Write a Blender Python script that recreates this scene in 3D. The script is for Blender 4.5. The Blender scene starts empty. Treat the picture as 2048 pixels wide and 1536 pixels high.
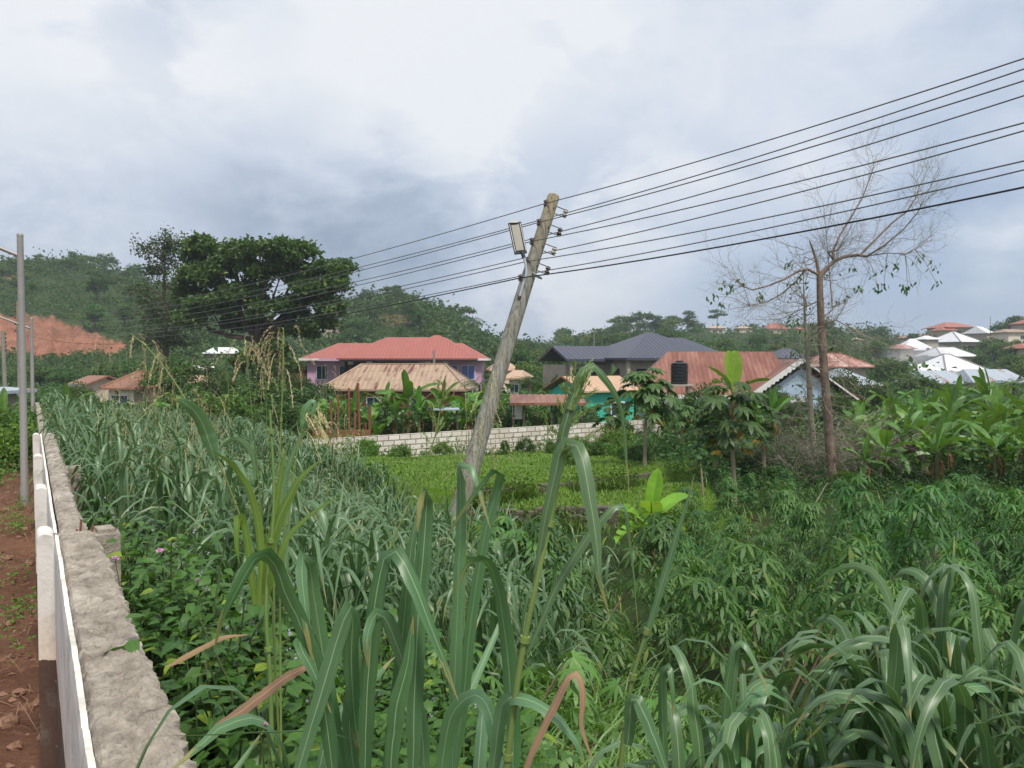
import bpy, math, random
import numpy as np
from mathutils import Vector
D = bpy.data; C = bpy.context.scene.collection
SC = bpy.context.scene
rng = np.random.default_rng(7)
random.seed(7)
W_, H_ = 2048.0, 1536.0
F = 1607.0            # focal length in pixels of the 2048-wide photograph
EYE = 4.0             # eye height above the field
HOR = 720.0           # horizon row
PHI = -math.atan((768.0 - HOR) / F)
CF, SF = math.cos(PHI), math.sin(PHI)

def pt(px, py, d):
    a = (px - 1024.0) / F; b = (768.0 - py) / F
    dy = CF - b * SF; dz = SF + b * CF
    s = d / dy
    return Vector((a * s, d, EYE + dz * s))

def proj(x, y, z):
    z = z - EYE
    f = y * CF + z * SF; u = -y * SF + z * CF
    f = np.maximum(f, 1e-3)
    return 1024 + F * x / f, 768 - F * u / f

def smooth(a, b, x):
    t = np.clip((x - a) / (b - a), 0, 1)
    return t * t * (3 - 2 * t)

def lin(r, g, b):
    f = lambda c: (c / 255 / 12.92) if c <= 10 else ((c / 255 + .055) / 1.055) ** 2.4
    return (f(r), f(g), f(b), 1)

# ---------------------------------------------------------------- mesh builder
class MB:
    def __init__(s):
        s.V = []; s.UV = []; s.F4 = []; s.F3 = []; s.M4 = []; s.M3 = []; s.n = 0
    def add(s, v, f4=None, f3=None, uv=None, m=0):
        v = np.asarray(v, dtype=np.float64).reshape(-1, 3)
        s.V.append(v)
        s.UV.append(np.zeros((len(v), 2)) if uv is None else np.asarray(uv, dtype=np.float64).reshape(-1, 2))
        if f4 is not None and len(f4):
            f = np.asarray(f4, dtype=np.int64).reshape(-1, 4) + s.n
            s.F4.append(f); s.M4.append(np.full(len(f), m, dtype=np.int32))
        if f3 is not None and len(f3):
            f = np.asarray(f3, dtype=np.int64).reshape(-1, 3) + s.n
            s.F3.append(f); s.M3.append(np.full(len(f), m, dtype=np.int32))
        s.n += len(v)
    def mesh(s, name, mats, smooth_=False):
        me = D.meshes.new(name)
        v = np.concatenate(s.V); uv = np.concatenate(s.UV)
        f4 = np.concatenate(s.F4) if s.F4 else np.zeros((0, 4), np.int64)
        f3 = np.concatenate(s.F3) if s.F3 else np.zeros((0, 3), np.int64)
        mi = np.concatenate(([] if not s.M4 else s.M4) + ([] if not s.M3 else s.M3))
        li = np.concatenate([f4.ravel(), f3.ravel()]).astype(np.int32)
        ls = np.concatenate([np.arange(len(f4)) * 4, len(f4) * 4 + np.arange(len(f3)) * 3]).astype(np.int32)
        me.vertices.add(len(v)); me.vertices.foreach_set('co', v.ravel().astype(np.float32))
        me.loops.add(len(li)); me.loops.foreach_set('vertex_index', li)
        me.polygons.add(len(ls)); me.polygons.foreach_set('loop_start', ls)
        me.polygons.foreach_set('material_index', mi.astype(np.int32))
        me.polygons.foreach_set('use_smooth', np.full(len(ls), bool(smooth_)))
        ul = me.uv_layers.new(name='UVMap')
        ul.data.foreach_set('uv', uv[li].ravel().astype(np.float32))
        for m in (mats if isinstance(mats, (list, tuple)) else [mats]): me.materials.append(m)
        me.update(calc_edges=True); me.validate()
        return me
    def build(s, name, mats, parent=None, smooth_=False):
        o = D.objects.new(name, s.mesh(name, mats, smooth_)); C.objects.link(o)
        if parent is not None: o.parent = parent
        return o
    def box(s, c, size, rz=0, m=0, uvs=1.0):
        cx, cy, cz = c; a, b, h = size[0] / 2, size[1] / 2, size[2] / 2
        P = np.array([(-a,-b,-h),(a,-b,-h),(a,b,-h),(-a,b,-h),(-a,-b,h),(a,-b,h),(a,b,h),(-a,b,h)], float)
        q = [(0,1,5,4),(1,2,6,5),(2,3,7,6),(3,0,4,7),(4,5,6,7),(3,2,1,0)]
        cr, sr = math.cos(rz), math.sin(rz)
        V = []; U = []; Fq = []
        for k, f in enumerate(q):
            p = P[list(f)]
            if k in (0, 2): uv = p[:, [0, 2]]
            elif k in (1, 3): uv = p[:, [1, 2]]
            else: uv = p[:, [0, 1]]
            Fq.append([len(V) + i for i in range(4)])
            for i in range(4):
                x, y, z = p[i]
                V.append((cx + x * cr - y * sr, cy + x * sr + y * cr, cz + z)); U.append(uv[i] * uvs)
        s.add(V, Fq, uv=U, m=m)
    def poly(s, pts, uv=None, m=0):
        n = len(pts)
        if n == 4: s.add(pts, [(0,1,2,3)], uv=uv, m=m)
        else: s.add(pts, f3=[(0, i, i + 1) for i in range(1, n - 1)], uv=uv, m=m)
    def tube(s, pts, rad, seg=8, cap=True, m=0, vs=1.0):
        P = np.array([tuple(p) for p in pts], float); k = len(P)
        R = np.full(k, rad, float) if np.isscalar(rad) else np.asarray(rad, float)
        T = np.gradient(P, axis=0); T /= np.linalg.norm(T, axis=1)[:, None] + 1e-12
        a = np.array((0, 0, 1.)) if abs(T[0][2]) < .9 else np.array((1., 0, 0))
        N = np.cross(T[0], a); N /= np.linalg.norm(N)
        ang = np.linspace(0, 2 * math.pi, seg, endpoint=False)
        V = []; U = []; L = 0
        for i in range(k):
            N = N - T[i] * N.dot(T[i]); N /= np.linalg.norm(N) + 1e-12
            B = np.cross(T[i], N)
            V.append(P[i] + R[i] * (np.cos(ang)[:, None] * N + np.sin(ang)[:, None] * B))
            if i: L += np.linalg.norm(P[i] - P[i - 1])
            U.append(np.stack([ang / (2 * math.pi), np.full(seg, L * vs)], 1))
        V = np.concatenate(V); U = np.concatenate(U)
        i = np.arange(k - 1)[:, None] * seg; j = np.arange(seg)[None, :]; j2 = (j + 1) % seg
        f = np.stack([i + j, i + j2, i + seg + j2, i + seg + j], -1).reshape(-1, 4)
        s.add(V, f, uv=U, m=m)
        if cap:
            for e, t in ((0, 1), (k - 1, 0)):
                ring = V[e * seg:(e + 1) * seg]
                vv = np.concatenate([ring, P[e][None]])
                tri = [(q, (q + 1) % seg, seg) if not t else ((q + 1) % seg, q, seg) for q in range(seg)]
                s.add(vv, f3=tri, m=m)

def ribbons(mb, P, W, S, fold=.12, m=0):
    """n folded blades: P (n,k,3) centre lines, W (n,k) widths, S (n,k,3) side vectors"""
    n, k, _ = P.shape
    T = np.gradient(P, axis=1); T /= np.linalg.norm(T, axis=2)[..., None] + 1e-9
    S = S - T * (S * T).sum(2)[..., None]; S /= np.linalg.norm(S, axis=2)[..., None] + 1e-9
    N = np.cross(S, T)
    w = W[..., None]
    V = np.stack([P - S * w / 2, P + N * w * fold * -1, P + S * w / 2], 2)     # n,k,3,3
    t = np.linspace(0, 1, k)
    uv = np.zeros((n, k, 3, 2)); uv[..., 0] = np.array((0, .5, 1))[None, None]; uv[..., 1] = t[None, :, None]
    b = (np.arange(n)[:, None, None] * k + np.arange(k - 1)[None, :, None]) * 3 + np.arange(2)[None, None, :]
    f = np.stack([b, b + 1, b + 4, b + 3], -1).reshape(-1, 4)
    mb.add(V.reshape(-1, 3), f, uv=uv.reshape(-1, 2), m=m)

def arcs(base, az, el0, el1, length, k=9, tm=.5, wd=.1, twist=0., side_curl=0.):
    """blade centre lines that rise at el0 and turn over to el1 round t=tm; all inputs (n,)"""
    n = len(az)
    A = lambda v: np.broadcast_to(np.asarray(v, float), (n,))
    t = (np.arange(k - 1) + .5) / (k - 1)
    sg = 1 / (1 + np.exp(-(t[None] - A(tm)[:, None]) / A(wd)[:, None]))
    el = A(el0)[:, None] + (A(el1) - A(el0))[:, None] * sg
    az2 = A(az)[:, None] + A(side_curl)[:, None] * t[None]
    d = np.stack([np.cos(el) * np.cos(az2), np.cos(el) * np.sin(az2), np.sin(el)], -1)
    P = np.concatenate([np.zeros((n, 1, 3)), np.cumsum(d, 1)], 1) * (A(length) / (k - 1))[:, None, None] + base[:, None]
    s0 = np.stack([-np.sin(A(az)), np.cos(A(az)), np.zeros(n)], -1)[:, None].repeat(k, 1)
    tt = np.linspace(0, 1, k)[None] * A(twist)[:, None]
    T = np.gradient(P, axis=1); T /= np.linalg.norm(T, axis=2)[..., None] + 1e-9
    N = np.cross(s0, T)
    S = s0 * np.cos(tt)[..., None] + N * np.sin(tt)[..., None]
    return P, S

def wprof(k, pts=((0, .5), (.15, .85), (.4, 1), (.65, .8), (.85, .45), (1, .02))):
    return np.interp(np.linspace(0, 1, k), [p[0] for p in pts], [p[1] for p in pts])

def unit(v): return v / (np.linalg.norm(v, axis=-1)[..., None] + 1e-9)

def cards(mb, ctr, size, up=.6, asp=.55, m=0, r=None):
    """leaf shaped folded faces (two quads each would be costly: one kite each)"""
    r = r or rng
    n = len(ctr)
    nrm = unit(r.normal(size=(n, 3)) + np.array((0, 0, up)) )
    a = unit(np.cross(nrm, r.normal(size=(n, 3)))); b = np.cross(nrm, a)
    s = np.broadcast_to(np.asarray(size, float), (n,))[:, None]
    droop = nrm * s * -.18
    V = np.stack([ctr - a * s * .5 + droop, ctr + b * s * asp * .5, ctr + a * s * .5 + droop, ctr - b * s * asp * .5], 1)
    uv = np.tile(np.array([(.5, 0), (1, .5), (.5, 1), (0, .5)]), (n, 1))
    mb.add(V.reshape(-1, 3), np.arange(n * 4).reshape(-1, 4), uv=uv, m=m)

def clump_points(r, c, rad, nsub, per, sig, shell=.85):
    """leaf positions in clumps over the shell of an ellipsoid"""
    d = unit(r.normal(size=(nsub, 3))); d[:, 2] = np.where(d[:, 2] < -.35, -d[:, 2] * .6, d[:, 2])
    rr = shell + (1 - shell) * r.random(nsub)[:, None] * 1.4 - .25 * r.random(nsub)[:, None]
    sc = np.asarray(c) + d * rr * np.asarray(rad)
    p = sc[:, None] + r.normal(size=(nsub, per, 3)) * np.array((sig, sig, sig * .6))
    return p.reshape(-1, 3)

# ---------------------------------------------------------------- tags
def tag(o, label=None, cat=None, group=None, kind=None):
    if label: o['label'] = label
    if cat: o['category'] = cat
    if group: o['group'] = group
    if kind: o['kind'] = kind
    return o
def empty(name, loc, rz=0., label=None, cat=None, group=None):
    o = D.objects.new(name, None); C.objects.link(o)
    o.location = loc; o.rotation_euler = (0, 0, rz); o.empty_display_size = .2
    return tag(o, label, cat, group)
KIDS = {}
def copy_tree(o, parent=None):
    c = o.copy(); C.objects.link(c)
    if parent is not None: c.parent = parent
    for ch in KIDS.get(o.name) or [x for x in o.children]: copy_tree(ch, c)
    return c

# ---------------------------------------------------------------- materials
def newmat(name):
    m = D.materials.new(name); m.use_nodes = True
    nt = m.node_tree; b = nt.nodes['Principled BSDF']
    return m, nt, b
def N(nt, t, **kw):
    n = nt.nodes.new(t)
    for k, v in kw.items():
        if k.startswith('i_'):
            key = k[2:]
            n.inputs[int(key) if key.isdigit() else key].default_value = v
        else: setattr(n, k, v)
    return n
def mixc(nt, fac, a, b, mode='MIX'):
    n = nt.nodes.new('ShaderNodeMix'); n.data_type = 'RGBA'; n.blend_type = mode
    for sock, v in ((n.inputs[0], fac), (n.inputs[6], a), (n.inputs[7], b)):
        if hasattr(v, 'links') or isinstance(v, bpy.types.NodeSocket): nt.links.new(v, sock)
        else: sock.default_value = v
    return n.outputs[2]
def math_(nt, op, a, b=None, c=None, clamp=False):
    n = nt.nodes.new('ShaderNodeMath'); n.operation = op; n.use_clamp = clamp
    for i, v in enumerate((a, b, c)):
        if v is None: continue
        if isinstance(v, bpy.types.NodeSocket): nt.links.new(v, n.inputs[i])
        else: n.inputs[i].default_value = v
    return n.outputs[0]
def ramp(nt, v, stops):
    n = nt.nodes.new('ShaderNodeValToRGB'); e = n.color_ramp.elements
    while len(e) < len(stops): e.new(.5)
    for x, (p, c) in zip(e, stops): x.position = p; x.color = c if len(c) == 4 else (*c, 1)
    nt.links.new(v, n.inputs[0]); return n.outputs[0]
def noise(nt, scale, detail=4, rough=.6, vec=None, coord='Object', dist=0.):
    n = N(nt, 'ShaderNodeTexNoise'); n.inputs['Scale'].default_value = scale; n.inputs['Detail'].default_value = detail
    n.inputs['Roughness'].default_value = rough; n.inputs['Distortion'].default_value = dist
    if vec is None:
        if coord == 'World':
            g = N(nt, 'ShaderNodeNewGeometry'); vec = g.outputs['Position']
        else:
            tc = N(nt, 'ShaderNodeTexCoord'); vec = tc.outputs[coord]
    nt.links.new(vec, n.inputs['Vector']); return n.outputs['Fac']
def bump(nt, b, h, strength=.3, dist=.02):
    n = N(nt, 'ShaderNodeBump'); n.inputs['Strength'].default_value = strength; n.inputs['Distance'].default_value = dist
    nt.links.new(h, n.inputs['Height']); nt.links.new(n.outputs[0], b.inputs['Normal'])

def leafmat(name, c1, c2, rough=.45, tr=.25, trc=None, rib=None, spec=.5, c3=None, streak=False):
    """foliage: colour drawn per leaf, a little per plant; part of the light passes through"""
    m, nt, b = newmat(name)
    g = N(nt, 'ShaderNodeNewGeometry'); oi = N(nt, 'ShaderNodeObjectInfo')
    col = mixc(nt, g.outputs['Random Per Island'], c1, c2)
    if c3 is not None:
        f = math_(nt, 'GREATER_THAN', math_(nt, 'FRACT', math_(nt, 'MULTIPLY', g.outputs['Random Per Island'], 7.31)), .93)
        col = mixc(nt, f, col, c3)
    hv = N(nt, 'ShaderNodeHueSaturation')
    v = math_(nt, 'MULTIPLY_ADD', oi.outputs['Random'], .5, .75); nt.links.new(v, hv.inputs['Value'])
    h = math_(nt, 'MULTIPLY_ADD', math_(nt, 'FRACT', math_(nt, 'MULTIPLY', oi.outputs['Random'], 13.7)), .035, .4825); nt.links.new(h, hv.inputs['Hue'])
    nt.links.new(col, hv.inputs['Color']); col = hv.outputs[0]
    nz = noise(nt, 3.0, 3, coord='World')
    col = mixc(nt, .35, col, ramp(nt, nz, [(.3, (.45, .45, .45)), (.7, (1.5, 1.45, 1.3))]), 'MULTIPLY')
    if rib is not None:
        uv = N(nt, 'ShaderNodeUVMap'); sx = N(nt, 'ShaderNodeSeparateXYZ'); nt.links.new(uv.outputs[0], sx.inputs[0])
        dx = math_(nt, 'ABSOLUTE', math_(nt, 'SUBTRACT', sx.outputs[0], .5))
        if streak:
            mpv = N(nt, 'ShaderNodeMapping'); mpv.inputs['Scale'].default_value = (26, .8, 1); nt.links.new(uv.outputs[0], mpv.inputs[0])
            isl = N(nt, 'ShaderNodeCombineXYZ'); nt.links.new(math_(nt, 'MULTIPLY', g.outputs['Random Per Island'], 37.), isl.inputs[2]); va = N(nt, 'ShaderNodeVectorMath', operation='ADD'); nt.links.new(mpv.outputs[0], va.inputs[0]); nt.links.new(isl.outputs[0], va.inputs[1])
            st = noise(nt, 1., 3, .6, vec=va.outputs[0])
            col = mixc(nt, math_(nt, 'MULTIPLY', ramp(nt, st, [(.45, (0, 0, 0)), (.75, (1, 1, 1))]), .28), col, rib)
            spk = noise(nt, 55., 2, .5, vec=va.outputs[0]); pn = N(nt, 'ShaderNodeMapping'); pn.inputs['Scale'].default_value = (4, 14, 1); nt.links.new(uv.outputs[0], pn.inputs[0]); va2 = N(nt, 'ShaderNodeVectorMath', operation='ADD'); nt.links.new(pn.outputs[0], va2.inputs[0]); nt.links.new(isl.outputs[0], va2.inputs[1])
            pt_ = noise(nt, 1.6, 4, .7, vec=va2.outputs[0])
            col = mixc(nt, ramp(nt, pt_, [(.66, (0, 0, 0)), (.74, (.7, .7, .7))]), col, lin(128, 122, 78))
            # torn, yellowing margins and tips on some blades
            nn = noise(nt, .5, 3, vec=va2.outputs[0])
            tipf = math_(nt, 'MULTIPLY', math_(nt, 'GREATER_THAN', math_(nt, 'MULTIPLY_ADD', nn, .35, sx.outputs[1]), 1.08), .75)
            col = mixc(nt, tipf, col, lin(150, 135, 80))
        col = mixc(nt, math_(nt, 'LESS_THAN', dx, .032), col, rib)
    nt.links.new(col, b.inputs['Base Color'])
    b.inputs['Roughness'].default_value = rough
    b.inputs['Specular IOR Level'].default_value = spec
    t = N(nt, 'ShaderNodeBsdfTranslucent'); mx = N(nt, 'ShaderNodeMixShader'); mx.inputs[0].default_value = tr
    tc = mixc(nt, .6, col, trc or (.25, .4, .03, 1)); nt.links.new(tc, t.inputs[0])
    nt.links.new(b.outputs[0], mx.inputs[1]); nt.links.new(t.outputs[0], mx.inputs[2])
    nt.links.new(mx.outputs[0], nt.nodes['Material Output'].inputs[0])
    return m

def plain(name, c, rough=.7, metal=0., var=.25, scale=3., c2=None, bmp=0., bs=40., coord='Object'):
    m, nt, b = newmat(name)
    n1 = noise(nt, scale, 6, .65, coord=coord)
    c2 = c2 or tuple(x * (1 - var) for x in c[:3]) + (1,)
    col = mixc(nt, ramp(nt, n1, [(.35, (0, 0, 0)), (.65, (1, 1, 1))]), c2, c)
    nt.links.new(col, b.inputs['Base Color'])
    b.inputs['Roughness'].default_value = rough; b.inputs['Metallic'].default_value = metal
    if bmp: bump(nt, b, noise(nt, bs, 6, .7, coord=coord), bmp, .02)
    return m

def roofmat(name, c, rust=None, rough=.5, pitch=.25, rust_lo=.45, rust_hi=.6, metal=0., sheet=0., rsc=.55):
    """corrugated sheet: ribs run up the slope (UV x in metres), rust or dirt in runs down the slope"""
    m, nt, b = newmat(name)
    uv = N(nt, 'ShaderNodeUVMap'); sx = N(nt, 'ShaderNodeSeparateXYZ'); nt.links.new(uv.outputs[0], sx.inputs[0])
    mp = N(nt, 'ShaderNodeMapping'); mp.inputs['Scale'].default_value = (1.2, .25, 1); nt.links.new(uv.outputs[0], mp.inputs[0])
    n1 = noise(nt, 1.0, 6, .65, vec=mp.outputs[0])
    col = mixc(nt, ramp(nt, n1, [(.3, (0, 0, 0)), (.7, (1, 1, 1))]), tuple(x * .82 for x in c[:3]) + (1,), c)
    if rust:
        n2 = noise(nt, rsc, 8, .7, vec=mp.outputs[0], dist=.4)
        col = mixc(nt, ramp(nt, n2, [(rust_lo, (0, 0, 0)), (rust_hi, (1, 1, 1))]), col, rust)
    s = math_(nt, 'SINE', math_(nt, 'MULTIPLY', sx.outputs[0], 2 * math.pi / pitch))
    # darker line along each rib crest
    col = mixc(nt, math_(nt, 'MULTIPLY', math_(nt, 'GREATER_THAN', s, .8), .22), col, tuple(x * .45 for x in c[:3]) + (1,))
    if sheet:
        q = math_(nt, 'FRACT', math_(nt, 'MULTIPLY', sx.outputs[1], 1 / sheet))
        col = mixc(nt, math_(nt, 'MULTIPLY', math_(nt, 'LESS_THAN', q, .08), .35), col, tuple(x * .4 for x in c[:3]) + (1,))
    nt.links.new(col, b.inputs['Base Color']); b.inputs['Roughness'].default_value = rough; b.inputs['Metallic'].default_value = metal
    bump(nt, b, s, .6, .03)
    return m

M = {}
M['red_soil_w'] = None
def init_mats():
    M['grass'] = leafmat('elephant_grass_blade', (.070, .165, .060, 1), (.120, .232, .108, 1), .40, .22, (.18, .36, .05, 1), rib=(.24, .35, .19, 1), spec=.5, streak=True)
    M['grass_fresh'] = leafmat('fresh_grass_blade', (.095, .19, .028, 1), (.15, .27, .05, 1), .45, .3, (.3, .5, .03, 1), rib=(.25, .33, .12, 1))
    M['lawn'] = leafmat('lawn_blade', (.080, .175, .024, 1), (.150, .275, .042, 1), .6, .3, (.3, .5, .03, 1))
    M['dry'] = leafmat('dry_blade', lin(158, 132, 104), lin(128, 100, 76), .8, .1, (.4, .3, .15, 1), rib=lin(170, 140, 100))
    M['straw'] = leafmat('straw', lin(205, 192, 150), lin(172, 158, 116), .7, .2, (.6, .55, .35, 1))
    M['green_seed'] = leafmat('green_seed_head', (.16, .25, .07, 1), (.22, .30, .10, 1), .6, .25)
    M['stalk'] = leafmat('grass_stalk', (.17, .25, .06, 1), (.13, .2, .06, 1), .5, .05)
    M['cassava'] = leafmat('cassava_leaf', (.032, .108, .019, 1), (.084, .200, .038, 1), .55, .28, (.16, .36, .03, 1), c3=(.12, .2, .03, 1))
    M['cassava_young'] = leafmat('young_cassava_leaf', (.08, .19, .035, 1), (.13, .26, .05, 1), .5, .28, (.25, .45, .04, 1))
    M['cassava_stem'] = plain('cassava_stem', lin(120, 105, 80), .8, bmp=.3)
    M['weed'] = leafmat('weed_leaf', (.042, .125, .014, 1), (.085, .195, .026, 1), .5, .28, (.2, .4, .03, 1), c3=(.24, .33, .02, 1), rib=(.08, .16, .04, 1))
    M['weed_stem'] = plain('weed_stem', (.07, .1, .03, 1), .7)
    M['banana'] = leafmat('banana_leaf', (.052, .150, .016, 1), (.100, .225, .028, 1), .45, .24, (.28, .5, .03, 1), rib=(.22, .33, .08, 1))
    M['banana_dark'] = leafmat('banana_leaf_old', (.042, .115, .02, 1), (.075, .165, .032, 1), .4, .28, (.2, .4, .03, 1), rib=(.17, .25, .08, 1))
    M['banana_bright'] = leafmat('banana_leaf_new', (.17, .34, .02, 1), (.22, .40, .03, 1), .45, .4, (.45, .65, .05, 1), rib=(.3, .42, .1, 1))
    M['banana_dry'] = leafmat('banana_leaf_dead', lin(135, 95, 55), lin(105, 72, 45), .7, .1)
    M['banana_stem'] = plain('banana_stem', lin(105, 108, 62), .6, c2=lin(75, 58, 38), scale=5)
    M['papaya'] = leafmat('papaya_leaf', (.040, .105, .022, 1), (.072, .155, .034, 1), .5, .25, (.2, .4, .03, 1))
    M['papaya_old'] = leafmat('papaya_leaf_yellow', lin(175, 140, 40), lin(140, 120, 45), .6, .25, (.5, .4, .05, 1))
    M['papaya_stem'] = plain('papaya_trunk', lin(150, 140, 115), .8, bmp=.4, bs=25)
    M['tree'] = leafmat('tree_leaf', (.026, .068, .010, 1), (.060, .120, .016, 1), .55, .22, (.18, .34, .02, 1), c3=(.12, .17, .02, 1))
    M['tree_sparse'] = leafmat('sparse_tree_leaf', (.035, .065, .025, 1), (.075, .115, .04, 1), .6, .2)
    M['bark'] = plain('bark', lin(98, 84, 70), .9, bmp=.6, bs=18, c2=lin(66, 56, 46), scale=5)
    M['bark_dead'] = plain('dead_bark', lin(138, 118, 102), .9, bmp=.8, bs=16, c2=lin(88, 74, 64), scale=4)
    M['twig'] = plain('twig', lin(146, 139, 122), .9, c2=lin(112, 106, 92))
    M['hill_leaf'] = leafmat('hill_tree_leaf', (.030, .085, .013, 1), (.070, .148, .022, 1), .7, .15)
    M['hill_leaf2'] = leafmat('hill_bush_leaf', (.034, .090, .014, 1), (.085, .160, .028, 1), .7, .15)
    M['hill_light'] = leafmat('light_tree_leaf', (.07, .13, .022, 1), (.12, .185, .03, 1), .7, .15)
    M['bush'] = leafmat('bush_leaf', (.028, .080, .014, 1), (.062, .138, .026, 1), .55, .2)
    M['bush_light'] = leafmat('light_bush_leaf', (.06, .15, .014, 1), (.11, .21, .026, 1), .55, .25)
    M['palm'] = leafmat('palm_frond', (.035, .075, .02, 1), (.06, .11, .03, 1), .5, .15)
    M['metal_grey'] = plain('grey_painted_steel', lin(150, 146, 142), .45, .2, var=.15)
    M['galv'] = plain('galvanised_steel', lin(190, 195, 200), .35, .7, var=.15)
    M['dark_metal'] = plain('dark_steel', lin(70, 72, 76), .5, .5)
    M['wire'] = plain('aluminium_wire', lin(112, 112, 112), .5, .3)
    M['cable'] = plain('black_cable', (.012, .012, .014, 1), .5)
    M['ceramic'] = plain('brown_porcelain', lin(96, 74, 66), .25)
    M['ceramic_w'] = plain('white_porcelain', lin(205, 195, 180), .25)
    M['lens'] = plain('lamp_lens', lin(176, 172, 158), .3, var=.1)
    M['black'] = plain('black_plastic', (.012, .013, .015, 1), .4, var=.2)
    M['white'] = plain('white_paint', (.78, .77, .74, 1), .6, var=.15)
    M['window'] = plain('window_glass', lin(60, 75, 95), .08, var=.3)
    M['window_blue'] = plain('blue_window_glass', lin(60, 105, 190), .15, var=.25)
    M['dark'] = plain('painted_interior_shade', (.02, .02, .022, 1), .9)  # near-black colour painted as the shade inside openings
    M['timber'] = plain('red_brown_timber', lin(135, 88, 60), .85, c2=lin(100, 62, 44))
    M['pink'] = plain('lavender_wall', lin(205, 165, 192), .8, var=.1, scale=.6)
    M['maroon'] = plain('red_wall', lin(140, 55, 48), .8)
    M['redcol'] = plain('red_column', lin(120, 48, 42), .7)
    M['teal'] = plain('teal_wall', lin(70, 190, 165), .75, var=.12, scale=.8)
    M['paleblue'] = plain('pale_blue_wall', lin(176, 196, 216), .8, var=.12, scale=.7)
    M['cream'] = plain('cream_wall', lin(228, 212, 192), .8, var=.1, scale=.6)
    M['block'] = plain('raw_block_wall', lin(182, 168, 146), .9, var=.18, scale=1.2)
    M['block2'] = plain('grey_block_wall', lin(170, 160, 145), .9, var=.2, scale=1.2)
    M['stone'] = plain('red_stone', lin(138, 104, 84), .9, bmp=.5, bs=20)
    M['flower'] = leafmat('pink_flower', lin(220, 150, 205), lin(240, 200, 225), .6, .2, (.8, .5, .7, 1))
    M['flower_small'] = leafmat('lilac_flower', lin(190, 180, 225), lin(225, 220, 240), .6, .2, (.7, .7, .8, 1))
    M['r_red'] = roofmat('red_roof_sheet', lin(166, 96, 84), pitch=.35, rough=.55, sheet=.35)
    M['r_tan'] = roofmat('tan_roof_sheet', lin(174, 148, 124), rust=lin(104, 60, 46), pitch=.4, rust_lo=.53, rust_hi=.62, sheet=1.6, rsc=1.6)
    M['r_peach'] = roofmat('peach_roof_sheet', lin(196, 162, 132), rust=lin(150, 95, 62), pitch=.4, rust_lo=.58, rust_hi=.72)
    M['r_blue'] = roofmat('dark_blue_roof_sheet', lin(70, 72, 86), pitch=.45, rough=.4)
    M['r_rust'] = roofmat('rusty_roof_sheet', lin(158, 112, 96), rust=lin(118, 70, 52), pitch=.3, rust_lo=.36, rust_hi=.56, rsc=.9)
    M['r_brown'] = roofmat('brown_roof_sheet', lin(150, 104, 82), rust=lin(112, 66, 50), pitch=.35)
    M['r_white'] = roofmat('new_aluminium_roof_sheet', (.82, .82, .84, 1), pitch=.7, rough=.45)
    M['r_grey'] = roofmat('grey_roof_sheet', lin(168, 178, 188), rust=lin(140, 96, 76), pitch=.5, rust_lo=.52, rust_hi=.6)
    M['r_orange'] = roofmat('orange_roof_sheet', lin(170, 104, 84), pitch=.5)
    M['r_clay'] = roofmat('faded_red_roof_sheet', lin(160, 106, 94), rust=lin(205, 170, 155), pitch=.5)

    # leaning pole: weathered grey wood with long grain
    m, nt, b = newmat('weathered_pole_wood')
    tc = N(nt, 'ShaderNodeTexCoord'); mp = N(nt, 'ShaderNodeMapping'); mp.inputs['Scale'].default_value = (14, 14, .7)
    nt.links.new(tc.outputs['Object'], mp.inputs[0])
    n1 = noise(nt, 1.6, 6, .7, vec=mp.outputs[0]); n2 = noise(nt, 1.1, 4, .6)
    col = mixc(nt, ramp(nt, n1, [(.35, (0, 0, 0)), (.62, (1, 1, 1))]), lin(108, 106, 98), lin(160, 158, 148))
    col = mixc(nt, ramp(nt, n2, [(.45, (0, 0, 0)), (.7, (.7, .7, .7))]), col, lin(140, 134, 114))
    sx = N(nt, 'ShaderNodeSeparateXYZ'); nt.links.new(tc.outputs['Object'], sx.inputs[0])
    top = ramp(nt, math_(nt, 'MULTIPLY', math_(nt, 'SUBTRACT', sx.outputs[2], 5.9), .6), [(0, (0, 0, 0)), (1, (.5, .5, .5))])
    col = mixc(nt, top, col, lin(158, 138, 92))
    nt.links.new(col, b.inputs['Base Color']); b.inputs['Roughness'].default_value = .9
    mp2 = N(nt, 'ShaderNodeMapping'); mp2.inputs['Scale'].default_value = (9, 9, .28); nt.links.new(tc.outputs['Object'], mp2.inputs[0]); n5 = noise(nt, 1.7, 5, .6, vec=mp2.outputs[0])
    col = mixc(nt, ramp(nt, math_(nt, 'ABSOLUTE', math_(nt, 'SUBTRACT', n5, .5)), [(.006, (.8, .8, .8)), (.02, (0, 0, 0))]), col, lin(62, 56, 48)); nt.links.new(col, b.inputs['Base Color'])
    bump(nt, b, n1, .8, .03); M['pole'] = m

    # white painted plaster, dirty near its foot
    m, nt, b = newmat('white_plaster_with_mud')
    g = N(nt, 'ShaderNodeNewGeometry'); sx = N(nt, 'ShaderNodeSeparateXYZ'); nt.links.new(g.outputs['Position'], sx.inputs[0])
    n1 = noise(nt, 4, 6, .7, coord='World'); n2 = noise(nt, 1.7, 5, .6, coord='World')
    lvl = math_(nt, 'MULTIPLY_ADD', n1, .12, sx.outputs[2])
    c = mixc(nt, ramp(nt, n2, [(.4, (0, 0, 0)), (.75, (.6, .6, .6))]), lin(226, 224, 218), lin(190, 180, 165))
    st = ramp(nt, math_(nt, 'MULTIPLY', math_(nt, 'SUBTRACT', lvl, 2.1), 1.6), [(.1, (1, 1, 1)), (.75, (0, 0, 0))])
    c = mixc(nt, math_(nt, 'MULTIPLY', st, .55), c, lin(214, 176, 138))
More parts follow.
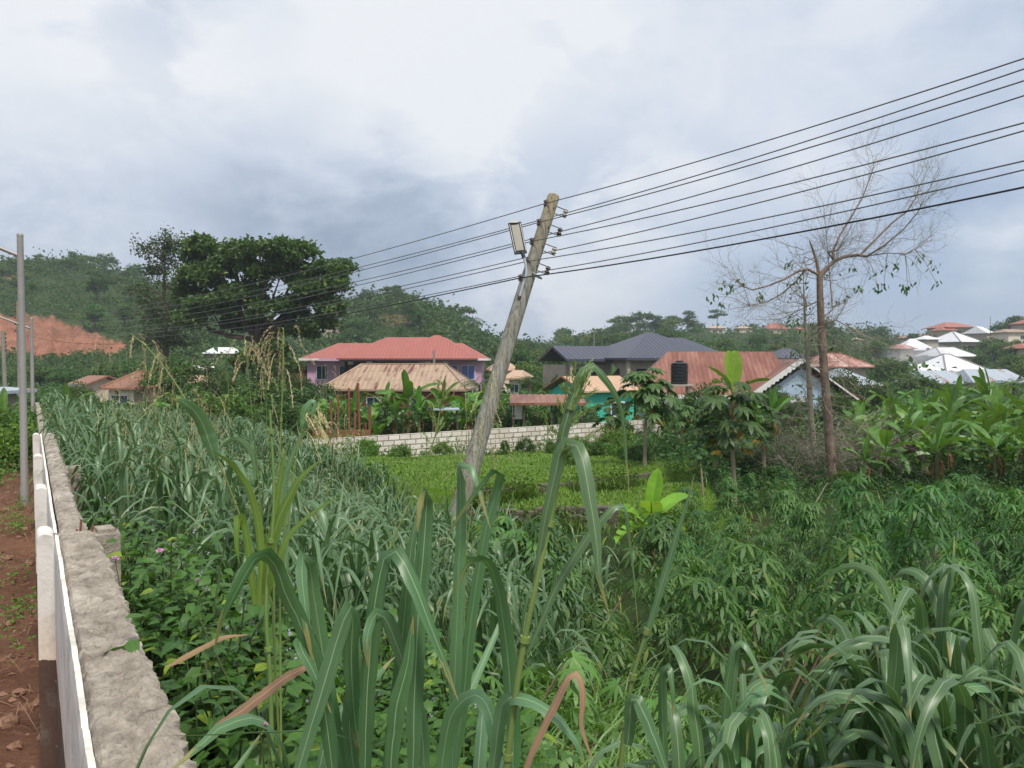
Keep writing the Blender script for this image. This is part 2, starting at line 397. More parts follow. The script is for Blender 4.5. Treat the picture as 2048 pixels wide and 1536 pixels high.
    c = mixc(nt, math_(nt, 'LESS_THAN', lvl, 2.22), c, mixc(nt, n1, lin(60, 44, 38), lin(104, 78, 64)))
    n4 = noise(nt, 7., 6, .7, coord='World', dist=.5); chip = ramp(nt, n4, [(.645, (0, 0, 0)), (.66, (1, 1, 1))]); c = mixc(nt, chip, c, lin(150, 138, 122))
    alg = math_(nt, 'MULTIPLY', ramp(nt, noise(nt, 3.1, 6, .7, coord='World'), [(.5, (0, 0, 0)), (.68, (.5, .5, .5))]), 1.); c = mixc(nt, alg, c, lin(140, 138, 122))
    nt.links.new(c, b.inputs['Base Color']); b.inputs['Roughness'].default_value = .85
    bump(nt, b, math_(nt, 'SUBTRACT', noise(nt, 30, 5, .7, coord='World'), chip), .4, .01); M['plaster'] = m

    # crumbling concrete wall top
    m, nt, b = newmat('crumbling_concrete')
    n1 = noise(nt, 9, 8, .72, coord='World', dist=.6); n2 = noise(nt, 2.2, 5, .6, coord='World'); n3 = noise(nt, 60, 4, .7, coord='World')
    c = mixc(nt, ramp(nt, n1, [(.3, (0, 0, 0)), (.62, (1, 1, 1))]), lin(108, 98, 88), lin(176, 166, 152))
    c = mixc(nt, ramp(nt, n2, [(.52, (0, 0, 0)), (.66, (.8, .8, .8))]), c, lin(206, 198, 184))
    c = mixc(nt, ramp(nt, n1, [(.66, (0, 0, 0)), (.7, (.8, .8, .8))]), c, lin(92, 80, 70))
    c = mixc(nt, ramp(nt, n3, [(.62, (0, 0, 0)), (.7, (.6, .6, .6))]), c, lin(86, 76, 66))
    nt.links.new(c, b.inputs['Base Color']); b.inputs['Roughness'].default_value = .95
    gp = N(nt, 'ShaderNodeNewGeometry'); mq = N(nt, 'ShaderNodeMapping'); mq.inputs['Rotation'].default_value = (0, 0, math.atan(.6)); mq.inputs['Scale'].default_value = (1.3, 3.2, 2.); nt.links.new(gp.outputs['Position'], mq.inputs[0])
    wv = N(nt, 'ShaderNodeVectorMath', operation='ADD'); nt.links.new(mq.outputs[0], wv.inputs[0]); nz = N(nt, 'ShaderNodeTexNoise'); nz.inputs['Scale'].default_value = 5.; nz.inputs['Detail'].default_value = 5; nt.links.new(gp.outputs['Position'], nz.inputs['Vector']); nt.links.new(nz.outputs['Color'], wv.inputs[1])
    vo = N(nt, 'ShaderNodeTexVoronoi', feature='DISTANCE_TO_EDGE'); vo.inputs['Scale'].default_value = 1.5; nt.links.new(wv.outputs[0], vo.inputs['Vector'])
    cm = ramp(nt, noise(nt, 1.1, 4, .6, coord='World'), [(.46, (1, 1, 1)), (.6, (0, 0, 0))]); crack = math_(nt, 'MAXIMUM', ramp(nt, vo.outputs['Distance'], [(.002, (0, 0, 0)), (.022, (1, 1, 1))]), cm)
    c = mixc(nt, 1., c, mixc(nt, crack, (.42, .38, .34, 1), (1, 1, 1, 1)), 'MULTIPLY'); nt.links.new(c, b.inputs['Base Color'])
    hh = math_(nt, 'ADD', math_(nt, 'ADD', n1, math_(nt, 'MULTIPLY', n3, .5)), math_(nt, 'MULTIPLY', crack, .5)); bump(nt, b, hh, 1., .025); M['concrete'] = m

    # block wall: courses of 0.45 x 0.2 m with mortar joints
    def blockwall(name, ca, cb, cm, mw=.022):
        m, nt, b = newmat(name)
        uv = N(nt, 'ShaderNodeUVMap')
        br = N(nt, 'ShaderNodeTexBrick'); nt.links.new(uv.outputs[0], br.inputs['Vector'])
        br.inputs['Scale'].default_value = 1; br.inputs['Brick Width'].default_value = .46; br.inputs['Row Height'].default_value = .2
        br.inputs['Mortar Size'].default_value = mw; br.inputs['Mortar Smooth'].default_value = .1; br.inputs['Bias'].default_value = 0
        br.inputs['Color1'].default_value = ca; br.inputs['Color2'].default_value = cb; br.inputs['Mortar'].default_value = cm
        n1 = noise(nt, 1.3, 6, .7, coord='Object'); n2 = noise(nt, 9, 6, .7, coord='Object')
        c = mixc(nt, .6, br.outputs['Color'], ramp(nt, n1, [(.3, (.72, .68, .63)), (.7, (1.1, 1.08, 1.05))]), 'MULTIPLY')
        c = mixc(nt, .35, c, ramp(nt, n2, [(.3, (.7, .68, .65)), (.7, (1.15, 1.15, 1.15))]), 'MULTIPLY')
        nt.links.new(c, b.inputs['Base Color']); b.inputs['Roughness'].default_value = .92
        bump(nt, b, math_(nt, 'ADD', br.outputs['Fac'], math_(nt, 'MULTIPLY', n2, -.4)), -.6, .02)
        return m
    M['blockwall'] = blockwall('grey_block_courses', lin(232, 228, 224), lin(208, 200, 192), lin(140, 130, 118))
    M['oldblock'] = blockwall('old_block_courses', lin(96, 92, 86), lin(74, 70, 64), lin(104, 94, 80), .03)

    # ground: colour attribute says where red earth and lawn lie
    m, nt, b = newmat('ground_earth')
    at = N(nt, 'ShaderNodeVertexColor'); at.layer_name = 'cover'
    sp = N(nt, 'ShaderNodeSeparateColor'); nt.links.new(at.outputs[0], sp.inputs[0])
    nA = noise(nt, .9, 8, .7, coord='World'); nB = noise(nt, .12, 8, .7, coord='World'); nC = noise(nt, 14, 6, .75, coord='World')
    base = mixc(nt, ramp(nt, nB, [(.35, (0, 0, 0)), (.65, (1, 1, 1))]), (.020, .042, .009, 1), (.042, .072, .015, 1))
    base = mixc(nt, ramp(nt, nA, [(.5, (0, 0, 0)), (.7, (.6, .6, .6))]), base, (.075, .055, .03, 1))
    soil = mixc(nt, ramp(nt, nA, [(.3, (0, 0, 0)), (.7, (1, 1, 1))]), lin(94, 62, 48), lin(148, 108, 84))
    soil = mixc(nt, ramp(nt, nC, [(.5, (0, 0, 0)), (.75, (.7, .7, .7))]), soil, lin(84, 54, 42))
    soil = mixc(nt, ramp(nt, noise(nt, 5., 6, .7, coord='World'), [(.58, (0, 0, 0)), (.68, (.6, .6, .6))]), soil, lin(178, 138, 108))
    far = mixc(nt, ramp(nt, noise(nt, .22, 8, .78, coord='World', dist=1.2), [(.35, (0, 0, 0)), (.62, (1, 1, 1))]), lin(112, 74, 56), lin(160, 112, 90))
    lawn = mixc(nt, nA, (.07, .14, .012, 1), (.13, .23, .02, 1))
    c = mixc(nt, sp.outputs[1], base, lawn)
    c = mixc(nt, sp.outputs[0], c, soil)
    c = mixc(nt, sp.outputs[2], c, far)
    nt.links.new(c, b.inputs['Base Color']); b.inputs['Roughness'].default_value = .95
    b.inputs['Specular IOR Level'].default_value = .2
    bump(nt, b, math_(nt, 'ADD', nA, math_(nt, 'MULTIPLY', nC, .45)), 1., .16); M['ground'] = m
init_mats()
# ---------------------------------------------------------------- land
WX0, WDX = .27, -.6                     # the boundary wall runs from (.27, 0) along (-.6, 1)
WL = math.hypot(1, .6)
def wall_s(x, y): return ((x - WX0) + y * .6) / WL     # metres to the right of the wall
def wall_pt(y, s=0., z=0.):                            # point beside the wall: s metres to its right
    return Vector((WX0 + WDX * y + s * WL, y, z))

LEFT_CREST = ([-1500, -600, -200, 0, 100, 200, 300, 420, 520, 600, 700, 2600], [600, 575, 552, 547, 549, 560, 594, 645, 688, 703, 712, 714])
CONE_CREST = ([-1500, 560, 610, 640, 665, 684, 700, 740, 790, 840, 880, 950, 985, 1010, 1050, 1200, 2600], [716, 715, 708, 700, 688, 664, 645, 632, 624, 632, 644, 678, 698, 710, 715, 717, 717])
TOWN_CREST = ([-1500, 900, 1050, 1150, 1250, 1400, 1600, 1780, 1860, 1940, 2048, 2300, 3000], [718, 716, 709, 697, 684, 674, 673, 690, 697, 694, 676, 640, 610])
def crest_z(tab, px, d): return np.maximum(0, EYE + (HOR - np.interp(px, *tab)) / F * d)
def ground(x, y):
    x = np.asarray(x, float); y = np.asarray(y, float)
    s = wall_s(x, y)
    wob = .05 * np.sin(x * 1.7 + y * .6) + .04 * np.sin(y * 2.3 - x * .9)
    fade = 1 - .55 * smooth(14, 34, y)
    zr = 1.3 * (1 - smooth(.3, 6., s)) * fade
    zl = 1.4 - .75 * smooth(15, 32, y) - .6 * smooth(34, 70, y)
    zl = zl + .12 * np.sin(s * 2.1 + y * .8) * smooth(-.2, -1., s) * (y < 40)
    z = np.where(s < 0, zl, zr)
    z = z * (1 - smooth(36, 70, y))
    # terraces of the lawn
    tm = 1 - smooth(4.9, 5.4, x + (y - 18.8) * -.12)
    ti = smooth(2.5, 5.5, s) * tm
    z = z + ti * (.5 * smooth(18.72, 18.88, y) + .32 * smooth(-.08, .08, y - np.clip(19.4 + .75 * (x + .8), 19.1, 23.4)) - .72 * smooth(23.5, 34, y)) * (1 - smooth(40, 60, y))
    z = z + wob * (1 - smooth(60, 90, y))
    # hills: px is the direction they lie in
    yy = np.maximum(y, 1.)
    px = 1024 + F * np.clip(x / yy, -3, 3)
    r = y
    front = smooth(20, 60, y)
    def hill(tab, r0, rc, back, px):
        h = crest_z(tab, px, rc)
        up = smooth(r0, rc, r) ** .85
        dn = 1 - .8 * smooth(rc, back, r)
        return h * np.where(r < rc, up, dn)
    hz = np.maximum.reduce([hill(LEFT_CREST, 105, 270, 700, px), hill(CONE_CREST, 130, 235, 420, px), hill(TOWN_CREST, 95, 330, 900, px)])
    hz = hz + (1.2 * np.sin(x * .09 + y * .05) + .8 * np.sin(x * .21 - y * .13)) * smooth(120, 180, r) * smooth(2, 12, hz)
    return z + hz * front
def gz(x, y): return float(ground(np.array([x]), np.array([y]))[0])

def quarry(px, py):
    top = np.interp(px, [-700, -100, 0, 60, 110, 150, 200, 235, 262], [600, 620, 634, 630, 636, 652, 670, 684, 700])
    bot = np.interp(px, [-700, 0, 110, 150, 240, 262], [712, 706, 716, 707, 706, 700])
    return (py > top) & (py < bot) & (px < 262)
def bare_path(px, py):
    return (np.abs(py - np.interp(px, [-200, 0, 60, 110], [585, 560, 553, 549])) < 4) & (px < 70)

def make_ground():
    az = np.radians(np.concatenate([np.arange(-180, -48, 3), np.arange(-48, 48, .22), np.arange(48, 180, 3)]))
    rr = np.concatenate([[.15], np.geomspace(.5, 45, 150), np.geomspace(46, 120, 40), np.linspace(122, 345, 115), np.geomspace(355, 1500, 25)])
    A, R = np.meshgrid(az, rr, indexing='ij')
    X = np.sin(A) * R; Y = np.cos(A) * R
    Z = ground(X, Y)
    # lumpy red earth left of the wall
    S = wall_s(X, Y)
    lum = sum(np.sin(X * f * 1.3 + Y * f * .7 + f) * np.sin(Y * f * 1.1 - X * f * .5 + 2 * f) / f for f in (2.1, 4.7, 9.3, 17.))
    Z = Z + np.where((S < -.15) & (Y < 25), lum * .07 * np.clip(-S - .15, 0, 1), 0) + np.where((S > 1) & (Y < 30), lum * .03, 0)
    PXg, PYg = proj(X, np.maximum(Y, .1), Z); qm = quarry(PXg, PYg) & (Y > 120) & (Y < 268)
    Z = Z + np.where(qm, sum(np.sin(PXg * f + 1.7 * np.sin(Y * .11 * f) + f * 9) / (1 + f * 2) for f in (.07, .19, .43, .9)) * .7, 0)
    na, nr = A.shape
    V = np.stack([X, Y, Z], -1).reshape(-1, 3)
    i = np.arange(na)[:, None] * nr; i2 = ((np.arange(na) + 1) % na)[:, None] * nr; j = np.arange(nr - 1)[None]
    f = np.stack([i + j, i2 + j, i2 + j + 1, i + j + 1], -1).reshape(-1, 4)[:, ::-1]
    mb = MB(); mb.add(V, f)
    c = len(V); ring = np.arange(na) * nr
    tri = np.stack([np.full(na, 0), (ring + 0), np.roll(ring, -1)], -1)
    # close the hole under the camera
    mb2 = np.concatenate([V[ring], [[0, 0, gz(0, .1)]]])
    mb.add(mb2, f3=[(na, (k + 1) % na, k) for k in range(na)])
    o = mb.build('ground', M['ground'], smooth_=True)
    me = o.data
    co = np.zeros(len(me.vertices) * 3, np.float32); me.vertices.foreach_get('co', co); co = co.reshape(-1, 3).astype(float)
    x, y, z = co.T; s = wall_s(x, y); px, py = proj(x, y, z)
    col = np.zeros((len(co), 4), np.float32); col[:, 3] = 1
    edge = np.sin(x * 1.9 + y) * .5
    red = (s < 0) & (y < 40) & (s > -30)
    col[:, 0] = np.where(red, 1 - smooth(15, 22, y + edge) * .75, 0)
    col[:, 0] = np.maximum(col[:, 0], np.where((y > 36.5) & (y < 42) & (x > -16) & (x < -2), .8, 0))
    pathy = np.exp(-((x - (4.1 + .35 * (y - 14))) / .35) ** 2) * smooth(11, 12.5, y) * (1 - smooth(20, 21, y))
    col[:, 0] = np.maximum(col[:, 0], pathy * .2)
    lawn = smooth(2.5, 4.5, s) * (1 - smooth(5., 6., x)) * smooth(18.4, 19, y) * (1 - smooth(36, 38, y))
    col[:, 1] = lawn
    pyj = py + 3.5 * np.sin(px * .13 + 1) + 2.5 * np.sin(px * .37) + 1.5 * np.sin(px * .9)
    q = quarry(px, pyj) & (y > 120) & (y < 268) | bare_path(px, py) & (y > 200) & (y < 270)
    scar = (np.hypot((px - 790) / 34, (py - 640) / 14) < 1) & (y > 180) & (y < 240)
    scar2 = (np.hypot((px - 652) / 20, (py - 688) / 15) < 1) & (y > 190) & (y < 245)
    scar3 = (np.hypot((px - 460) / 32, (py - 668) / 6) < 1) & (y > 180) & (y < 270)
    col[:, 2] = np.where(q | scar2, 1, 0) + np.where(scar, .3, 0) + np.where(scar3, .6, 0)
    ca = me.color_attributes.new('cover', 'FLOAT_COLOR', 'POINT')
    ca.data.foreach_set('color', col.ravel())
    tag(o, kind='structure')
    return o
make_ground()

# ---------------------------------------------------------------- camera
cam = D.cameras.new('camera'); co_ = D.objects.new('camera', cam); C.objects.link(co_)
cam.sensor_width = 36; cam.lens = 36 * F / W_; cam.clip_start = .05; cam.clip_end = 4000
co_.location = (0, 0, EYE); co_.rotation_euler = (math.pi / 2 + PHI, 0, 0)
SC.camera = co_

# ---------------------------------------------------------------- light and sky
SUN_EL, SUN_AZ = math.radians(58), math.radians(150)     # azimuth clockwise from +Y: high, behind the right shoulder
sd = D.lights.new('sun', 'SUN'); sd.energy = 3.8; sd.angle = math.radians(9); sd.color = (1, .95, .86)
so = D.objects.new('sun', sd); C.objects.link(so)
sv = Vector((math.sin(SUN_AZ) * math.cos(SUN_EL), math.cos(SUN_AZ) * math.cos(SUN_EL), math.sin(SUN_EL)))
so.rotation_euler = sv.to_track_quat('Z', 'Y').to_euler(); so.location = (30, -40, 80)

def make_sky():
    w = D.worlds.new('World'); SC.world = w; w.use_nodes = True
    nt = w.node_tree; bg = nt.nodes['Background']
    L = nt.links
    sky = N(nt, 'ShaderNodeTexSky', sky_type='NISHITA'); sky.sun_disc = False
    sky.sun_elevation = SUN_EL; sky.sun_rotation = SUN_AZ
    tc = N(nt, 'ShaderNodeTexCoord'); dirv = tc.outputs['Generated']
    sx = N(nt, 'ShaderNodeSeparateXYZ'); L.new(dirv, sx.inputs[0])
    # cloud deck: directions flattened on to a plane above, so that clouds crowd towards the horizon
    zz = math_(nt, 'ADD', math_(nt, 'MAXIMUM', sx.outputs[2], 0.), .16)
    cu = math_(nt, 'DIVIDE', sx.outputs[0], zz); cv = math_(nt, 'DIVIDE', sx.outputs[1], zz)
    cb = N(nt, 'ShaderNodeCombineXYZ'); L.new(cu, cb.inputs[0]); L.new(cv, cb.inputs[1])
    n_big = noise(nt, .8, 6, .55, vec=cb.outputs[0], dist=.3)
    mp = N(nt, 'ShaderNodeMapping'); mp.inputs['Scale'].default_value = (1, 1, 1.7); mp.inputs['Location'].default_value = (.37, .1, .22); L.new(dirv, mp.inputs[0])
    n_puff = noise(nt, 5.2, 9, .6, vec=mp.outputs[0], dist=.2)
    n_soft = noise(nt, 2.1, 4, .5, vec=mp.outputs[0], dist=.5)
    def blob(px, py, wdeg, amp, rag=1.):
        v = (pt(px, py, 10) - Vector((0, 0, EYE))).normalized()
        dp = N(nt, 'ShaderNodeVectorMath', operation='DOT_PRODUCT'); L.new(dirv, dp.inputs[0]); dp.inputs[1].default_value = v
        a = math_(nt, 'DIVIDE', math_(nt, 'SUBTRACT', 1., dp.outputs['Value']), 1 - math.cos(math.radians(wdeg)))
        a = math_(nt, 'ADD', a, math_(nt, 'MULTIPLY', math_(nt, 'SUBTRACT', n_puff, .5), 3.2 * rag))
        g = math_(nt, 'EXPONENT', math_(nt, 'MULTIPLY', math_(nt, 'MAXIMUM', a, 0.), -1.))
        return math_(nt, 'MULTIPLY', g, amp)
    mp3 = N(nt, 'ShaderNodeMapping'); mp3.inputs['Scale'].default_value = (1, 1, 1.5); mp3.inputs['Location'].default_value = (3.1, .7, .4); L.new(dirv, mp3.inputs[0])
    n_bil = noise(nt, 6.5, 7, .58, vec=mp3.outputs[0], dist=.35); n_msk = noise(nt, 3.1, 2, .5, vec=mp3.outputs[0])
    bil = math_(nt, 'MULTIPLY', ramp(nt, n_bil, [(.40, (0, 0, 0)), (.56, (1, 1, 1)), (.8, (.75, .75, .75))]), ramp(nt, n_msk, [(.40, (.25, .25, .25)), (.6, (1, 1, 1))]))
    val = math_(nt, 'MULTIPLY_ADD', n_puff, .8, -.40)
    val = math_(nt, 'ADD', val, math_(nt, 'MULTIPLY_ADD', bil, .30, -.10))
    val = math_(nt, 'ADD', val, math_(nt, 'MULTIPLY_ADD', n_soft, .45, -.22))
    val = math_(nt, 'ADD', val, math_(nt, 'MULTIPLY_ADD', n_big, .35, -.17))
    val = math_(nt, 'ADD', val, .60)
    for b in ((925, 70, 5.5, .34), (960, 110, 6.5, .22, 1.3), (760, 130, 6, .14), (1450, 60, 12, .14), (1850, 80, 12, .12), (560, 200, 8, .14), (200, 190, 9, .16), (60, 60, 6, .04),
              (140, 440, 6, -.16), (40, 250, 7, .10), (380, 200, 6, .10), (1500, 420, 8, .08), (660, 375, 6, -.26), (840, 370, 5, -.16), (330, 30, 4.5, -.20), (430, 330, 6, -.10), (480, 440, 6, -.07), (1650, 640, 9, -.16), (1400, 210, 9, .12, 1.4), (520, 120, 8, .10, 1.4), (1260, 570, 6., .22, 1.5),
              (1980, 520, 8, -.12), (1080, 620, 4, .08), (1000, 300, 5, .05), (960, 520, 4, -.06), (300, 520, 4, .10)):
        val = math_(nt, 'ADD', val, blob(*b))
    val = math_(nt, 'SUBTRACT', val, ramp(nt, sx.outputs[2], [(0, (.15, .15, .15)), (.2, (0, 0, 0))]))
    grey = ramp(nt, val, [(.0, (.22, .285, .41)), (.22, (.32, .395, .525)), (.40, (.46, .535, .67)), (.58, (.63, .70, .82)), (.76, (.80, .85, .925)), (.95, (.93, .955, .99))])
    # thin blue showing between the clouds on the right, towards the horizon
    lowm = ramp(nt, sx.outputs[2], [(.0, (.9, .9, .9)), (.5, (.25, .25, .25))])
    right = ramp(nt, math_(nt, 'MULTIPLY_ADD', sx.outputs[0], .8, .5), [(.35, (0, 0, 0)), (.7, (1, 1, 1))])
    gap = math_(nt, 'MULTIPLY', math_(nt, 'MULTIPLY', lowm, right), ramp(nt, val, [(.35, (1, 1, 1)), (.85, (.15, .15, .15))]))
    c = mixc(nt, math_(nt, 'MULTIPLY', gap, .75), grey, (.42, .56, .79, 1))
    # unseen sky overhead and behind the camera, brightened for overall light
    up = ramp(nt, sx.outputs[2], [(.42, (0, 0, 0)), (.8, (1, 1, 1))])
    c = mixc(nt, math_(nt, 'MULTIPLY', up, .75), c, (.86, .89, .95, 1))
    bk = ramp(nt, math_(nt, 'MULTIPLY_ADD', sx.outputs[1], -1., 0.), [(.1, (0, 0, 0)), (.7, (1, 1, 1))])
    c = mixc(nt, math_(nt, 'MULTIPLY', bk, .6), c, (.85, .88, .95, 1))
    ten = N(nt, 'ShaderNodeVectorMath', operation='SCALE'); ten.inputs['Scale'].default_value = 10.; L.new(c, ten.inputs[0])
    out = mixc(nt, .93, sky.outputs[0], ten.outputs[0])
    L.new(out, bg.inputs['Color']); bg.inputs['Strength'].default_value = .1
    w.cycles.sampling_method = 'MANUAL'; w.cycles.sample_map_resolution = 512
make_sky()
SC.view_settings.view_transform = 'Standard'; SC.view_settings.look = 'None'; SC.view_settings.exposure = 0.; SC.view_settings.gamma = 1.
cy = SC.cycles
cy.max_bounces = 6; cy.diffuse_bounces = 3; cy.glossy_bounces = 2; cy.transmission_bounces = 3; cy.volume_bounces = 0; cy.transparent_max_bounces = 4
cy.sample_clamp_indirect = 4.; cy.use_denoising = True
try: cy.denoiser = 'OPENIMAGEDENOISE'
except Exception: pass
cy.volume_step_rate = 4.

def make_haze():
    mb = MB(); mb.box((0, 0, 38), (3300, 3300, 84))
    m = D.materials.new('haze_air'); m.use_nodes = True; nt = m.node_tree; nt.nodes.clear()
    out = N(nt, 'ShaderNodeOutputMaterial'); v = N(nt, 'ShaderNodeVolumePrincipled')
    v.inputs['Density'].default_value = HAZE; v.inputs['Color'].default_value = (.82, .90, 1, 1); v.inputs['Anisotropy'].default_value = .2
    nt.links.new(v.outputs[0], out.inputs['Volume'])
    o = mb.build('haze', m); tag(o, kind='stuff')
HAZE = .0005
if HAZE > 0: make_haze()
# ---------------------------------------------------------------- boundary wall beside the camera
def make_wall():
    root = empty('boundary_wall', wall_pt(5, 0, 1.4), 0, 'long crumbling concrete boundary wall with white painted side, running from the camera to the street lamps', 'wall')
    o0 = Vector(root.location)
    r = np.random.default_rng(3)
    ang = math.atan2(WDX, 1)
    def strip(name, y0, y1, s0, s1, zb, zt, mat, rough, ny, ns=8, edge=0.):
        """a wall length with an uneven top: top grid plus both side faces"""
        ys = np.linspace(y0, y1, ny); ss = np.linspace(s0, s1, ns)
        mb = MB(); g = np.zeros((ny, ns, 3))
        h = r.normal(size=(ny, ns)) * rough; h = (h + np.roll(h, 1, 0) + np.roll(h, 1, 1)) / 2
        lump = sum(np.sin(ys[:, None] * f + ss[None] * f * 2 + f) / f for f in (7., 13., 29.)) * rough * 6
        er = np.cumsum(r.normal(size=ny)) * .002; er = er - er.mean() + r.normal(size=ny) * edge
        chips = np.where(r.random(ny) < .10, r.random(ny) * .03, 0) if edge else 0
        for i, yv in enumerate(ys):
            for j, sv_ in enumerate(ss):
                q = sv_ + (er[i] - chips[i] if edge and j == ns - 1 else 0)
                e = -.02 if j in (0, ns - 1) else 0
                g[i, j] = tuple(wall_pt(yv, q, zt + h[i, j] + lump[i, j] + e) - o0)
        idx = np.arange(ny * ns).reshape(ny, ns)
        f = np.stack([idx[:-1, :-1], idx[:-1, 1:], idx[1:, 1:], idx[1:, :-1]], -1).reshape(-1, 4)
        mb.add(g.reshape(-1, 3), f)
        for j in (0, ns - 1):
            top = g[:, j]; bot = top.copy(); bot[:, 2] = zb - o0.z
            V = np.concatenate([top, bot]); k = np.arange(ny - 1)
            mb.add(V, np.stack([k, k + 1, k + 1 + ny, k + ny], 1))
        for i in (0, ny - 1):
            top = g[i]; bot = top.copy(); bot[:, 2] = zb - o0.z
            V = np.concatenate([top, bot]); k = np.arange(ns - 1)
            mb.add(V, np.stack([k, k + 1, k + 1 + ns, k + ns], 1))
        return mb.build(name, mat, root)
    strip('wall_panel', -1.2, 5.02, -.095, .107, .6, 2.93, M['concrete'], .006, 420, 16, .005)
    strip('wall_panel', 5.02, 7.0, -.085, .065, .6, 2.90, M['concrete'], .006, 60, 8, .005)
    strip('wall_panel', 7.0, 9.3, -.085, .068, .5, 2.90, M['concrete'], .006, 50, 8, .006)
    strip('wall_panel', 9.3, 12.1, -.085, .068, .4, 2.90, M['concrete'], .007, 40, 8, .006)
    strip('wall_panel', 12.1, 30, -.08, .07, -.2, 2.42, M['concrete'], .007, 60, 5, .004)
    # white plaster coat on the near side with a chipped upper edge
    def coat(y0, y1, zt, ny):
        mb = MB(); ys = np.linspace(y0, y1, ny); V = []; cw_ = [0.]
        for yv in ys:
            cw_[0] = cw_[0] * .8 + r.normal() * .003; t = zt + cw_[0] + .006 * math.sin(yv * 5) - (r.random() < .04) * .015
            for s_, z_ in ((-.097, t - .004), (-.116, t), (-.122, zt - .06), (-.120, 1.2)):
                V.append(tuple(wall_pt(yv, s_, z_) - o0))
        V = np.array(V); i = np.arange(ny - 1)[:, None] * 4 + np.arange(3)[None]
        mb.add(V, np.stack([i, i + 4, i + 5, i + 1], -1).reshape(-1, 4))
        mb.build('plaster_coat', M['plaster'], root)
    coat(-1.2, 4.93, 2.925, 300); coat(5.1, 12.0, 2.89, 120)
    # piers on the near side, rounded at the top
    for yv, z_ in ((5.0, 2.935), (7.0, 2.90), (9.3, 2.90), (12.1, 2.89)):
        mb = MB(); prof = []
        w = .085
        for k in range(9):
            a = math.pi * k / 8
            prof.append((-.165 - w * .55 * math.cos(a) , z_ - .035 + .035 * math.sin(a)))
        prof = [(-.165 - w * .55, 1.0)] + prof + [(-.165 + w * .55, 1.0)]
        n = len(prof); V = []
        for yy in (yv - .13, yv + .13):
            for s_, zz in prof: V.append(tuple(wall_pt(yy, s_, zz) - o0))
        V = np.array(V); k = np.arange(n - 1)
        mb.add(V, np.stack([k, k + 1, k + 1 + n, k + n], 1))
        for q in (0, n):
            c = V[q:q + n].mean(0); mb.add(np.concatenate([V[q:q + n], c[None]]), f3=[(i, (i + 1) % n, n) for i in range(n)])
        mb.build('pier', M['plaster'], root)
    # broken stub of a column on the far side
    mb = MB(); mb.box(tuple(wall_pt(5.12, .165, 2.35) - o0), (.16, .22, 1.1), rz=math.atan(.6)); mb.box(tuple(wall_pt(5.14, .165, 2.91) - o0), (.10, .16, .03), rz=math.atan(.6) + .1)
    mb.build('column_stub', M['concrete'], root)
    for s_, y_, h_ in ((.03, 5.16, .09), (.0, 5.05, .05), (.09, 5.1, .07)):
        mb = MB(); p = wall_pt(y_, s_, 2.88) - o0; mb.tube([p, p + Vector((.01, 0, h_))], .007, 6); mb.build('rebar_stub', M['timber'], root)
    mb = MB()
    p = wall_pt(9.0, .16, 2.2) - o0; mb.box(tuple(p), (.16, .3, 1.2), rz=math.atan(.6)); mb.build('column_stub', M['concrete'], root)
make_wall()

# ---------------------------------------------------------------- block wall across the field, old terrace walls
def long_wall(name, label, P0, P1, zt0, zt1, thick, mat, drop, post=None, rough=0.):
    r = np.random.default_rng(len(label))
    d = P1 - P0; L = d.length; rz = math.atan2(d.y, d.x)
    root = empty(name, (P0.x, P0.y, min(zt0, zt1) - drop), rz, label, 'wall')
    z0 = root.location.z
    n = max(2, int(L / .46)); mb = MB(); V = []; U = []
    xs = np.linspace(0, L, n + 1)
    tops = zt0 + (zt1 - zt0) * xs / L - z0
    if rough: tops = tops - np.round(r.random(n + 1) ** 3 * 2.2) * .2 * rough + r.normal(size=n + 1) * .01
    for k in range(n):
        x0, x1 = xs[k], xs[k + 1]; t0 = tops[k]; t1 = tops[k] if rough else tops[k + 1]
        for y_, o_ in ((-thick / 2, 1), (thick / 2, 1)):
            q = [(x0, y_, -.5), (x1, y_, -.5), (x1, y_, t1), (x0, y_, t0)]
            if y_ > 0: q = q[::-1]
            mb.add(q, [(0, 1, 2, 3)], uv=[(p[0], p[2] - tops[k]) for p in q])
        q = [(x0, -thick / 2, t0), (x1, -thick / 2, t1), (x1, thick / 2, t1), (x0, thick / 2, t0)]
        mb.add(q, [(0, 1, 2, 3)], uv=[(p[0], p[1]) for p in q])
        for xx, tt in ((x0, t0), (x1, t1)):
            q = [(xx, -thick / 2, -.5), (xx, thick / 2, -.5), (xx, thick / 2, tt), (xx, -thick / 2, tt)]
            if k in (0, n - 1) or rough: mb.add(q, [(0, 1, 2, 3)], uv=[(p[1], p[2]) for p in q])
    mb.build('block_courses', mat, root)
    if post:
        for xx in post:
            t = np.interp(xx, xs, tops); m2 = MB(); m2.box((xx, -.06, t / 2 - .25), (.05, thick * .9, t + .45)); m2.build('mortar_column', M['block2'], root)
    return root
A = pt(505, 886, 27.2); B = pt(1320, 838, 38.5)
long_wall('block_wall', 'long wall of pale grey blocks crossing behind the green lawn', Vector((A.x, A.y, 0)), Vector((B.x, B.y, 0)), A.z, B.z, .2, M['blockwall'], 1.5, post=(4.1, 8.6, 12.6, 15.9))
A = pt(905, 1021, 18.8); B = pt(1235, 1012, 18.8)
long_wall('terrace_wall', 'low dark retaining wall of old blocks just behind the foot of the leaning pole', Vector((A.x, A.y, 0)), Vector((B.x, B.y, 0)), A.z, B.z, .3, M['oldblock'], .6, rough=.25)
A = pt(955, 982, 19.4); B = pt(1320, 944, 23.2)
long_wall('terrace_wall', 'upper retaining wall of old blocks ending at the trunk of the tall papaya', Vector((A.x, A.y, 0)), Vector((B.x, B.y, 0)), A.z, B.z, .3, M['oldblock'], .6, rough=.2)
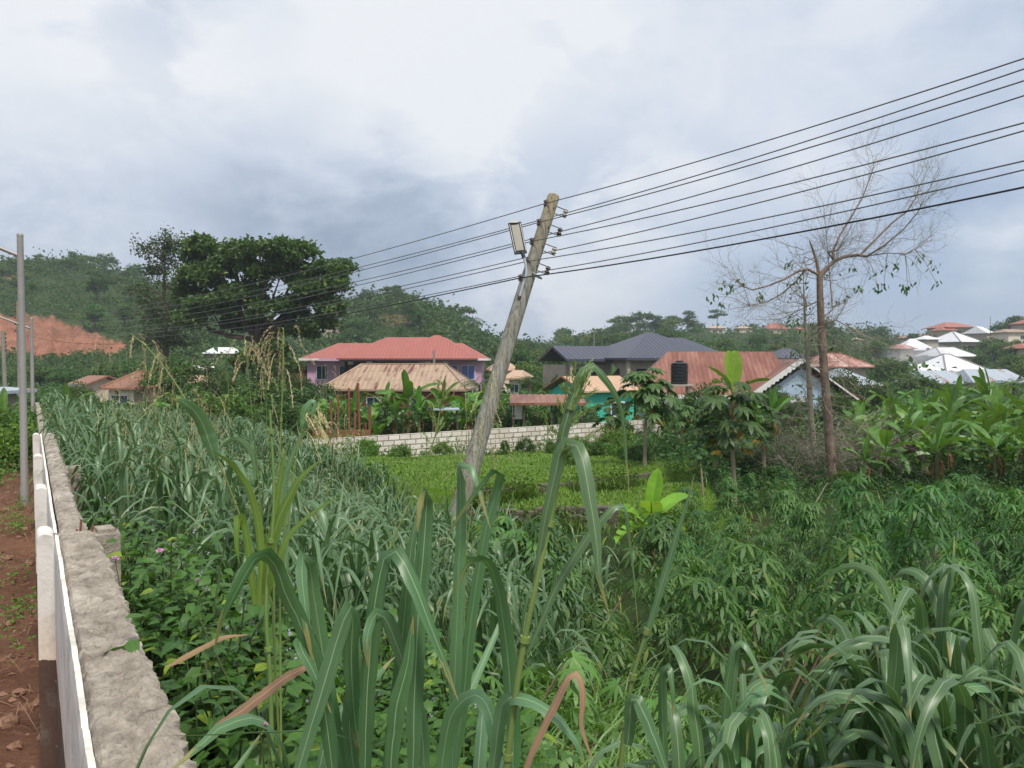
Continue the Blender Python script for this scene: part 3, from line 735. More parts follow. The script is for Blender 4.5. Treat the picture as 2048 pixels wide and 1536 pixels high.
A = pt(1310, 948, 23.6); B = pt(1400, 958, 24.5)
long_wall('block_heap', 'dark remnant of block wall right of the tall papaya trunk', Vector((A.x, A.y, 0)), Vector((B.x, B.y, 0)), pt(0, 945, 23.6).z, pt(0, 952, 24.5).z, .4, M['oldblock'], .8, rough=.5)
A = pt(1795, 1062, 15.5); B = pt(1960, 1068, 15.3)
long_wall('block_heap', 'low broken row of grey blocks among cassava plants, below the banana grove', Vector((A.x, A.y, 0)), Vector((B.x, B.y, 0)), A.z, B.z, .4, M['oldblock'], .5, rough=.8)

# ---------------------------------------------------------------- leaning pole, insulators, street light
PB, PT = pt(884, 1150, 14.0), pt(1107, 394, 15.0)
def on_pole(px, py, off=0.):
    """point level with a pixel, at the pole's distance there; off: towards the camera"""
    t = (1150 - py) / (1150 - 394.)
    return pt(px, py, 14.0 + t - off)
def make_pole():
    base = Vector((PB.x, PB.y, gz(PB.x, PB.y)))
    ax = (PT - PB).normalized(); PB0 = PB - ax * ((PB.z - base.z + .4) / ax.z)
    root = empty('utility_pole', PB0, 0, 'leaning weathered wooden pole carrying the wires and the street light', 'utility pole')
    mb = MB(); n = 14; pts = []; rad = []
    for i in range(n):
        t = i / (n - 1); p = PB0.lerp(PT, t) - PB0
        bend = math.sin(t * math.pi) * .05
        pts.append(p + Vector((-bend, 0, 0))); rad.append(.190 - .078 * t ** .9)
    e = ax
    pts += [PT - PB0 + e * .035, PT - PB0 + e * .05]; rad += [.098, .07]
    mb.tube(pts, rad, 20); mb.build('shaft', M['pole'], root, True)
    for px, py in ((1108, 416), (1097, 454), (1086, 492), (1075, 531), (1064, 571)):
        mb = MB(); c = on_pole(px, py, .108) - PB0; mb.tube([c + Vector((0, .02, 0)), c - Vector((0, .006, 0))], .011, 8)
        mb.build('bolt_hole', M['black'], root)
    ins = []
    for k, (px, py) in enumerate(((1092, 407), (1078, 445), (1064, 483), (1055, 523), (1041, 556))):
        c = on_pole(px, py, .06) - PB0
        b = MB()
        for dz in (-.055, .055): b.box((c.x + .05, c.y, c.z + dz), (.19, .03, .008))
        b.tube([c + Vector((0, 0, -.075)), c + Vector((0, 0, .075))], .008, 6)
        bo = b.build('insulator_bracket', M['dark_metal'], root)
        b = MB(); b.tube([c + Vector((0, 0, z)) for z in (-.045, -.04, -.02, -.01, .01, .02, .04, .045)], [.03, .045, .045, .024, .024, .045, .045, .03], 12)
        b.build('insulator', M['ceramic'], bo, True)
        ins.append(c + PB0 + Vector((0, -.03, 0)))
    for k, (px, py) in enumerate(((1130, 427), (1119, 464), (1108, 502), (1095, 541))):
        c = on_pole(px, py, -.02) - PB0
        b = MB()
        u = Vector((-.62, 0, .78)) * 1.0
        for s_ in (-1, 1):
            a0 = c + Vector((.26 * 0, 0, 0)) + ax * (.07 * s_)
            b.tube([a0 + Vector((-.19, .02, .075)), a0 + Vector((.035, 0, -.014))], .011, 6)
        b.tube([c + ax * .085, c - ax * .085], .008, 6)
        bo = b.build('insulator_bracket', M['dark_metal'], root)
        b = MB(); b.tube([c + ax * z for z in (-.05, -.045, -.022, -.012, .012, .022, .045, .05)], [.03, .048, .048, .026, .026, .048, .048, .03], 12)
        b.build('insulator', M['ceramic_w' if k % 2 == 0 else 'ceramic'], bo, True)
        ins.append(c + PB0 + Vector((0, -.03, 0)))
    # steel strap that holds the lamp tube
    mb = MB(); ring = []
    c = on_pole(1070, 550) - PB0
    q = ax.cross(Vector((0, 1, 0))).normalized(); w = Vector((0, 1, 0))
    for i in range(25):
        a = 2 * math.pi * i / 24; ring.append(c + (q * math.cos(a) + w * math.sin(a)) * .136 + ax * (.03 * math.cos(a)))
    mb.tube(ring, .014, 6, cap=False); mb.build('strap', M['galv'], root)
    return ins
INS = make_pole()

def make_street_light():
    o = on_pole(1043, 590, .14)
    root = empty('street_light', o, 0, 'rectangular grey street light on a bent steel tube strapped to the leaning pole', 'street light')
    P = lambda px, py, f=.14: on_pole(px, py, f) - o
    mb = MB(); mb.tube([P(1040, 592), P(1046, 570), P(1052, 552), P(1053, 540), P(1051, 526), P(1048, 514)], .027, 10)
    mb.build('tube_arm', M['galv'], root, True)
    mb = MB(); mb.tube([P(1040, 592) + Vector((0, 0, -.01)), P(1038, 597)], .034, 10); mb.build('end_cap', M['dark_metal'], root)
    # lamp head: a tilted flat box seen from its underside
    tl, tr, br, bl = P(1016, 446), P(1042, 443), P(1054, 505), P(1029, 508)
    ex = (tr - tl); ey = (bl - tl); nrm = ex.cross(ey).normalized()
    if nrm.y > 0: nrm = -nrm
    def slab(name, mat, inset, f0, f1, par):
        b = MB(); V = []
        for f in (f0, f1):
            for (u, v) in ((inset, inset * .45), (1 - inset, inset * .45), (1 - inset, 1 - inset * .45), (inset, 1 - inset * .45)):
                V.append(tuple(tl + ex * u + ey * v + (tr - tl - (br - bl)) * -v * u + nrm * f))
        b.add(V, [(0, 1, 2, 3), (7, 6, 5, 4), (0, 4, 5, 1), (1, 5, 6, 2), (2, 6, 7, 3), (3, 7, 4, 0)])
        return b.build(name, mat, par)
    h = slab('lamp_head', M['dark_metal'], 0., -.06, .0, root)
    slab('lens', M['lens'], .2, .001, .012, h)
    b = MB()
    for u in (.09, .91): b.tube([tl + ex * u + ey * .06 + nrm * .008, tl + ex * u + ey * .94 + nrm * .008], .007, 6)
    b.build('trim_bar', M['white'], h)
    b = MB(); m = tl + ex * .5 - ey * .02
    b.box(tuple(m), (.13, .06, .045)); b.build('sensor_cap', M['white'], h)
    b = MB(); b.tube([P(1048, 516), P(1044, 503)], .036, 10); b.build('neck', M['dark_metal'], root, True)
make_street_light()

# ---------------------------------------------------------------- the line: nine wires
def make_wires():
    far_y = [611, 614, 627, 630, 643, 646, 649, 653, 664]
    order = [0, 5, 1, 6, 2, 7, 3, 8, 4]
    right = [113, 134, 158, 188, 243, 259, 320, 338, 373]
    names = ['topmost bare wire, tied to the highest insulator on the left of the leaning pole', 'second wire from the top, on the highest right-hand insulator of the leaning pole',
             'third wire from the top, on the second left insulator', 'fourth wire from the top, on the second right-hand insulator', 'fifth wire from the top, level with the street light head',
             'sixth wire from the top, on the third right-hand insulator', 'seventh wire from the top, passing just above the bend of the lamp tube',
             'eighth wire from the top, on the lowest right-hand insulator', 'black insulated cable, thickest and lowest line on the leaning pole']
    for k in range(9):
        a = INS[order[k]]; f = pt(33, far_y[k], 60.)
        f = f + Vector(((k % 2) * .3, 0, 0))
        pts = []
        for i in range(41):
            t = 1 - i / 40; t = t ** 1.5
            p = a.lerp(f, t); p.z -= 4 * 1.05 * t * (1 - t); pts.append(p)
        d = Vector((.643, -.766, 0)); u = (2048 - 1024) / F
        t1 = (u * a.y - a.x) / (d.x - u * d.y); zt = pt(2048, right[k], a.y + d.y * t1).z
        b_ = .0042; A_ = (zt - a.z - b_ * t1 * t1) / t1
        for i in range(1, 31):
            t = 22. * i / 30; p = a + d * t; p.z = a.z + A_ * t + b_ * t * t; pts.append(p)
        o = pts[40]
        mb = MB(); mb.tube([p - o for p in pts], .0115 if k == 8 else .0088, 6)
        w = mb.build('power_cable' if k == 8 else 'power_line', M['cable'] if k == 8 else M['wire'], None, True)
        w.location = o
        tag(w, names[k], 'wire', 'wires on the leaning pole')
make_wires()

def plain_pole(name, label, px, py_top, d, r0, r1, n_ins, lean=0., side=1, step=.35):
    t = pt(px, py_top, d); z0 = gz(t.x, t.y) - .3
    root = empty(name, (t.x - lean, t.y, z0), 0, label, 'utility pole')
    mb = MB(); h = t.z - z0
    mb.tube([(0, 0, 0), (lean * .5, 0, h * .5), (lean, 0, h)], [r0, (r0 + r1) / 2, r1], 10); mb.build('shaft', M['pole'], root, True)
    for k in range(n_ins):
        z = h - .25 - step * k; b = MB(); x = lean * z / h
        b.box((x + side * .13, -.02, z), (.24, .03, .02)); b.tube([(x + side * .22, -.02, z - .07), (x + side * .22, -.02, z - .03), (x + side * .22, -.02, z + .03), (x + side * .22, -.02, z + .07)], [.04, .07, .07, .04], 8)
        b.build('insulator', M['ceramic'], root)
plain_pole('utility_pole', 'slim far utility pole almost hidden behind the nearest grey street lamp', 36, 603, 60.3, .16, .12, 5, side=-1, step=.48)
plain_pole('utility_pole', 'short-looking wooden pole at the far left edge, left of both street lamps', 6, 662, 70, .2, .16, 5, side=1, lean=-.1)
plain_pole('utility_pole', 'thin grey pole standing in front of the red roof of the lavender house', 868, 701, 70, .11, .1, 0)
plain_pole('utility_pole', 'small distant pole with a crossarm on the ridge left of the dark blue roof', 1188, 662, 150, .1, .08, 0)
plain_pole('utility_pole', 'thin mast on the skyline above the long white roof at the far right', 1981, 634, 260, .12, .1, 0)

# ---------------------------------------------------------------- grey street lamps beyond the wall
def street_lamp(label, px, ptop, d, r, arm_rise):
    t = pt(px, ptop, d); z0 = gz(t.x, t.y) - .1; h = t.z - z0
    root = empty('street_lamp', (t.x, t.y, z0), 0, label, 'street lamp', 'grey street lamps behind the boundary wall')
    mb = MB(); mb.tube([(0, 0, 0), (0, 0, .45), (0, 0, .47), (0, 0, h - .06)], [r * 1.28, r * 1.25, r * 1.12, r * .92], 16); mb.build('post', M['metal_grey'], root, True)
    mb = MB(); mb.tube([(0, 0, h - .06), (0, 0, h - .03), (0, 0, h - .01), (0, 0, h)], [r * .96, r * .98, r * .7, r * .2], 16); mb.build('cap', M['metal_grey'], root, True)
    za = h - .42
    mb = MB(); mb.tube([(0, 0, za), (-.9, -.3, za + .40), (-1.7, -.55, za + .72)], [.036, .034, .03], 10); mb.build('arm', M['metal_grey'], root, True)
    mb = MB(); c = Vector((-2.0, -.65, za + .82))
    mb.box(tuple(c), (.7, .26, .09), rz=.3); hd = mb.build('lamp_head', M['metal_grey'], root)
    mb = MB(); mb.box((c.x, c.y, c.z - .052), (.5, .18, .012), rz=.3); mb.build('lens', M['lens'], hd)
street_lamp('nearest grey steel street lamp beside the boundary wall, its arm leaving the picture', 40, 466, 14.6, .058, .4)
street_lamp('smaller grey steel street lamp farther along the wall, right of the nearest lamp post', 62.5, 635, 29.8, .062, .4)
# ---------------------------------------------------------------- houses
def uv_face(pts):
    P = np.array(pts, float); e = P[1] - P[0]; e /= np.linalg.norm(e) + 1e-9
    n = np.cross(P[1] - P[0], P[-1] - P[0]); n /= np.linalg.norm(n) + 1e-9; v = np.cross(n, e)
    return [((p - P[0]).dot(e), (p - P[0]).dot(v)) for p in P]
def roof_geo(mb, c, w, d, h, ridge, kind='hip', rz=0., th=.14, m=0, ridge_off=0.):
    """hip (or gable) roof: eave rectangle w x d at height c.z, ridge along its local x"""
    cr, sr = math.cos(rz), math.sin(rz)
    T = lambda x, y, z: (c[0] + x * cr - y * sr, c[1] + x * sr + y * cr, c[2] + z)
    a, b = w / 2, d / 2; q = ridge / 2 if kind == 'hip' else a
    o = ridge_off
    for z_, fl in ((0, 0), (-th, 1)):
        E = [T(-a, -b, z_), T(a, -b, z_), T(a, b, z_), T(-a, b, z_)]
        if kind == 'pyramid': R0 = R1 = T(o, 0, h + z_)
        else: R0, R1 = T(-q + o, 0, h + z_), T(q + o, 0, h + z_)
        fs = [[E[0], E[1], R1, R0], [E[2], E[3], R0, R1]]
        if kind != 'gable': fs += [[E[1], E[2], R1], [E[3], E[0], R0]]
        if kind == 'pyramid': fs[0] = [E[0], E[1], R0]; fs[1] = [E[2], E[3], R0]
        for f in fs:
            f = f[::-1] if fl else f
            mb.poly(f, uv=uv_face(f), m=m)
    E0 = [T(-a, -b, 0), T(a, -b, 0), T(a, b, 0), T(-a, b, 0)]; E1 = [T(-a, -b, -th), T(a, -b, -th), T(a, b, -th), T(-a, b, -th)]
    for i in range(4):
        j = (i + 1) % 4
        if kind == 'gable' and i in (1, 3):
            R, Rl = T(q if i == 1 else -q, 0, h), T(q if i == 1 else -q, 0, h - th)
            mb.poly([E0[i], R, Rl, E1[i]], m=m); mb.poly([R, E0[j], E1[j], Rl], m=m)
        else: mb.poly([E1[i], E1[j], E0[j], E0[i]], m=m)
def ridge_caps(mb, c, w, d, h, ridge, kind='hip', rz=0., r=.09):
    cr, sr = math.cos(rz), math.sin(rz)
    T = lambda x, y, z: Vector((c[0] + x * cr - y * sr, c[1] + x * sr + y * cr, c[2] + z))
    q = ridge / 2 if kind == 'hip' else (0 if kind == 'pyramid' else w / 2)
    if q: mb.tube([T(-q, 0, h + .02), T(q, 0, h + .02)], r, 6)
    if kind != 'gable':
        for sx_ in (-1, 1):
            for sy_ in (-1, 1): mb.tube([T(sx_ * q, 0, h + .02), T(sx_ * w / 2, sy_ * d / 2, .03)], r, 6)
def add_window(root, x, y, z, w, h, face='front', frame=None, glass=None, bars=1):
    """window in a wall: frame standing a little proud, pane behind it"""
    fm = frame or M['white']; gm = glass or M['window']; t = .07
    f = MB(); p = MB()
    def bx(mb, cx, cz, sx_, sz_, dep, off):
        if face == 'front': mb.box((x + cx, y - off, z + cz), (sx_, dep, sz_))
        elif face == 'left': mb.box((x - off, y + cx, z + cz), (dep, sx_, sz_))
        else: mb.box((x + off, y + cx, z + cz), (dep, sx_, sz_))
    for cx in (-(w - t) / 2, (w - t) / 2): bx(f, cx, 0, t, h, .12, .02)
    for cz in (-(h - t) / 2, (h - t) / 2): bx(f, 0, cz, w - 2 * t, t, .12, .02)
    for i in range(bars): bx(f, -w / 2 + w * (i + 1) / (bars + 1), 0, t * .7, h - 2 * t, .09, .02)
    fo = f.build('window', fm, root)
    bx(p, 0, 0, w - 2 * t, h - 2 * t, .04, .01); p.build('pane', gm, fo)

HOUSES = []
def house(name, label, px0, px1, py_eave, py_ridge, d, dep, rz, wall, roof, kind='hip', ridge=None, oh=.6, wins=(), side_wins=(), cat='house', group=None,
          fascia=None, glass=None, frame=None, caps=None, door=None, wh=None, ridge_off=0.):
    HOUSES.append((px0, px1, py_eave, py_ridge, d))
    c = pt((px0 + px1) / 2, py_eave, d); span = (px1 - px0) / F * d
    # the eave rectangle, turned by rz, should span the given pixels
    w = (span - abs(math.sin(rz)) * dep) / max(.3, abs(math.cos(rz)))
    hr = (py_eave - py_ridge) / F * d
    cy_ = d + dep / 2 * math.cos(rz)
    cx_ = c.x * cy_ / d if abs(rz) < .01 else c.x
    g = min(gz(cx_, cy_), gz(cx_, cy_ - dep / 2)); base = g - .4
    if wh is not None: base = min(g - .3, c.z - wh) if wh > 5 else c.z - wh
    root = empty(name, (cx_, cy_, base), rz, label, cat, group)
    H = c.z - base
    ridge = w * .45 if ridge is None else ridge * w
    ww, wd = w - 2 * oh, dep - 2 * oh
    mb = MB(); mb.box((0, 0, (H - .1) / 2), (ww, wd, H - .1))
    if kind == 'gable':
        hh = hr * wd / dep
        for sx_ in (-1, 1):
            q = [(sx_ * ww / 2, -wd / 2, H - .1), (sx_ * ww / 2, wd / 2, H - .1), (sx_ * ww / 2, 0, H - .1 + hh)]
            mb.poly(q if sx_ > 0 else q[::-1])
    mb.build('wall', wall, root)
    mb = MB(); roof_geo(mb, (0, 0, H), w, dep, hr, ridge, kind, ridge_off=ridge_off); ro = mb.build('roof', roof, root)
    if caps:
        mb = MB(); ridge_caps(mb, (0, 0, H), w, dep, hr, ridge, kind, r=.08 if caps is True else caps); mb.build('ridge_cap', roof if caps is True else M['metal_grey'], ro)
    if fascia:
        mb = MB()
        for y_ in (-dep / 2 - .02, dep / 2 + .02): mb.box((0, y_, H - .1), (w + .04, .03, .22))
        for x_ in (-w / 2 - .02, w / 2 + .02):
            if kind != 'gable': mb.box((x_, 0, H - .1), (.03, dep, .22))
        mb.build('fascia', fascia, root)
    for (u, zf, a, b) in wins: add_window(root, u * ww / 2, -wd / 2, H - zf, a, b, 'front', frame, glass)
    for (u, zf, a, b, f) in side_wins: add_window(root, (-ww / 2 if f == 'left' else ww / 2), u * wd / 2, H - zf, a, b, f, frame, glass)
    if door:
        mb = MB(); mb.box((door * ww / 2, -wd / 2 - .03, H - 2.3), (.95, .08, 2.1)); mb.build('door', M['timber'], root)
    return root, w, H, hr

# lavender house with the long red roof
def lavender():
    d = 84; root, w, H, hr = house('lavender_house', 'lavender walled house with long red hipped roof below the cone-shaped hill', 612, 990, 717, 684, d, 11, 0, M['pink'], M['r_red'], ridge=.70, oh=.7, fascia=M['white'],
        wins=((-.56, 1.5, 1.3, 1.5), (-.83, 1.5, 1.2, 1.5)), side_wins=())
    k = d / F
    X = lambda px: (px - 801) * k
    mb = MB()
    roof_geo(mb, (X(834), 0, H + .02), 272 * k, 13.4, 2.35, 125 * k, 'hip')
    roof_geo(mb, (X(785), -1.8, H + .02), 178 * k, 11.5, 2.05, 2.2, 'hip')
    roof_geo(mb, (X(881), -1.5, H + .02), 178 * k, 12., 2.55, .5, 'hip')
    mb.build('roof', M['r_red'], root)
    mb = MB(); mb.box((X(800), -4.8, H - .12), (290 * k, 2.6, .28)); mb.build('porch_beam', M['pink'], root)
    mb = MB(); mb.box((X(776), -4.72, H - 1.3), (148 * k, .5, 1.9)); mb.build('porch_shade_panel', M['dark'], root)  # dark slab stands in for the shade under the porch
    for px in (718, 755, 872, 907):
        mb = MB(); mb.tube([(X(px), -6.0, H - 4.5), (X(px), -6.0, H - .6)], .17, 10)
        c = mb.build('column', M['redcol'], root)
        mb = MB(); mb.box((X(px), -6.0, H - .45), (.5, .5, .32)); mb.build('capital', M['white'], c)
    for px, a in ((915, 1.5), (950, 1.5)): add_window(root, X(px), -4.85, H - 1.45, a, 1.55, 'front', M['white'], M['window_blue'])
    mb = MB(); mb.box((X(598), -3.2, H - 2.6), (2.3, 3., 3.4)); mb.build('stair_wing', M['maroon'], root)
    mb = MB(); mb.box((X(598), -3.2, H - .8), (2.7, 3.5, .12)); mb.build('stair_canopy', M['r_brown'], root)
lavender()
house('tan_roof_house', 'tan sheet roofed red house with rust stains, in front of the lavender house', 636, 948, 779, 729, 62, 8.5, -.06, M['maroon'], M['r_tan'], ridge=.60, oh=.5, wins=((-.3, 1.2, 1.2, 1.2), (.35, 1.2, 1.2, 1.2)), caps=True)
house('small_house', 'small peach roofed house right beside the lavender house, partly behind the leaning pole', 968, 1040, 740, 724, 92, 6, .1, M['cream'], M['r_peach'])
house('small_house', 'low orange roof above dark trees just right of the leaning pole', 1003, 1072, 756, 741, 74, 6, -.2, M['cream'], M['r_peach'], wins=((.2, 1., .9, .9),))

# unfinished two-storey house under the dark blue roof
HOUSES += [(1130, 1440, 722, 662, 70), (1305, 1770, 795, 707, 50), (1100, 1262, 785, 755, 41), (598, 612, 760, 720, 80)]
def blue_roof():
    d = 70; k = d / F; rz = .42
    c = pt(1290, 716, d + 5); g = gz(c.x, c.y); z0 = g - .4; H = c.z - z0
    root = empty('unfinished_house', (c.x, c.y, z0), rz, 'unfinished two-storey block house with dark blue pyramid roof and open verandas', 'house')
    mb = MB()
    mb.box((0, 0, H / 2 - .1), (8.4, 7.2, H - .2)); mb.box((-6.2, 2.0, H / 2 - .3), (4.6, 4.6, H - .6)); mb.box((.6, -.0, H - 3.4), (10.8, 9.2, .3))
    mb.build('wall', M['block2'], root)
    mb = MB()
    roof_geo(mb, (.5, 0, H), 11.0, 9.6, 2.4, .6, 'hip', th=.22)
    roof_geo(mb, (3.4, .6, H + .01), 8.6, 8.4, 1.95, 2.6, 'hip', th=.22)
    roof_geo(mb, (-5.6, 1.6, H - .10), 6.6, 5.6, 1.2, 6.4, 'gable', th=.22)
    mb.build('roof', M['r_blue'], root)
    for x, y in ((-4.5, -4.2), (-.4, -4.2), (.35, -4.2), (5.4, -4.2), (-4.5, 0.)):
        mb = MB(); mb.box((x, y, H - 1.75), (.28, .28, 3.2)); mb.build('column', M['block'], root)
    for x in (-8.2, -6.4):
        mb = MB(); mb.box((x, -.75, H - 1.8), (.26, .26, 3.0)); mb.build('column', M['block'], root)
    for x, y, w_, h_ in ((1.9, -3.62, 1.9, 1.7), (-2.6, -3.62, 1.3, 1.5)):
        mb = MB(); mb.box((x, y, H - 1.7), (w_, .06, h_)); mb.build('window_shade_panel', M['dark'], root)  # dark sheet on the wall, painted as the shade within
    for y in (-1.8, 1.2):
        mb = MB(); mb.box((-4.22, y, H - 1.7), (.06, 1.1, 1.5)); mb.build('window_shade_panel', M['dark'], root)
    mb = MB(); mb.box((-6.3, -.34, H - 2.0), (2.6, .06, 2.0)); mb.build('veranda_shade_panel', M['dark'], root)  # flat dark sheet gives the recessed veranda its shade by colour
    mb = MB(); mb.box((3.6, -3.63, H - 2.0), (1.6, .06, 2.3)); mb.build('veranda_shade_panel', M['dark'], root)
blue_roof()

# rusty roofed house with a pale blue gable
def rust_house():
    d = 50; k = d / F; rz = -.12
    c = pt(1450, 790, d); g = gz(c.x, c.y); z0 = g - .4; H = c.z - z0
    root = empty('rusty_roof_house', (c.x, c.y + 5, z0), rz, 'house with broad rusty sheet roof and pale blue gable wall behind the papaya trees', 'house')
    mb = MB(); mb.box((0, 0, H / 2 - .15), (9.2, 8.4, H - .3)); mb.box((5.0, -.9, H / 2 - .1), (5.2, 9.6, H - .2))
    hh = 2.15
    q = [(2.4, -5.72, H - .2), (7.6, -5.72, H - .2), (5.0, -5.72, H - .2 + hh * .88)]; mb.poly(q)
    mb.build('wall', M['paleblue'], root)
    mb = MB(); roof_geo(mb, (0, 0, H), 10.6, 10.2, 2.75, 7.0, 'hip', ridge_off=.9, th=.1)
    roof_geo(mb, (5.0, -.9, H - .12), 10.4, 6.6, 2.35, 10.4, 'gable', rz=math.pi / 2, th=.1)
    mb.build('roof', M['r_rust'], root)
    mb = MB()
    for s_ in (-1, 1):
        a = Vector((5.0 + s_ * 3.32, -6.16, H - .28)); b = Vector((5.0, -6.16, H + 2.2)); n = 14
        for i in range(n):
            p = a.lerp(b, (i + .5) / n); sl = math.atan2(b.z - a.z, (b.x - a.x))
            L = (b - a).length / n
            V = []
            for dy_ in (-.03, .03):
                for (u, v) in ((-L / 2, -.10), (0, -.19), (L / 2, -.10), (L / 2, .16), (-L / 2, .16)):
                    x_ = p.x + u * math.cos(sl) - v * math.sin(sl) * (1 if s_ < 0 else 1); z_ = p.z + u * math.sin(sl) + v * math.cos(sl) * (1 if s_ < 0 else -1)
                    V.append((x_, p.y + dy_, z_))
            mb.add(V, f3=[(0, 1, 2), (0, 2, 3), (0, 3, 4), (5, 7, 6), (5, 8, 7), (5, 9, 8)], f4=[(0, 5, 6, 1), (1, 6, 7, 2), (2, 7, 8, 3), (3, 8, 9, 4), (4, 9, 5, 0)])
    mb.build('barge_board', M['white'], root)
    mb = MB(); mb.box((-.6, -5.15, H - .12), (9.4, .03, .25)); mb.build('fascia', M['white'], root)
    mb = MB()
    mb.box((4.6, -7.2, H - 1.15), (3.2, .1, .07)); mb.box((4.6, -7.2, H - 1.75), (3.2, .1, .09))
    for i in range(13): mb.box((3.05 + i * .25, -7.2, H - 1.45), (.07, .07, .52))
    mb.build('balustrade', M['white'], root)
    mb = MB(); mb.box((4.6, -6.5, H - 2.4), (3.4, 1.5, 1.2)); mb.build('porch_floor', M['paleblue'], root)
    add_window(root, -1.2, -4.22, H - 1.2, 1.2, 1.1, 'front'); add_window(root, -3., -4.22, H - 1.2, 1.2, 1.1, 'front')
    mb = MB(); mb.box((5, -5.75, H - .55), (1.3, .1, 1.)); mb.build('shutter', M['white'], root)
rust_house()
house('rear_house', 'grey roofed house with white eaves right of the pale blue gable', 1655, 1772, 770, 738, 62, 7, .35, M['cream'], M['r_grey'], ridge=.3, fascia=M['white'])
house('rear_house', 'house with dark blue roof peeping over the ridge of the rusty roof', 1540, 1602, 716, 696, 75, 6, 0, M['block2'], M['r_blue'], ridge=.3)
house('rear_house', 'house with faded red hipped roof behind the main dead tree trunk', 1632, 1752, 733, 706, 88, 8, .1, M['block2'], M['r_clay'], ridge=.35, caps=True)

# teal house
def teal():
    d = 41; c = pt(1180, 782, d); g = gz(c.x, c.y); z0 = g - .4; H = c.z - z0
    root = empty('teal_house', (c.x + .3, c.y + 2.4, z0), .5, 'turquoise walled house with peach roof, gable end facing the leaning pole', 'house')
    w, dep, hr = 3.7, 4.0, .72
    mb = MB(); mb.box((0, 0, H / 2 - .05), (w - .5, dep - .7, H - .1))
    for s_ in (-1, 1):
        q = [(s_ * (w - .5) / 2, -(dep - .7) / 2, H - .1), (s_ * (w - .5) / 2, (dep - .7) / 2, H - .1), (s_ * (w - .5) / 2, 0, H - .1 + hr * .84)]; mb.poly(q if s_ > 0 else q[::-1])
    mb.build('wall', M['teal'], root)
    mb = MB(); roof_geo(mb, (0, 0, H), w, dep, hr, w, 'gable', th=.09); mb.build('roof', M['r_peach'], root)
    mb = MB()
    for s_ in (-1, 1): mb.tube([(-w / 2 - .02, s_ * dep / 2, H - .05), (-w / 2 - .02, 0, H + hr - .04)], .06, 6)
    mb.build('barge_board', M['timber'], root)
    add_window(root, .5, -(dep - .7) / 2, H - 1.0, .9, .8, 'front'); add_window(root, -(w - .5) / 2, 0, H - 1.1, .9, .8, 'left')
teal()

# rusty lean-to just behind the block wall
def shed():
    a = pt(1020, 806, 38.6); b = pt(1172, 801, 38.6); z0 = gz(a.x, 39) - .1
    root = empty('lean_to_shed', ((a.x + b.x) / 2, 39.3, z0), 0, 'flat rusty sheet lean-to on thin posts just behind the grey block wall', 'shed')
    w = b.x - a.x; h = a.z - z0
    mb = MB(); V = []; n = 40
    for i in range(n + 1):
        for j, (y_, dz) in enumerate(((-.9, 0), (1.6, .32))): V.append((-w / 2 + w * i / n, y_, h + dz + .02 * math.sin(i * 1.9)))
    V = np.array(V); i = np.arange(n) * 2
    mb.add(V, np.stack([i, i + 2, i + 3, i + 1], 1), uv=[(v[0], v[1]) for v in V]); V2 = V - np.array((0, 0, .05)); mb.add(V2, np.stack([i + 1, i + 3, i + 2, i], 1))
    mb.box((0, -.92, h - .04), (w, .04, .12))
    mb.build('roof', M['r_brown'], root)
    for x in (-w / 2 + .15, -w / 2 + .65, .15, w / 2 - .2):
        mb = MB(); mb.tube([(x, -.7, 0), (x + .03, -.7, h - .02)], .05, 6); mb.build('post', M['bark'], root)
    mb = MB(); mb.box((-w / 2 + .35, .3, h - .5), (.5, .05, .7)); mb.build('cloth', M['white'], root)
shed()
def lean2():
    c = pt(890, 818, 36.8); z0 = gz(c.x, c.y); r = empty('low_shelter', (c.x, c.y, z0), .1, 'low grey sheet shelter under the banana plants behind the block wall', 'shed'); h = c.z - z0
    mb = MB(); mb.box((0, 0, h), (1.3, 1.3, .05)); mb.build('roof', M['r_grey'], r)
    for x in (-.55, .55):
        for y in (-.5, .5):
            mb = MB(); mb.tube([(x, y, 0), (x, y, h - .03)], .04, 6); mb.build('post', M['bark'], r)
lean2()

# water tank on its stand
def tank():
    c = pt(1358.5, 768, 47); z0 = gz(c.x, c.y) - .2
    root = empty('water_tank', (c.x, c.y, z0), 0, 'ribbed black plastic water tank in front of the rusty roof', 'water tank'); h = c.z - z0
    mb = MB(); prof = [(0, .46)]; R = .5; 
    for i in range(6):
        z = .05 + i * .185; prof += [(z, R), (z + .12, R), (z + .14, R - .035), (z + .165, R - .035)]
    prof += [(1.18, R), (1.24, R * .86), (1.30, R * .5), (1.31, R * .42), (1.36, R * .42), (1.37, .02)]
    mb.tube([(0, 0, h + z) for z, _ in prof], [r for _, r in prof], 28); mb.build('tank', M['black'], root)
    mb = MB(); mb.box((0, 0, h - .06), (1.4, 1.3, .1)); mb.build('platform', M['block2'], root)
    for x in (-.55, .55):
        for y in (-.5, .5):
            mb = MB(); mb.box((x, y, (h - .12) / 2), (.14, .14, h - .12)); mb.build('leg', M['block2'], root)
    mb = MB(); mb.tube([(.42, -.35, h + .1), (.42, -.46, h + .1), (.42, -.48, h - .6)], .025, 8); mb.build('pipe', M['metal_grey'], root)
tank()

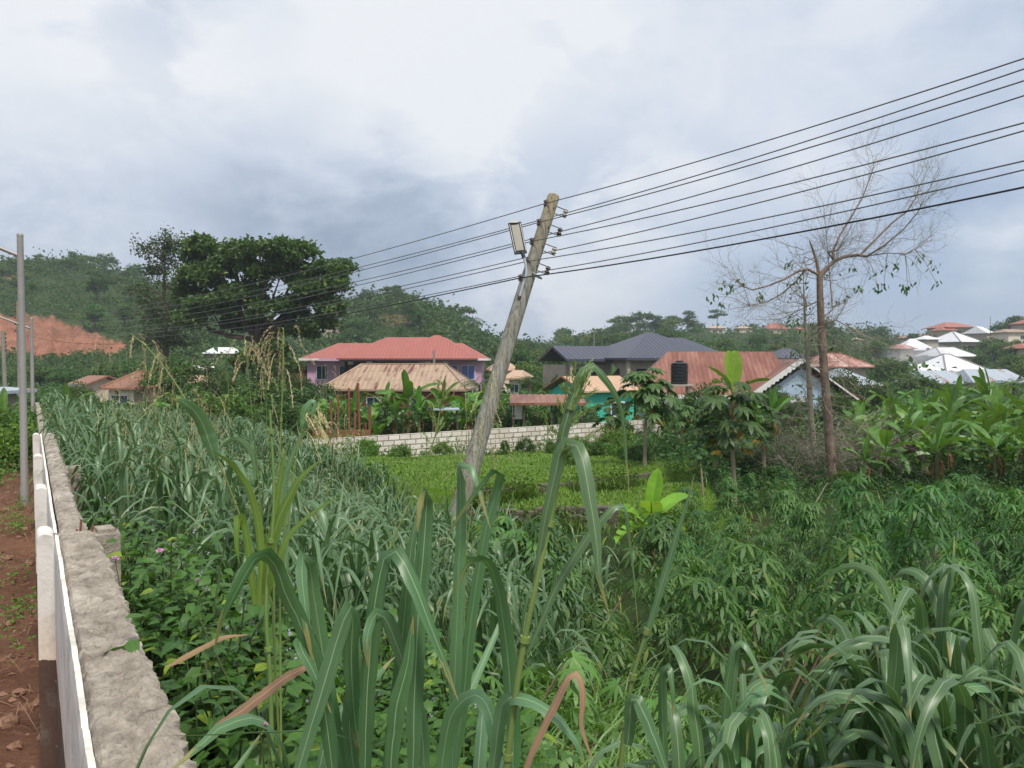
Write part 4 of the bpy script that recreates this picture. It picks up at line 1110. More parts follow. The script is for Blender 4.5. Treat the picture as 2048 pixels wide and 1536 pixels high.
# timber posts and the red earth footing behind the block wall
tp = [(664, 800, 867), (677, 788, 867), (697, 776, 865), (708, 826, 866), (719, 766, 864), (731, 846, 866), (739, 812, 865)]
for k, (px, t, b) in enumerate(tp):
    a = pt(px, t, 34.2 + .3 * (k % 3)); z0 = gz(a.x, a.y) - .2
    mb = MB(); mb.box((0, 0, (a.z - z0) / 2), (.085, .085, a.z - z0), rz=.2 * k); o = mb.build('timber_post', M['timber']); o.location = (a.x, a.y, z0); o.rotation_euler = (.01 * (k % 3 - 1), .015 * (k % 4 - 1.5), 0)
    tag(o, ['leftmost of the rough reddish posts behind the block wall', 'second reddish post from the left behind the block wall', 'third reddish post from the left behind the block wall', 'short middle post among the reddish posts behind the block wall',
            'tallest of the reddish posts behind the block wall', 'shortest stub among the reddish posts behind the block wall', 'rightmost of the reddish posts behind the block wall'][k], 'post', 'reddish timber posts behind the block wall')
a = pt(683, 868, 33.6); mb = MB(); mb.box((0, 0, -.2), (2.4, .06, .7)); mb.box((.2, .3, -.1), (1.9, .05, .5), rz=.05)
o = mb.build('formwork_board', M['timber']); o.location = a; tag(o, 'reddish formwork boards low behind the block wall, around the posts', 'board')

# tan house on the left
house('tan_hip_house', 'cream house with brown and tan hipped roof at the left, behind seeding grass', 196, 300, 776, 744, 63, 7, -.15, M['cream'], M['r_brown'], ridge=.35, oh=.45, wins=((-.1, 1.1, 1.5, 1.1),), caps=True)
house('tan_hip_house', 'wing with long tan roof, below the big dark tree on the left', 268, 424, 766, 752, 66, 5, 0, M['cream'], M['r_peach'], ridge=.8, oh=.45, wins=((.8, 1., 1., .9),))
house('gable_house', 'small white gabled house with brown roof edge left of the cream house', 128, 206, 768, 752, 66, 5, -.25, M['cream'], M['r_brown'], kind='gable', oh=.4, fascia=M['metal_grey'])
house('hillside_house', 'white roofed house under the big dark tree, upper of two', 396, 468, 706, 694, 150, 8, .1, M['block'], M['r_white'], ridge=.6, wins=((-.4, 1.6, 1.2, 1.2), (.4, 1.6, 1.2, 1.2)))
house('hillside_house', 'white roofed house under the big dark tree, lower of two', 388, 430, 746, 733, 100, 6, .3, M['block'], M['r_white'], ridge=.3)
house('hillside_house', 'pale bit of roof left of the white roofs under the big dark tree', 352, 392, 744, 730, 104, 6, -.2, M['block'], M['r_white'], ridge=.3)
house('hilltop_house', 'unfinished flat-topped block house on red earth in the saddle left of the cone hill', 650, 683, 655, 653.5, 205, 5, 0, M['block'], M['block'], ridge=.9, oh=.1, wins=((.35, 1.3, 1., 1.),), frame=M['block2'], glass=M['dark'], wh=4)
house('low_shelter', 'grey roofed shed at the far left edge behind the street lamp', -30, 36, 783, 776, 34, 3, 0, M['block2'], M['r_grey'], cat='shed')
house('low_shelter', 'white sheet roof low in the grass right of the farther street lamp', 78, 116, 824, 817, 34, 2.5, .2, M['block2'], M['r_white'], cat='shed', wh=2)

# the town on the right-hand hillside
T = lambda *a, **k: house('town_house', *a, group='houses on the far hillside', **k)
T('large three-storey tan block building with orange-red roof on the ridge', 1884, 1957, 654, 643, 285, 14, .1, M['block'], M['r_orange'], ridge=.35, wins=((-.65, 2, 1.6, 1.6), (-.1, 2, 1.6, 1.6), (.65, 2, 1.6, 1.6), (-.65, 5.5, 1.6, 1.6), (-.1, 5.5, 1.6, 1.6)), frame=M['block2'], glass=M['dark'], wh=9, oh=1)
T('orange-roofed wing on the left of the large tan block building', 1872, 1902, 660, 651, 283, 10, 0, M['block'], M['r_orange'], ridge=.3, wh=7)
T('two-storey tan house with new white pyramid roof below the large block building', 1894, 1968, 683, 661, 215, 13, .25, M['block'], M['r_white'], ridge=.02, wins=((-.5, 1.8, 1.4, 1.4), (.1, 2, 1.2, 2.), (.6, 1.8, 1.4, 1.4)), frame=M['block2'], glass=M['dark'], oh=1, caps=.14)
T('white pyramid roofed house standing left of the tan house, smoke drifting before it', 1808, 1893, 700, 676, 190, 13, -.2, M['block'], M['r_white'], ridge=.12, oh=1)
T('small upper white roof just behind the smoke-side pyramid roof', 1836, 1868, 678, 671, 205, 8, 0, M['block'], M['r_white'], ridge=.3)
T('low white hipped roof between two white pyramid roofs', 1870, 1960, 712, 694, 170, 10, .12, M['block'], M['r_white'], ridge=.5, oh=.8, caps=.1)
T('largest white roof with dark hips, nearest above the banana grove', 1868, 1988, 742, 708, 130, 11, .15, M['block'], M['r_white'], ridge=.13, oh=.8, caps=.13)
T('white side roof joined left of the largest white roof', 1824, 1905, 748, 729, 128, 9, .1, M['block'], M['r_white'], ridge=.7, oh=.8)
T('long low grey and rust sheet roof below the largest white roof', 1850, 1962, 766, 742, 96, 8, .05, M['cream'], M['r_grey'], ridge=.7, oh=.5)
T('patched grey roof at the right edge above the banana grove', 1948, 2070, 764, 739, 94, 8, -.05, M['cream'], M['r_grey'], ridge=.75, oh=.5)
T('long white roof climbing the ridge right of the large block building', 1946, 1996, 666, 652, 270, 9, .5, M['block'], M['r_white'], ridge=.7)
T('pale tan roofed house near the right edge under dark trees', 1996, 2048, 664, 657, 230, 9, 0, M['cream'], M['r_tan'], ridge=.6, wins=((.3, 1.5, 1.4, 1.2),))
T('red roofed house at the upper right edge among trees', 2034, 2090, 646, 637, 235, 9, 0, M['block2'], M['r_orange'])
T('orange roofed hut at the right edge below dark trees', 2026, 2080, 696, 686, 160, 8, 0, M['block'], M['r_orange'], ridge=.5, wins=((-.5, 1.3, 1.1, 1.),), frame=M['block2'], glass=M['dark'])
T('small grey-brown roofed house left of the white pyramid roofs', 1783, 1820, 697, 688, 180, 7, 0, M['block'], M['r_clay'], ridge=.5)
T('red hipped roof on the ridge left of the dead tree', 1528, 1570, 657, 645, 290, 10, 0, M['cream'], M['r_orange'], ridge=.4)
T('small orange roof on the ridge close to the dead tree trunk', 1588, 1606, 658, 653, 300, 8, 0, M['cream'], M['r_orange'])
T('pale pink house on the ridge beside a slender tree', 1412, 1448, 656, 651, 305, 9, 0, M['cream'], M['r_peach'], wins=((-.4, 1.4, 1.3, 1.3), (.4, 1.4, 1.3, 1.3)))
T('long cream house on the ridge right of the slender tree', 1470, 1502, 656, 652, 310, 9, 0, M['cream'], M['r_peach'])
T('tiny cream house on the ridge between the dead tree and the white roofs', 1800, 1816, 676, 671, 280, 7, 0, M['cream'], M['r_clay'])
T('tiny white house with pale roof on the ridge left of the large block building', 1834, 1850, 672, 667, 290, 7, 0, M['white'], M['r_clay'])
T('small cream house among trees on the ridge beside the dead tree trunk', 1700, 1720, 680, 675, 260, 7, 0, M['cream'], M['r_tan'])
# ---------------------------------------------------------------- leaf shapes
def leaf6(mb, pos, dr, nr, L, w, bend=.25, m=0):
    """ovate leaves: pos, direction, normal (n,3); length, width (n,)"""
    n = len(pos); dr = unit(dr); s = unit(np.cross(dr, nr)); u = np.cross(s, dr)
    L = np.broadcast_to(L, (n,))[:, None]; w = np.broadcast_to(w, (n,))[:, None]
    P = lambda t, k, b: pos + dr * L * t + s * w * k - u * L * b * bend + u * abs(k) * w * .25
    V = np.stack([P(0, 0, 0), P(.3, -.5, .08), P(.3, .5, .08), P(.68, -.36, .4), P(.68, .36, .4), P(1, 0, 1), P(.3, 0, .08), P(.68, 0, .4)], 1)
    uv = np.tile(np.array([(.5, 0), (0, .3), (1, .3), (.05, .68), (.95, .68), (.5, 1), (.5, .3), (.5, .68)]), (n, 1))
    b = np.arange(n)[:, None] * 8
    f4 = np.concatenate([b + np.array((1, 6, 7, 3)), b + np.array((6, 2, 4, 7))])
    f3 = np.concatenate([b + np.array((0, 6, 1)), b + np.array((0, 2, 6)), b + np.array((3, 7, 5)), b + np.array((7, 4, 5))])
    mb.add(V.reshape(-1, 3), f4, f3, uv, m)
def palmate(mb, pos, out, nr, L, nl=7, spread=3.6, asp=.26, droop=.35, m=0):
    """hand shaped leaves: leaflets fan out round each point"""
    n = len(pos); nr = unit(nr); out = unit(out - nr * (out * nr).sum(1)[:, None]); s = np.cross(nr, out)
    L = np.broadcast_to(L, (n,))
    for k in range(nl):
        a = (k / (nl - 1) - .5) * spread; rel = 1 - .38 * abs(k / (nl - 1) - .5) * 2
        d = out * math.cos(a) + s * math.sin(a) - nr * droop * .45
        d = unit(d); u = unit(np.cross(np.cross(d, nr), d))
        b = pos; side = np.cross(d, u); Lk = (L * rel)[:, None]; w = Lk * asp
        dn = np.array((0, 0, -1.))
        V = np.stack([b, b + d * Lk * .4 - side * w * .42, b + d * Lk * .4 + side * w * .42, b + d * Lk * .75 - side * w * .36 + dn * Lk * droop * .2, b + d * Lk * .75 + side * w * .36 + dn * Lk * droop * .2, b + d * Lk + dn * Lk * droop * .5], 1)
        uv = np.tile(np.array([(.5, 0), (0, .4), (1, .4), (.1, .75), (.9, .75), (.5, 1)]), (n, 1))
        i = np.arange(n)[:, None] * 6
        mb.add(V.reshape(-1, 3), i + np.array((1, 2, 4, 3)), np.concatenate([i + np.array((0, 2, 1)), i + np.array((3, 4, 5))]), uv, m)
def ground_at(x, y): return ground(x, y)

# ---------------------------------------------------------------- the field of tall blue-green grass along the wall
def shoots(mb, r, x, y, z, h, nl, llen, lw, k, frlo=.12, m=0, tmr=(.45, .75), el1=(-85, -45)):
    """grass shoots: for every shoot nl leaves that rise and turn over near its top"""
    n = len(x)
    X = np.repeat(x, nl); Y = np.repeat(y, nl); Z = np.repeat(z, nl); Hh = np.repeat(h, nl); N_ = n * nl
    az0 = r.uniform(0, 2 * math.pi, N_)
    fr = r.uniform(frlo, 1.0, N_); L = llen * r.uniform(.7, 1.25, N_)
    tm = r.uniform(*tmr, N_)
    base = np.stack([X + r.normal(size=N_) * .05, Y + r.normal(size=N_) * .05, Z + np.maximum(0, Hh * fr - L * tm * .95)], 1)
    el0 = np.radians(r.uniform(70, 89, N_)); e1 = np.radians(r.uniform(*el1, N_))
    straight = r.random(N_) < (.10 if frlo < .5 else .03)
    e1 = np.where(straight, np.radians(r.uniform(35, 65, N_)), e1)
    P, S = arcs(base, az0, el0, e1, L, k, tm, r.uniform(.045, .12, N_), r.normal(size=N_) * .7, r.normal(size=N_) * .35)
    W = lw * r.uniform(.6, 1.25, N_)[:, None] * wprof(k)[None] * (1 + r.normal(size=(N_, k)) * .05); P = P + np.cumsum(r.normal(size=(N_, k, 3)), 1) * .0022
    ribbons(mb, P, W, S, .14, m)
def grass_field():
    r = np.random.default_rng(11); mb = MB()
    ys = r.uniform(4.3, 33, 13500); 
    smax = np.interp(ys, [4, 5, 6, 8, 10, 14, 20, 33], [.7, 1.7, 3.0, 4.3, 5.6, 7.1, 7.0, 6.4])
    smin = np.interp(ys, [4, 6, 7.5, 10, 33], [.6, .9, .35, .22, .2])
    ss = .15 + r.uniform(0, 7.2, len(ys)) ; ok = (ss < smax + r.normal(size=len(ys)) * .25) & (ss > smin) & (r.random(len(ys)) < np.interp(ys, [4, 9, 16, 33], [.95, .8, .5, .42]))
    ys, ss = ys[ok], ss[ok]
    x = WX0 + WDX * ys + ss * WL; z = ground_at(x, ys)
    h = 1.62 + .16 * np.sin(x * 1.1 + ys * .7) + .14 * np.sin(x * 2.7 - ys * 1.9) + r.normal(size=len(ys)) * .15
    h = h * (1 - .22 * smooth(4.5, 7.2, ss)) * (1 - .34 * smooth(3., 6.2, ss) * smooth(11, 17, ys)) + np.where(ys > 26, .15, 0)
    near = ys < 11
    shoots(mb, r, x[near], ys[near], z[near], h[near], 8, .98, .036, 11)
    f = ~near & (ys < 20)
    shoots(mb, r, x[f], ys[f], z[f], h[f], 7, .95, .040, 8)
    f = ys >= 20
    shoots(mb, r, x[f], ys[f], z[f], h[f], 7, .92, .052, 6)
    o = mb.build('elephant_grass', M['grass'], None, True)
    tag(o, 'dense stand of tall blue-green broad-bladed grass along the boundary wall', 'grass', kind='stuff')
    # dull feathery grass beyond it, at the far end by the wall
    mb = MB(); n = 2600
    ys = r.uniform(33, 38, n); ss = r.uniform(-.3, 3.5, n); x = WX0 + WDX * ys + ss * WL
    base = np.stack([x, ys, ground_at(x, ys)], 1)
    P, S = arcs(base, r.uniform(0, 6.28, n), 1.5, r.uniform(-.2, 1.0, n), r.uniform(.8, 1.5, n), 5, .7, .15)
    ribbons(mb, P, .04 * wprof(5)[None].repeat(n, 0), S, .1)
    o = mb.build('feathery_grass', M['grass_fresh'], None, True)
    tag(o, 'feathery yellow-green grass at the far end of the boundary wall', 'grass', kind='stuff')
grass_field()

# fresh thin grass among the near cassava, bottom centre
def thin_grass():
    r = np.random.default_rng(12); mb = MB(); n = 5200
    y = r.uniform(2.6, 7.2, n); x = r.uniform(-.35, 2.0, n) * (y / 5)
    ok = wall_s(x, y) > .9; x, y = x[ok], y[ok]; n = len(x)
    base = np.stack([x, y, ground_at(x, y)], 1)
    P, S = arcs(base, r.uniform(0, 6.28, n), np.radians(r.uniform(70, 89, n)), np.radians(r.uniform(-70, 30, n)), r.uniform(.6, 1.35, n), 8, r.uniform(.5, .8, n), .14, r.normal(size=n) * .6)
    ribbons(mb, P, r.uniform(.010, .024, n)[:, None] * wprof(8)[None], S, .1)
    o = mb.build('thin_grass', M['grass_fresh'], None, True); tag(o, 'thin bright green grass among the nearest cassava', 'grass', kind='stuff')
    # grass and low growth on the field floor
    mb = MB(); n = 7000
    y = r.uniform(6, 26, n); x = r.uniform(-.3, .75, n) * y; ok = (wall_s(x, y) > 3) & ~((x < 5) & (y > 18.5)); x, y = x[ok], y[ok]; n = len(x)
    base = np.stack([x, y, ground_at(x, y)], 1)
    P, S = arcs(base, r.uniform(0, 6.28, n), np.radians(r.uniform(50, 88, n)), np.radians(r.uniform(-40, 40, n)), r.uniform(.2, .55, n), 5, .6, .15)
    ribbons(mb, P, r.uniform(.012, .03, n)[:, None] * wprof(5)[None], S, .1)
    o = mb.build('field_grass', M['weed'], None, True); tag(o, 'low grass on the floor of the cassava field', 'grass', kind='stuff')
    # lawn
    mb = MB(); n = 60000
    y = r.uniform(18.9, 36, n); x = r.uniform(-9, 6, n); ok = (wall_s(x, y) > 3.6) & (x < 5.6 + .4 * np.sin(y)) & (y < 27.0 + (x + 8.5) * .72); x, y = x[ok], y[ok]; n = len(x)
    base = np.stack([x, y, ground_at(x, y)], 1)
    patch = .5 + .5 * np.sin(x * 1.3 + 2 * np.sin(y * .7)) * np.sin(y * 1.1 + x * .4)
    P, S = arcs(base, r.uniform(0, 6.28, n), np.radians(r.uniform(45, 88, n)), np.radians(r.uniform(-30, 50, n)), r.uniform(.07, .15, n) * (.5 + .8 * patch), 4, .6, .2)
    ribbons(mb, P, r.uniform(.014, .03, n)[:, None] * wprof(4)[None], S, .1)
    o = mb.build('lawn_grass', M['lawn'], None, True); tag(o, 'bright green short grass between the terrace walls and the block wall', 'lawn', kind='stuff')
    # tufts and creepers along the old terrace walls
    mb = MB(); n = 420; x = r.uniform(-1.6, 4.4, n); up = r.random(n) < .5; y = np.where(up, 19.4 + .75 * (x + .8), 18.8) - r.uniform(.15, .55, n); ok = np.sin(x * 2.3 + up * 2) + r.normal(size=n) * .5 > -.1; x, y = x[ok], y[ok]; n = len(x)
    base = np.stack([x, y, ground_at(x, y)], 1)[:, None].repeat(16, 1) + r.normal(size=(n, 16, 3)) * np.array((.1, .06, .01)); base = base.reshape(-1, 3); k = len(base)
    P, S = arcs(base, r.uniform(0, 6.28, k), np.radians(r.uniform(60, 88, k)), np.radians(r.uniform(-40, 50, k)), r.uniform(.2, .55, k), 5, .6, .2)
    ribbons(mb, P, r.uniform(.012, .03, k)[:, None] * wprof(5)[None], S, .1)
    q = np.stack([x, y + .25, ground_at(x, y) + .35], 1)[:, None] + r.normal(size=(n, 14, 3)) * np.array((.16, .1, .13)); cards(mb, q.reshape(-1, 3), r.uniform(.06, .13, n * 14), 1., .6, r=r)
    o = mb.build('terrace_growth', M['bush_light'], None, True); tag(o, 'grass tufts and creepers overgrowing the old terrace walls', 'weeds', kind='stuff')
    # low plants creeping through the lawn
    mb = MB(); nc = 90
    cx = r.uniform(-8, 5.2, nc); cy2 = r.uniform(20, 34, nc); ok = (wall_s(cx, cy2) > 4.2) & (cy2 < 26.6 + (cx + 8.5) * .72); cx, cy2 = cx[ok], cy2[ok]
    p = np.stack([cx, cy2, ground_at(cx, cy2) + .15], 1)[:, None] + r.normal(size=(len(cx), 26, 3)) * np.array((.28, .28, .1))
    cards(mb, p.reshape(-1, 3), r.uniform(.05, .11, p.shape[0] * 26), 1.2, .6, r=r)
    o = mb.build('creeping_plants', M['bush_light'], None, True); tag(o, 'low leafy creepers dotted over the bright lawn', 'ground cover', kind='stuff')
thin_grass()

# ---------------------------------------------------------------- broad-leaved weeds right of the wall
def weeds():
    r = np.random.default_rng(13); mb = MB(); ms = MB(); n = 900
    y = r.uniform(1.7, 6.2, n); s = np.where(y < 4.6, .30, .2) + r.uniform(0, 1, n) ** .8 * np.interp(y, [1.7, 3, 5, 6.2], [.75, 1.3, 1.7, 1.2])
    x = WX0 + WDX * y + s * WL; z = ground_at(x, y)
    top = np.interp(s, [.15, .5, 1.2, 2.2], [2.86, 2.78, 2.45, 2.0]) - np.where(y < 3.2, .12 * (3.2 - y), 0) + r.normal(size=n) * .1 + .06 * np.sin(x * 5 + y * 4)
    for i in range(n):
        nl = 13; lean = r.normal(size=2) * .12
        t = np.linspace(0, 1, nl); hz = top[i] - .62 * t[::-1] * 1.0
        pos = np.stack([x[i] + lean[0] * t + r.normal(size=nl) * .02, y[i] + lean[1] * t + r.normal(size=nl) * .02, hz], 1)
        az = r.uniform(0, 6.28) + np.arange(nl) * 1.75 + r.normal(size=nl) * .4
        d = np.stack([np.cos(az), np.sin(az), r.uniform(-.35, .35, nl)], 1)
        nr = np.stack([-.4 * d[:, 0], -.4 * d[:, 1], np.ones(nl)], 1) + r.normal(size=(nl, 3)) * .25
        L = r.uniform(.07, .135) * r.uniform(.7, 1.15, nl) * (1 - .25 * t)
        leaf6(mb, pos + d * .03, d, nr, L, L * r.uniform(.5, .66), .3)
        if i % 3 == 0: ms.tube([(x[i], y[i], top[i] - 1.0), tuple(pos[nl // 2]), tuple(pos[-1])], .004, 4, cap=False)
    o = mb.build('weed_undergrowth', [M['weed']], None, True); tag(o, 'dense broad-leaved green weeds spilling against the wall', 'weeds', kind='stuff')
    o2 = ms.build('weed_stems', M['weed_stem']); o2.parent = o
    # small lilac flower specks of the same weeds
    mb = MB(); k = 150; i = r.integers(0, n, k)
    p = np.stack([x[i] + r.normal(size=k) * .06, y[i] + r.normal(size=k) * .06, top[i] - r.uniform(-.04, .3, k)], 1)
    p = (p[:, None] + r.normal(size=(k, 7, 3)) * .007).reshape(-1, 3)
    cards(mb, p, .011, .8, .9, r=r)
    o = mb.build('lilac_flower_specks', M['flower_small']); tag(o, 'tiny lilac flower heads scattered through the weeds', 'flowers', kind='stuff')
    # the few larger pink flower heads
    for (px, py, d, lb) in ((230, 1119, 4.4, 'round pink flower head beside the boundary wall'), (319, 1103, 4.6, 'small pink and cream flower head in the weeds, right of the round pink one'),
                            (548, 1036, 3.2, 'tiny pink flower head held up among the grass blades'), (395, 1161, 3.6, 'cream flower bud above the weeds below the pink flowers'),
                            (531, 1449, 1.9, 'pale pink flower head low in the weeds near the bottom edge'), (512, 1414, 2.0, 'cream flower bud low in the weeds above the pale pink flower head')):
        c = pt(px, py, d); root = empty('flower', c, 0, lb, 'flower')
        rad = (7 if 'round' in lb else 4.5) / F * d
        mb = MB(); u = unit(r.normal(size=(46, 3))); u[:, 2] = np.abs(u[:, 2])
        leaf6(mb, u * rad * .45, u, r.normal(size=(46, 3)), rad * .75, rad * .5, .2)
        mb.build('flower_head', M['flower'] if 'pink' in lb else M['straw'], root)
        mb = MB(); mb.tube([(0, 0, 0), (.01, .02, -.12), (.015, .04, -.32)], .0022, 5); mb.build('stem', M['weed_stem'], root)
weeds()

# ---------------------------------------------------------------- foreground tussocks and tall stalks
def spline(pts, n):
    P = np.array(pts, float); k = len(P)
    t = np.concatenate([[0], np.cumsum(np.linalg.norm(np.diff(P[:, :2], axis=0), axis=1))]); t /= t[-1]
    Q = np.concatenate([[2 * P[0] - P[1]], P, [2 * P[-1] - P[-2]]]); T = np.concatenate([[2 * t[0] - t[1]], t, [2 * t[-1] - t[-2]]])
    out = []
    for u in np.linspace(0, 1, n):
        i = min(k - 2, max(0, int(np.searchsorted(t, u, side='right')) - 1)); h = t[i + 1] - t[i]; a = (u - t[i]) / h
        m0 = (Q[i + 2] - Q[i]) / (T[i + 2] - T[i]) * h; m1 = (Q[i + 3] - Q[i + 1]) / (T[i + 3] - T[i + 1]) * h
        out.append((2 * a ** 3 - 3 * a ** 2 + 1) * P[i + 0] + (a ** 3 - 2 * a ** 2 + a) * m0 + (-2 * a ** 3 + 3 * a ** 2) * P[i + 1] + (a ** 3 - a ** 2) * m1)
    return np.array(out)
def hand_leaf(mb, pts, wpx, o, turn=0., prof=None, n=26, m=0, fold=.13):
    """one long blade along points (px, py, metres away); wpx is its width in the photograph's pixels"""
    q = spline(pts, n); P = np.array([tuple(pt(*p) - o) for p in q])
    T = np.gradient(P, axis=0); T /= np.linalg.norm(T, axis=1)[:, None]
    view = unit(P + np.array(tuple(o)) - np.array((0, 0, EYE)))
    S = unit(np.cross(T, view)); Nn = np.cross(S, T)
    tr = np.linspace(turn if np.isscalar(turn) else turn[0], turn if np.isscalar(turn) else turn[1], n)[:, None]
    S = S * np.cos(tr) + Nn * np.sin(tr)
    W = wpx * .86 / F * q[:, 2] * (wprof(n) if prof is None else wprof(n, prof))
    rj = np.random.default_rng(int(abs(pts[0][0] * 7 + pts[-1][1])) ); W = W * (1 + rj.normal(size=n) * .05); P = P + np.cumsum(rj.normal(size=(n, 3)), 0) * .0006
    ribbons(mb, P[None], W[None], S[None], fold, m)
FULL = ((0, .55), (.1, .8), (.35, 1), (.7, .9), (.9, .5), (1, .03))
def tussock(label, px, py, d, nsh, spread, top, nl=9, L=.95, w=.046, seed=1, hand=(), el1=(-88, -40), tmr=(.42, .7), frlo=.12):
    r = np.random.default_rng(seed); c = pt(px, py, d); c.z = gz(c.x, c.y)
    root = empty('grass_tussock', c, 0, label, 'grass', 'broad-bladed grass tussocks near the camera')
    mb = MB()
    x = r.normal(size=nsh) * spread[0]; y = r.normal(size=nsh) * spread[1]
    z = ground(c.x + x, c.y + y) - c.z
    h = top - c.z - z + r.normal(size=nsh) * .12
    shoots(mb, r, x, y, z, h, nl, L, w, 15, frlo=frlo, tmr=tmr, el1=el1)
    for a in hand: hand_leaf(mb, a[0], a[1], c, *(a[2:]))
    mb.build('blades', M['grass'], root, True)
    ms = MB()
    for i in range(nsh): ms.tube([(x[i], y[i], z[i]), (x[i], y[i], z[i] + h[i] * .5), (x[i] + .02, y[i], z[i] + h[i] * .8)], [.009, .007, .004], 6)
    ms.build('stems', M['stalk'], root)
    return root
d1 = 1.75
tussock('big grass tussock left of the bottom centre, with upright grey-green blades', 760, 1500, 1.95, 7, (.10, .12), 3.02, 8, .95, .044, 21, hand=(
    ([(667, 1560, 1.8), (639, 1351, 1.8), (600, 1240, 1.8), (576, 1190, 1.79), (545, 1112, 1.76), (518, 1108, 1.7), (480, 1165, 1.66), (446, 1235, 1.64), (430, 1300, 1.64)], 44, (.2, .9), FULL),
    ([(690, 1560, 1.95), (660, 1380, 1.95), (630, 1180, 1.94), (619, 1112, 1.9), (606, 1108, 1.86), (607, 1180, 1.82), (616, 1260, 1.8), (628, 1330, 1.8)], 36, (.1, .5), FULL),
    ([(731, 1560, 1.75), (734, 1380, 1.75), (752, 1200, 1.75), (772, 1110, 1.75), (788, 1098, 1.72), (825, 1165, 1.68), (865, 1270, 1.65), (915, 1400, 1.63)], 42, (.15, .8), FULL),
    ([(825, 1560, 1.7), (831, 1300, 1.72), (846, 1090, 1.75), (851, 990, 1.75), (846, 978, 1.72), (838, 1010, 1.69), (834, 1060, 1.68)], 42, (.1, .4), FULL),
    ([(590, 1560, 1.7), (640, 1390, 1.72), (682, 1250, 1.74), (699, 1208, 1.74), (703, 1212, 1.79), (700, 1300, 1.83), (705, 1420, 1.86), (720, 1540, 1.88)], 40, (.15, .3), FULL),
    ([(680, 1560, 1.9), (650, 1400, 1.9), (628, 1290, 1.88), (611, 1270, 1.84), (600, 1290, 1.8), (625, 1340, 1.78), (665, 1430, 1.76)], 34, (.3, .6), FULL),
    ([(770, 1560, 1.85), (800, 1330, 1.85), (815, 1150, 1.86), (830, 1040, 1.87), (842, 1000, 1.87), (850, 985, 1.87)], 34, (.2, .3)),
    ([(710, 1560, 1.9), (700, 1450, 1.9), (712, 1350, 1.92), (715, 1250, 1.94)], 40, .2),
    ([(780, 1560, 1.6), (790, 1430, 1.6), (812, 1330, 1.6), (820, 1270, 1.6), (825, 1230, 1.6)], 42, .2),
    ([(850, 1560, 1.75), (838, 1440, 1.75), (800, 1310, 1.75), (770, 1240, 1.75), (750, 1230, 1.74), (735, 1280, 1.7), (740, 1340, 1.7)], 36, .4, FULL)), el1=(-80, 10))
tussock('grass tussock rising in the bottom centre, right of the big upright tussock', 935, 1500, 2.05, 4, (.08, .1), 2.95, 7, .9, .04, 22, hand=(
    ([(905, 1560, 2.0), (928, 1404, 2.0), (945, 1240, 2.0), (972, 1070, 2.0), (993, 985, 2.0), (1002, 948, 1.98), (994, 936, 1.94), (960, 975, 1.9), (915, 1040, 1.86), (890, 1082, 1.85)], 30, (.1, .9), FULL),
    ([(1026, 1560, 1.75), (1022, 1404, 1.75), (1005, 1240, 1.75), (988, 1150, 1.73), (965, 1114, 1.7), (935, 1120, 1.64), (917, 1152, 1.61), (908, 1190, 1.6)], 42, (.15, 1.1), FULL),
    ([(905, 1560, 1.95), (910, 1400, 1.95), (918, 1200, 1.96), (925, 1050, 1.97), (925, 960, 1.97), (922, 925, 1.95), (945, 935, 1.92), (968, 1000, 1.9), (985, 1055, 1.89)], 30, (.1, .7), FULL),
    ([(880, 1560, 1.8), (905, 1440, 1.8), (935, 1400, 1.78), (960, 1395, 1.74), (985, 1440, 1.7), (1000, 1560, 1.68)], 44, (.3, .9), FULL),
    ([(985, 1560, 1.55), (1000, 1450, 1.55), (1012, 1408, 1.54), (1030, 1398, 1.5), (1090, 1420, 1.47), (1150, 1475, 1.45), (1180, 1540, 1.45)], 36, (.2, 1.), FULL)), el1=(-85, 0))
tussock('large arching grass tussock in the bottom right corner', 1930, 1400, 2.35, 44, (.34, .30), 3.20, 9, .74, .043, 23, tmr=(.58, .8), frlo=.74)
tussock('arching grass tussock left of the bottom right corner, a little lower', 1690, 1480, 2.2, 32, (.20, .24), 2.98, 9, .70, .040, 24, tmr=(.58, .8), frlo=.74)
tussock('small arching tussock at the bottom edge, between the bent stalk and the right-hand tussocks', 1520, 1520, 2.3, 8, (.15, .2), 2.80, 9, .72, .038, 25, tmr=(.5, .72), frlo=.7, hand=(
    ([(1445, 1560, 2.3), (1452, 1420, 2.3), (1470, 1300, 2.3), (1490, 1288, 2.28), (1530, 1360, 2.24), (1545, 1400, 2.22)], 20, (.1, .8), FULL),
    ([(1455, 1560, 2.3), (1465, 1400, 2.3), (1475, 1310, 2.3), (1484, 1240, 2.3)], 18, .2),
    ([(1330, 1560, 2.2), (1326, 1400, 2.2), (1328, 1345, 2.2), (1340, 1336, 2.17), (1346, 1380, 2.15), (1345, 1440, 2.15)], 22, (.1, .7), FULL)))
tussock('low tussock at the very bottom left of centre, beside the weeds', 585, 1530, 2.2, 4, (.1, .12), 2.62, 7, .7, .034, 26)

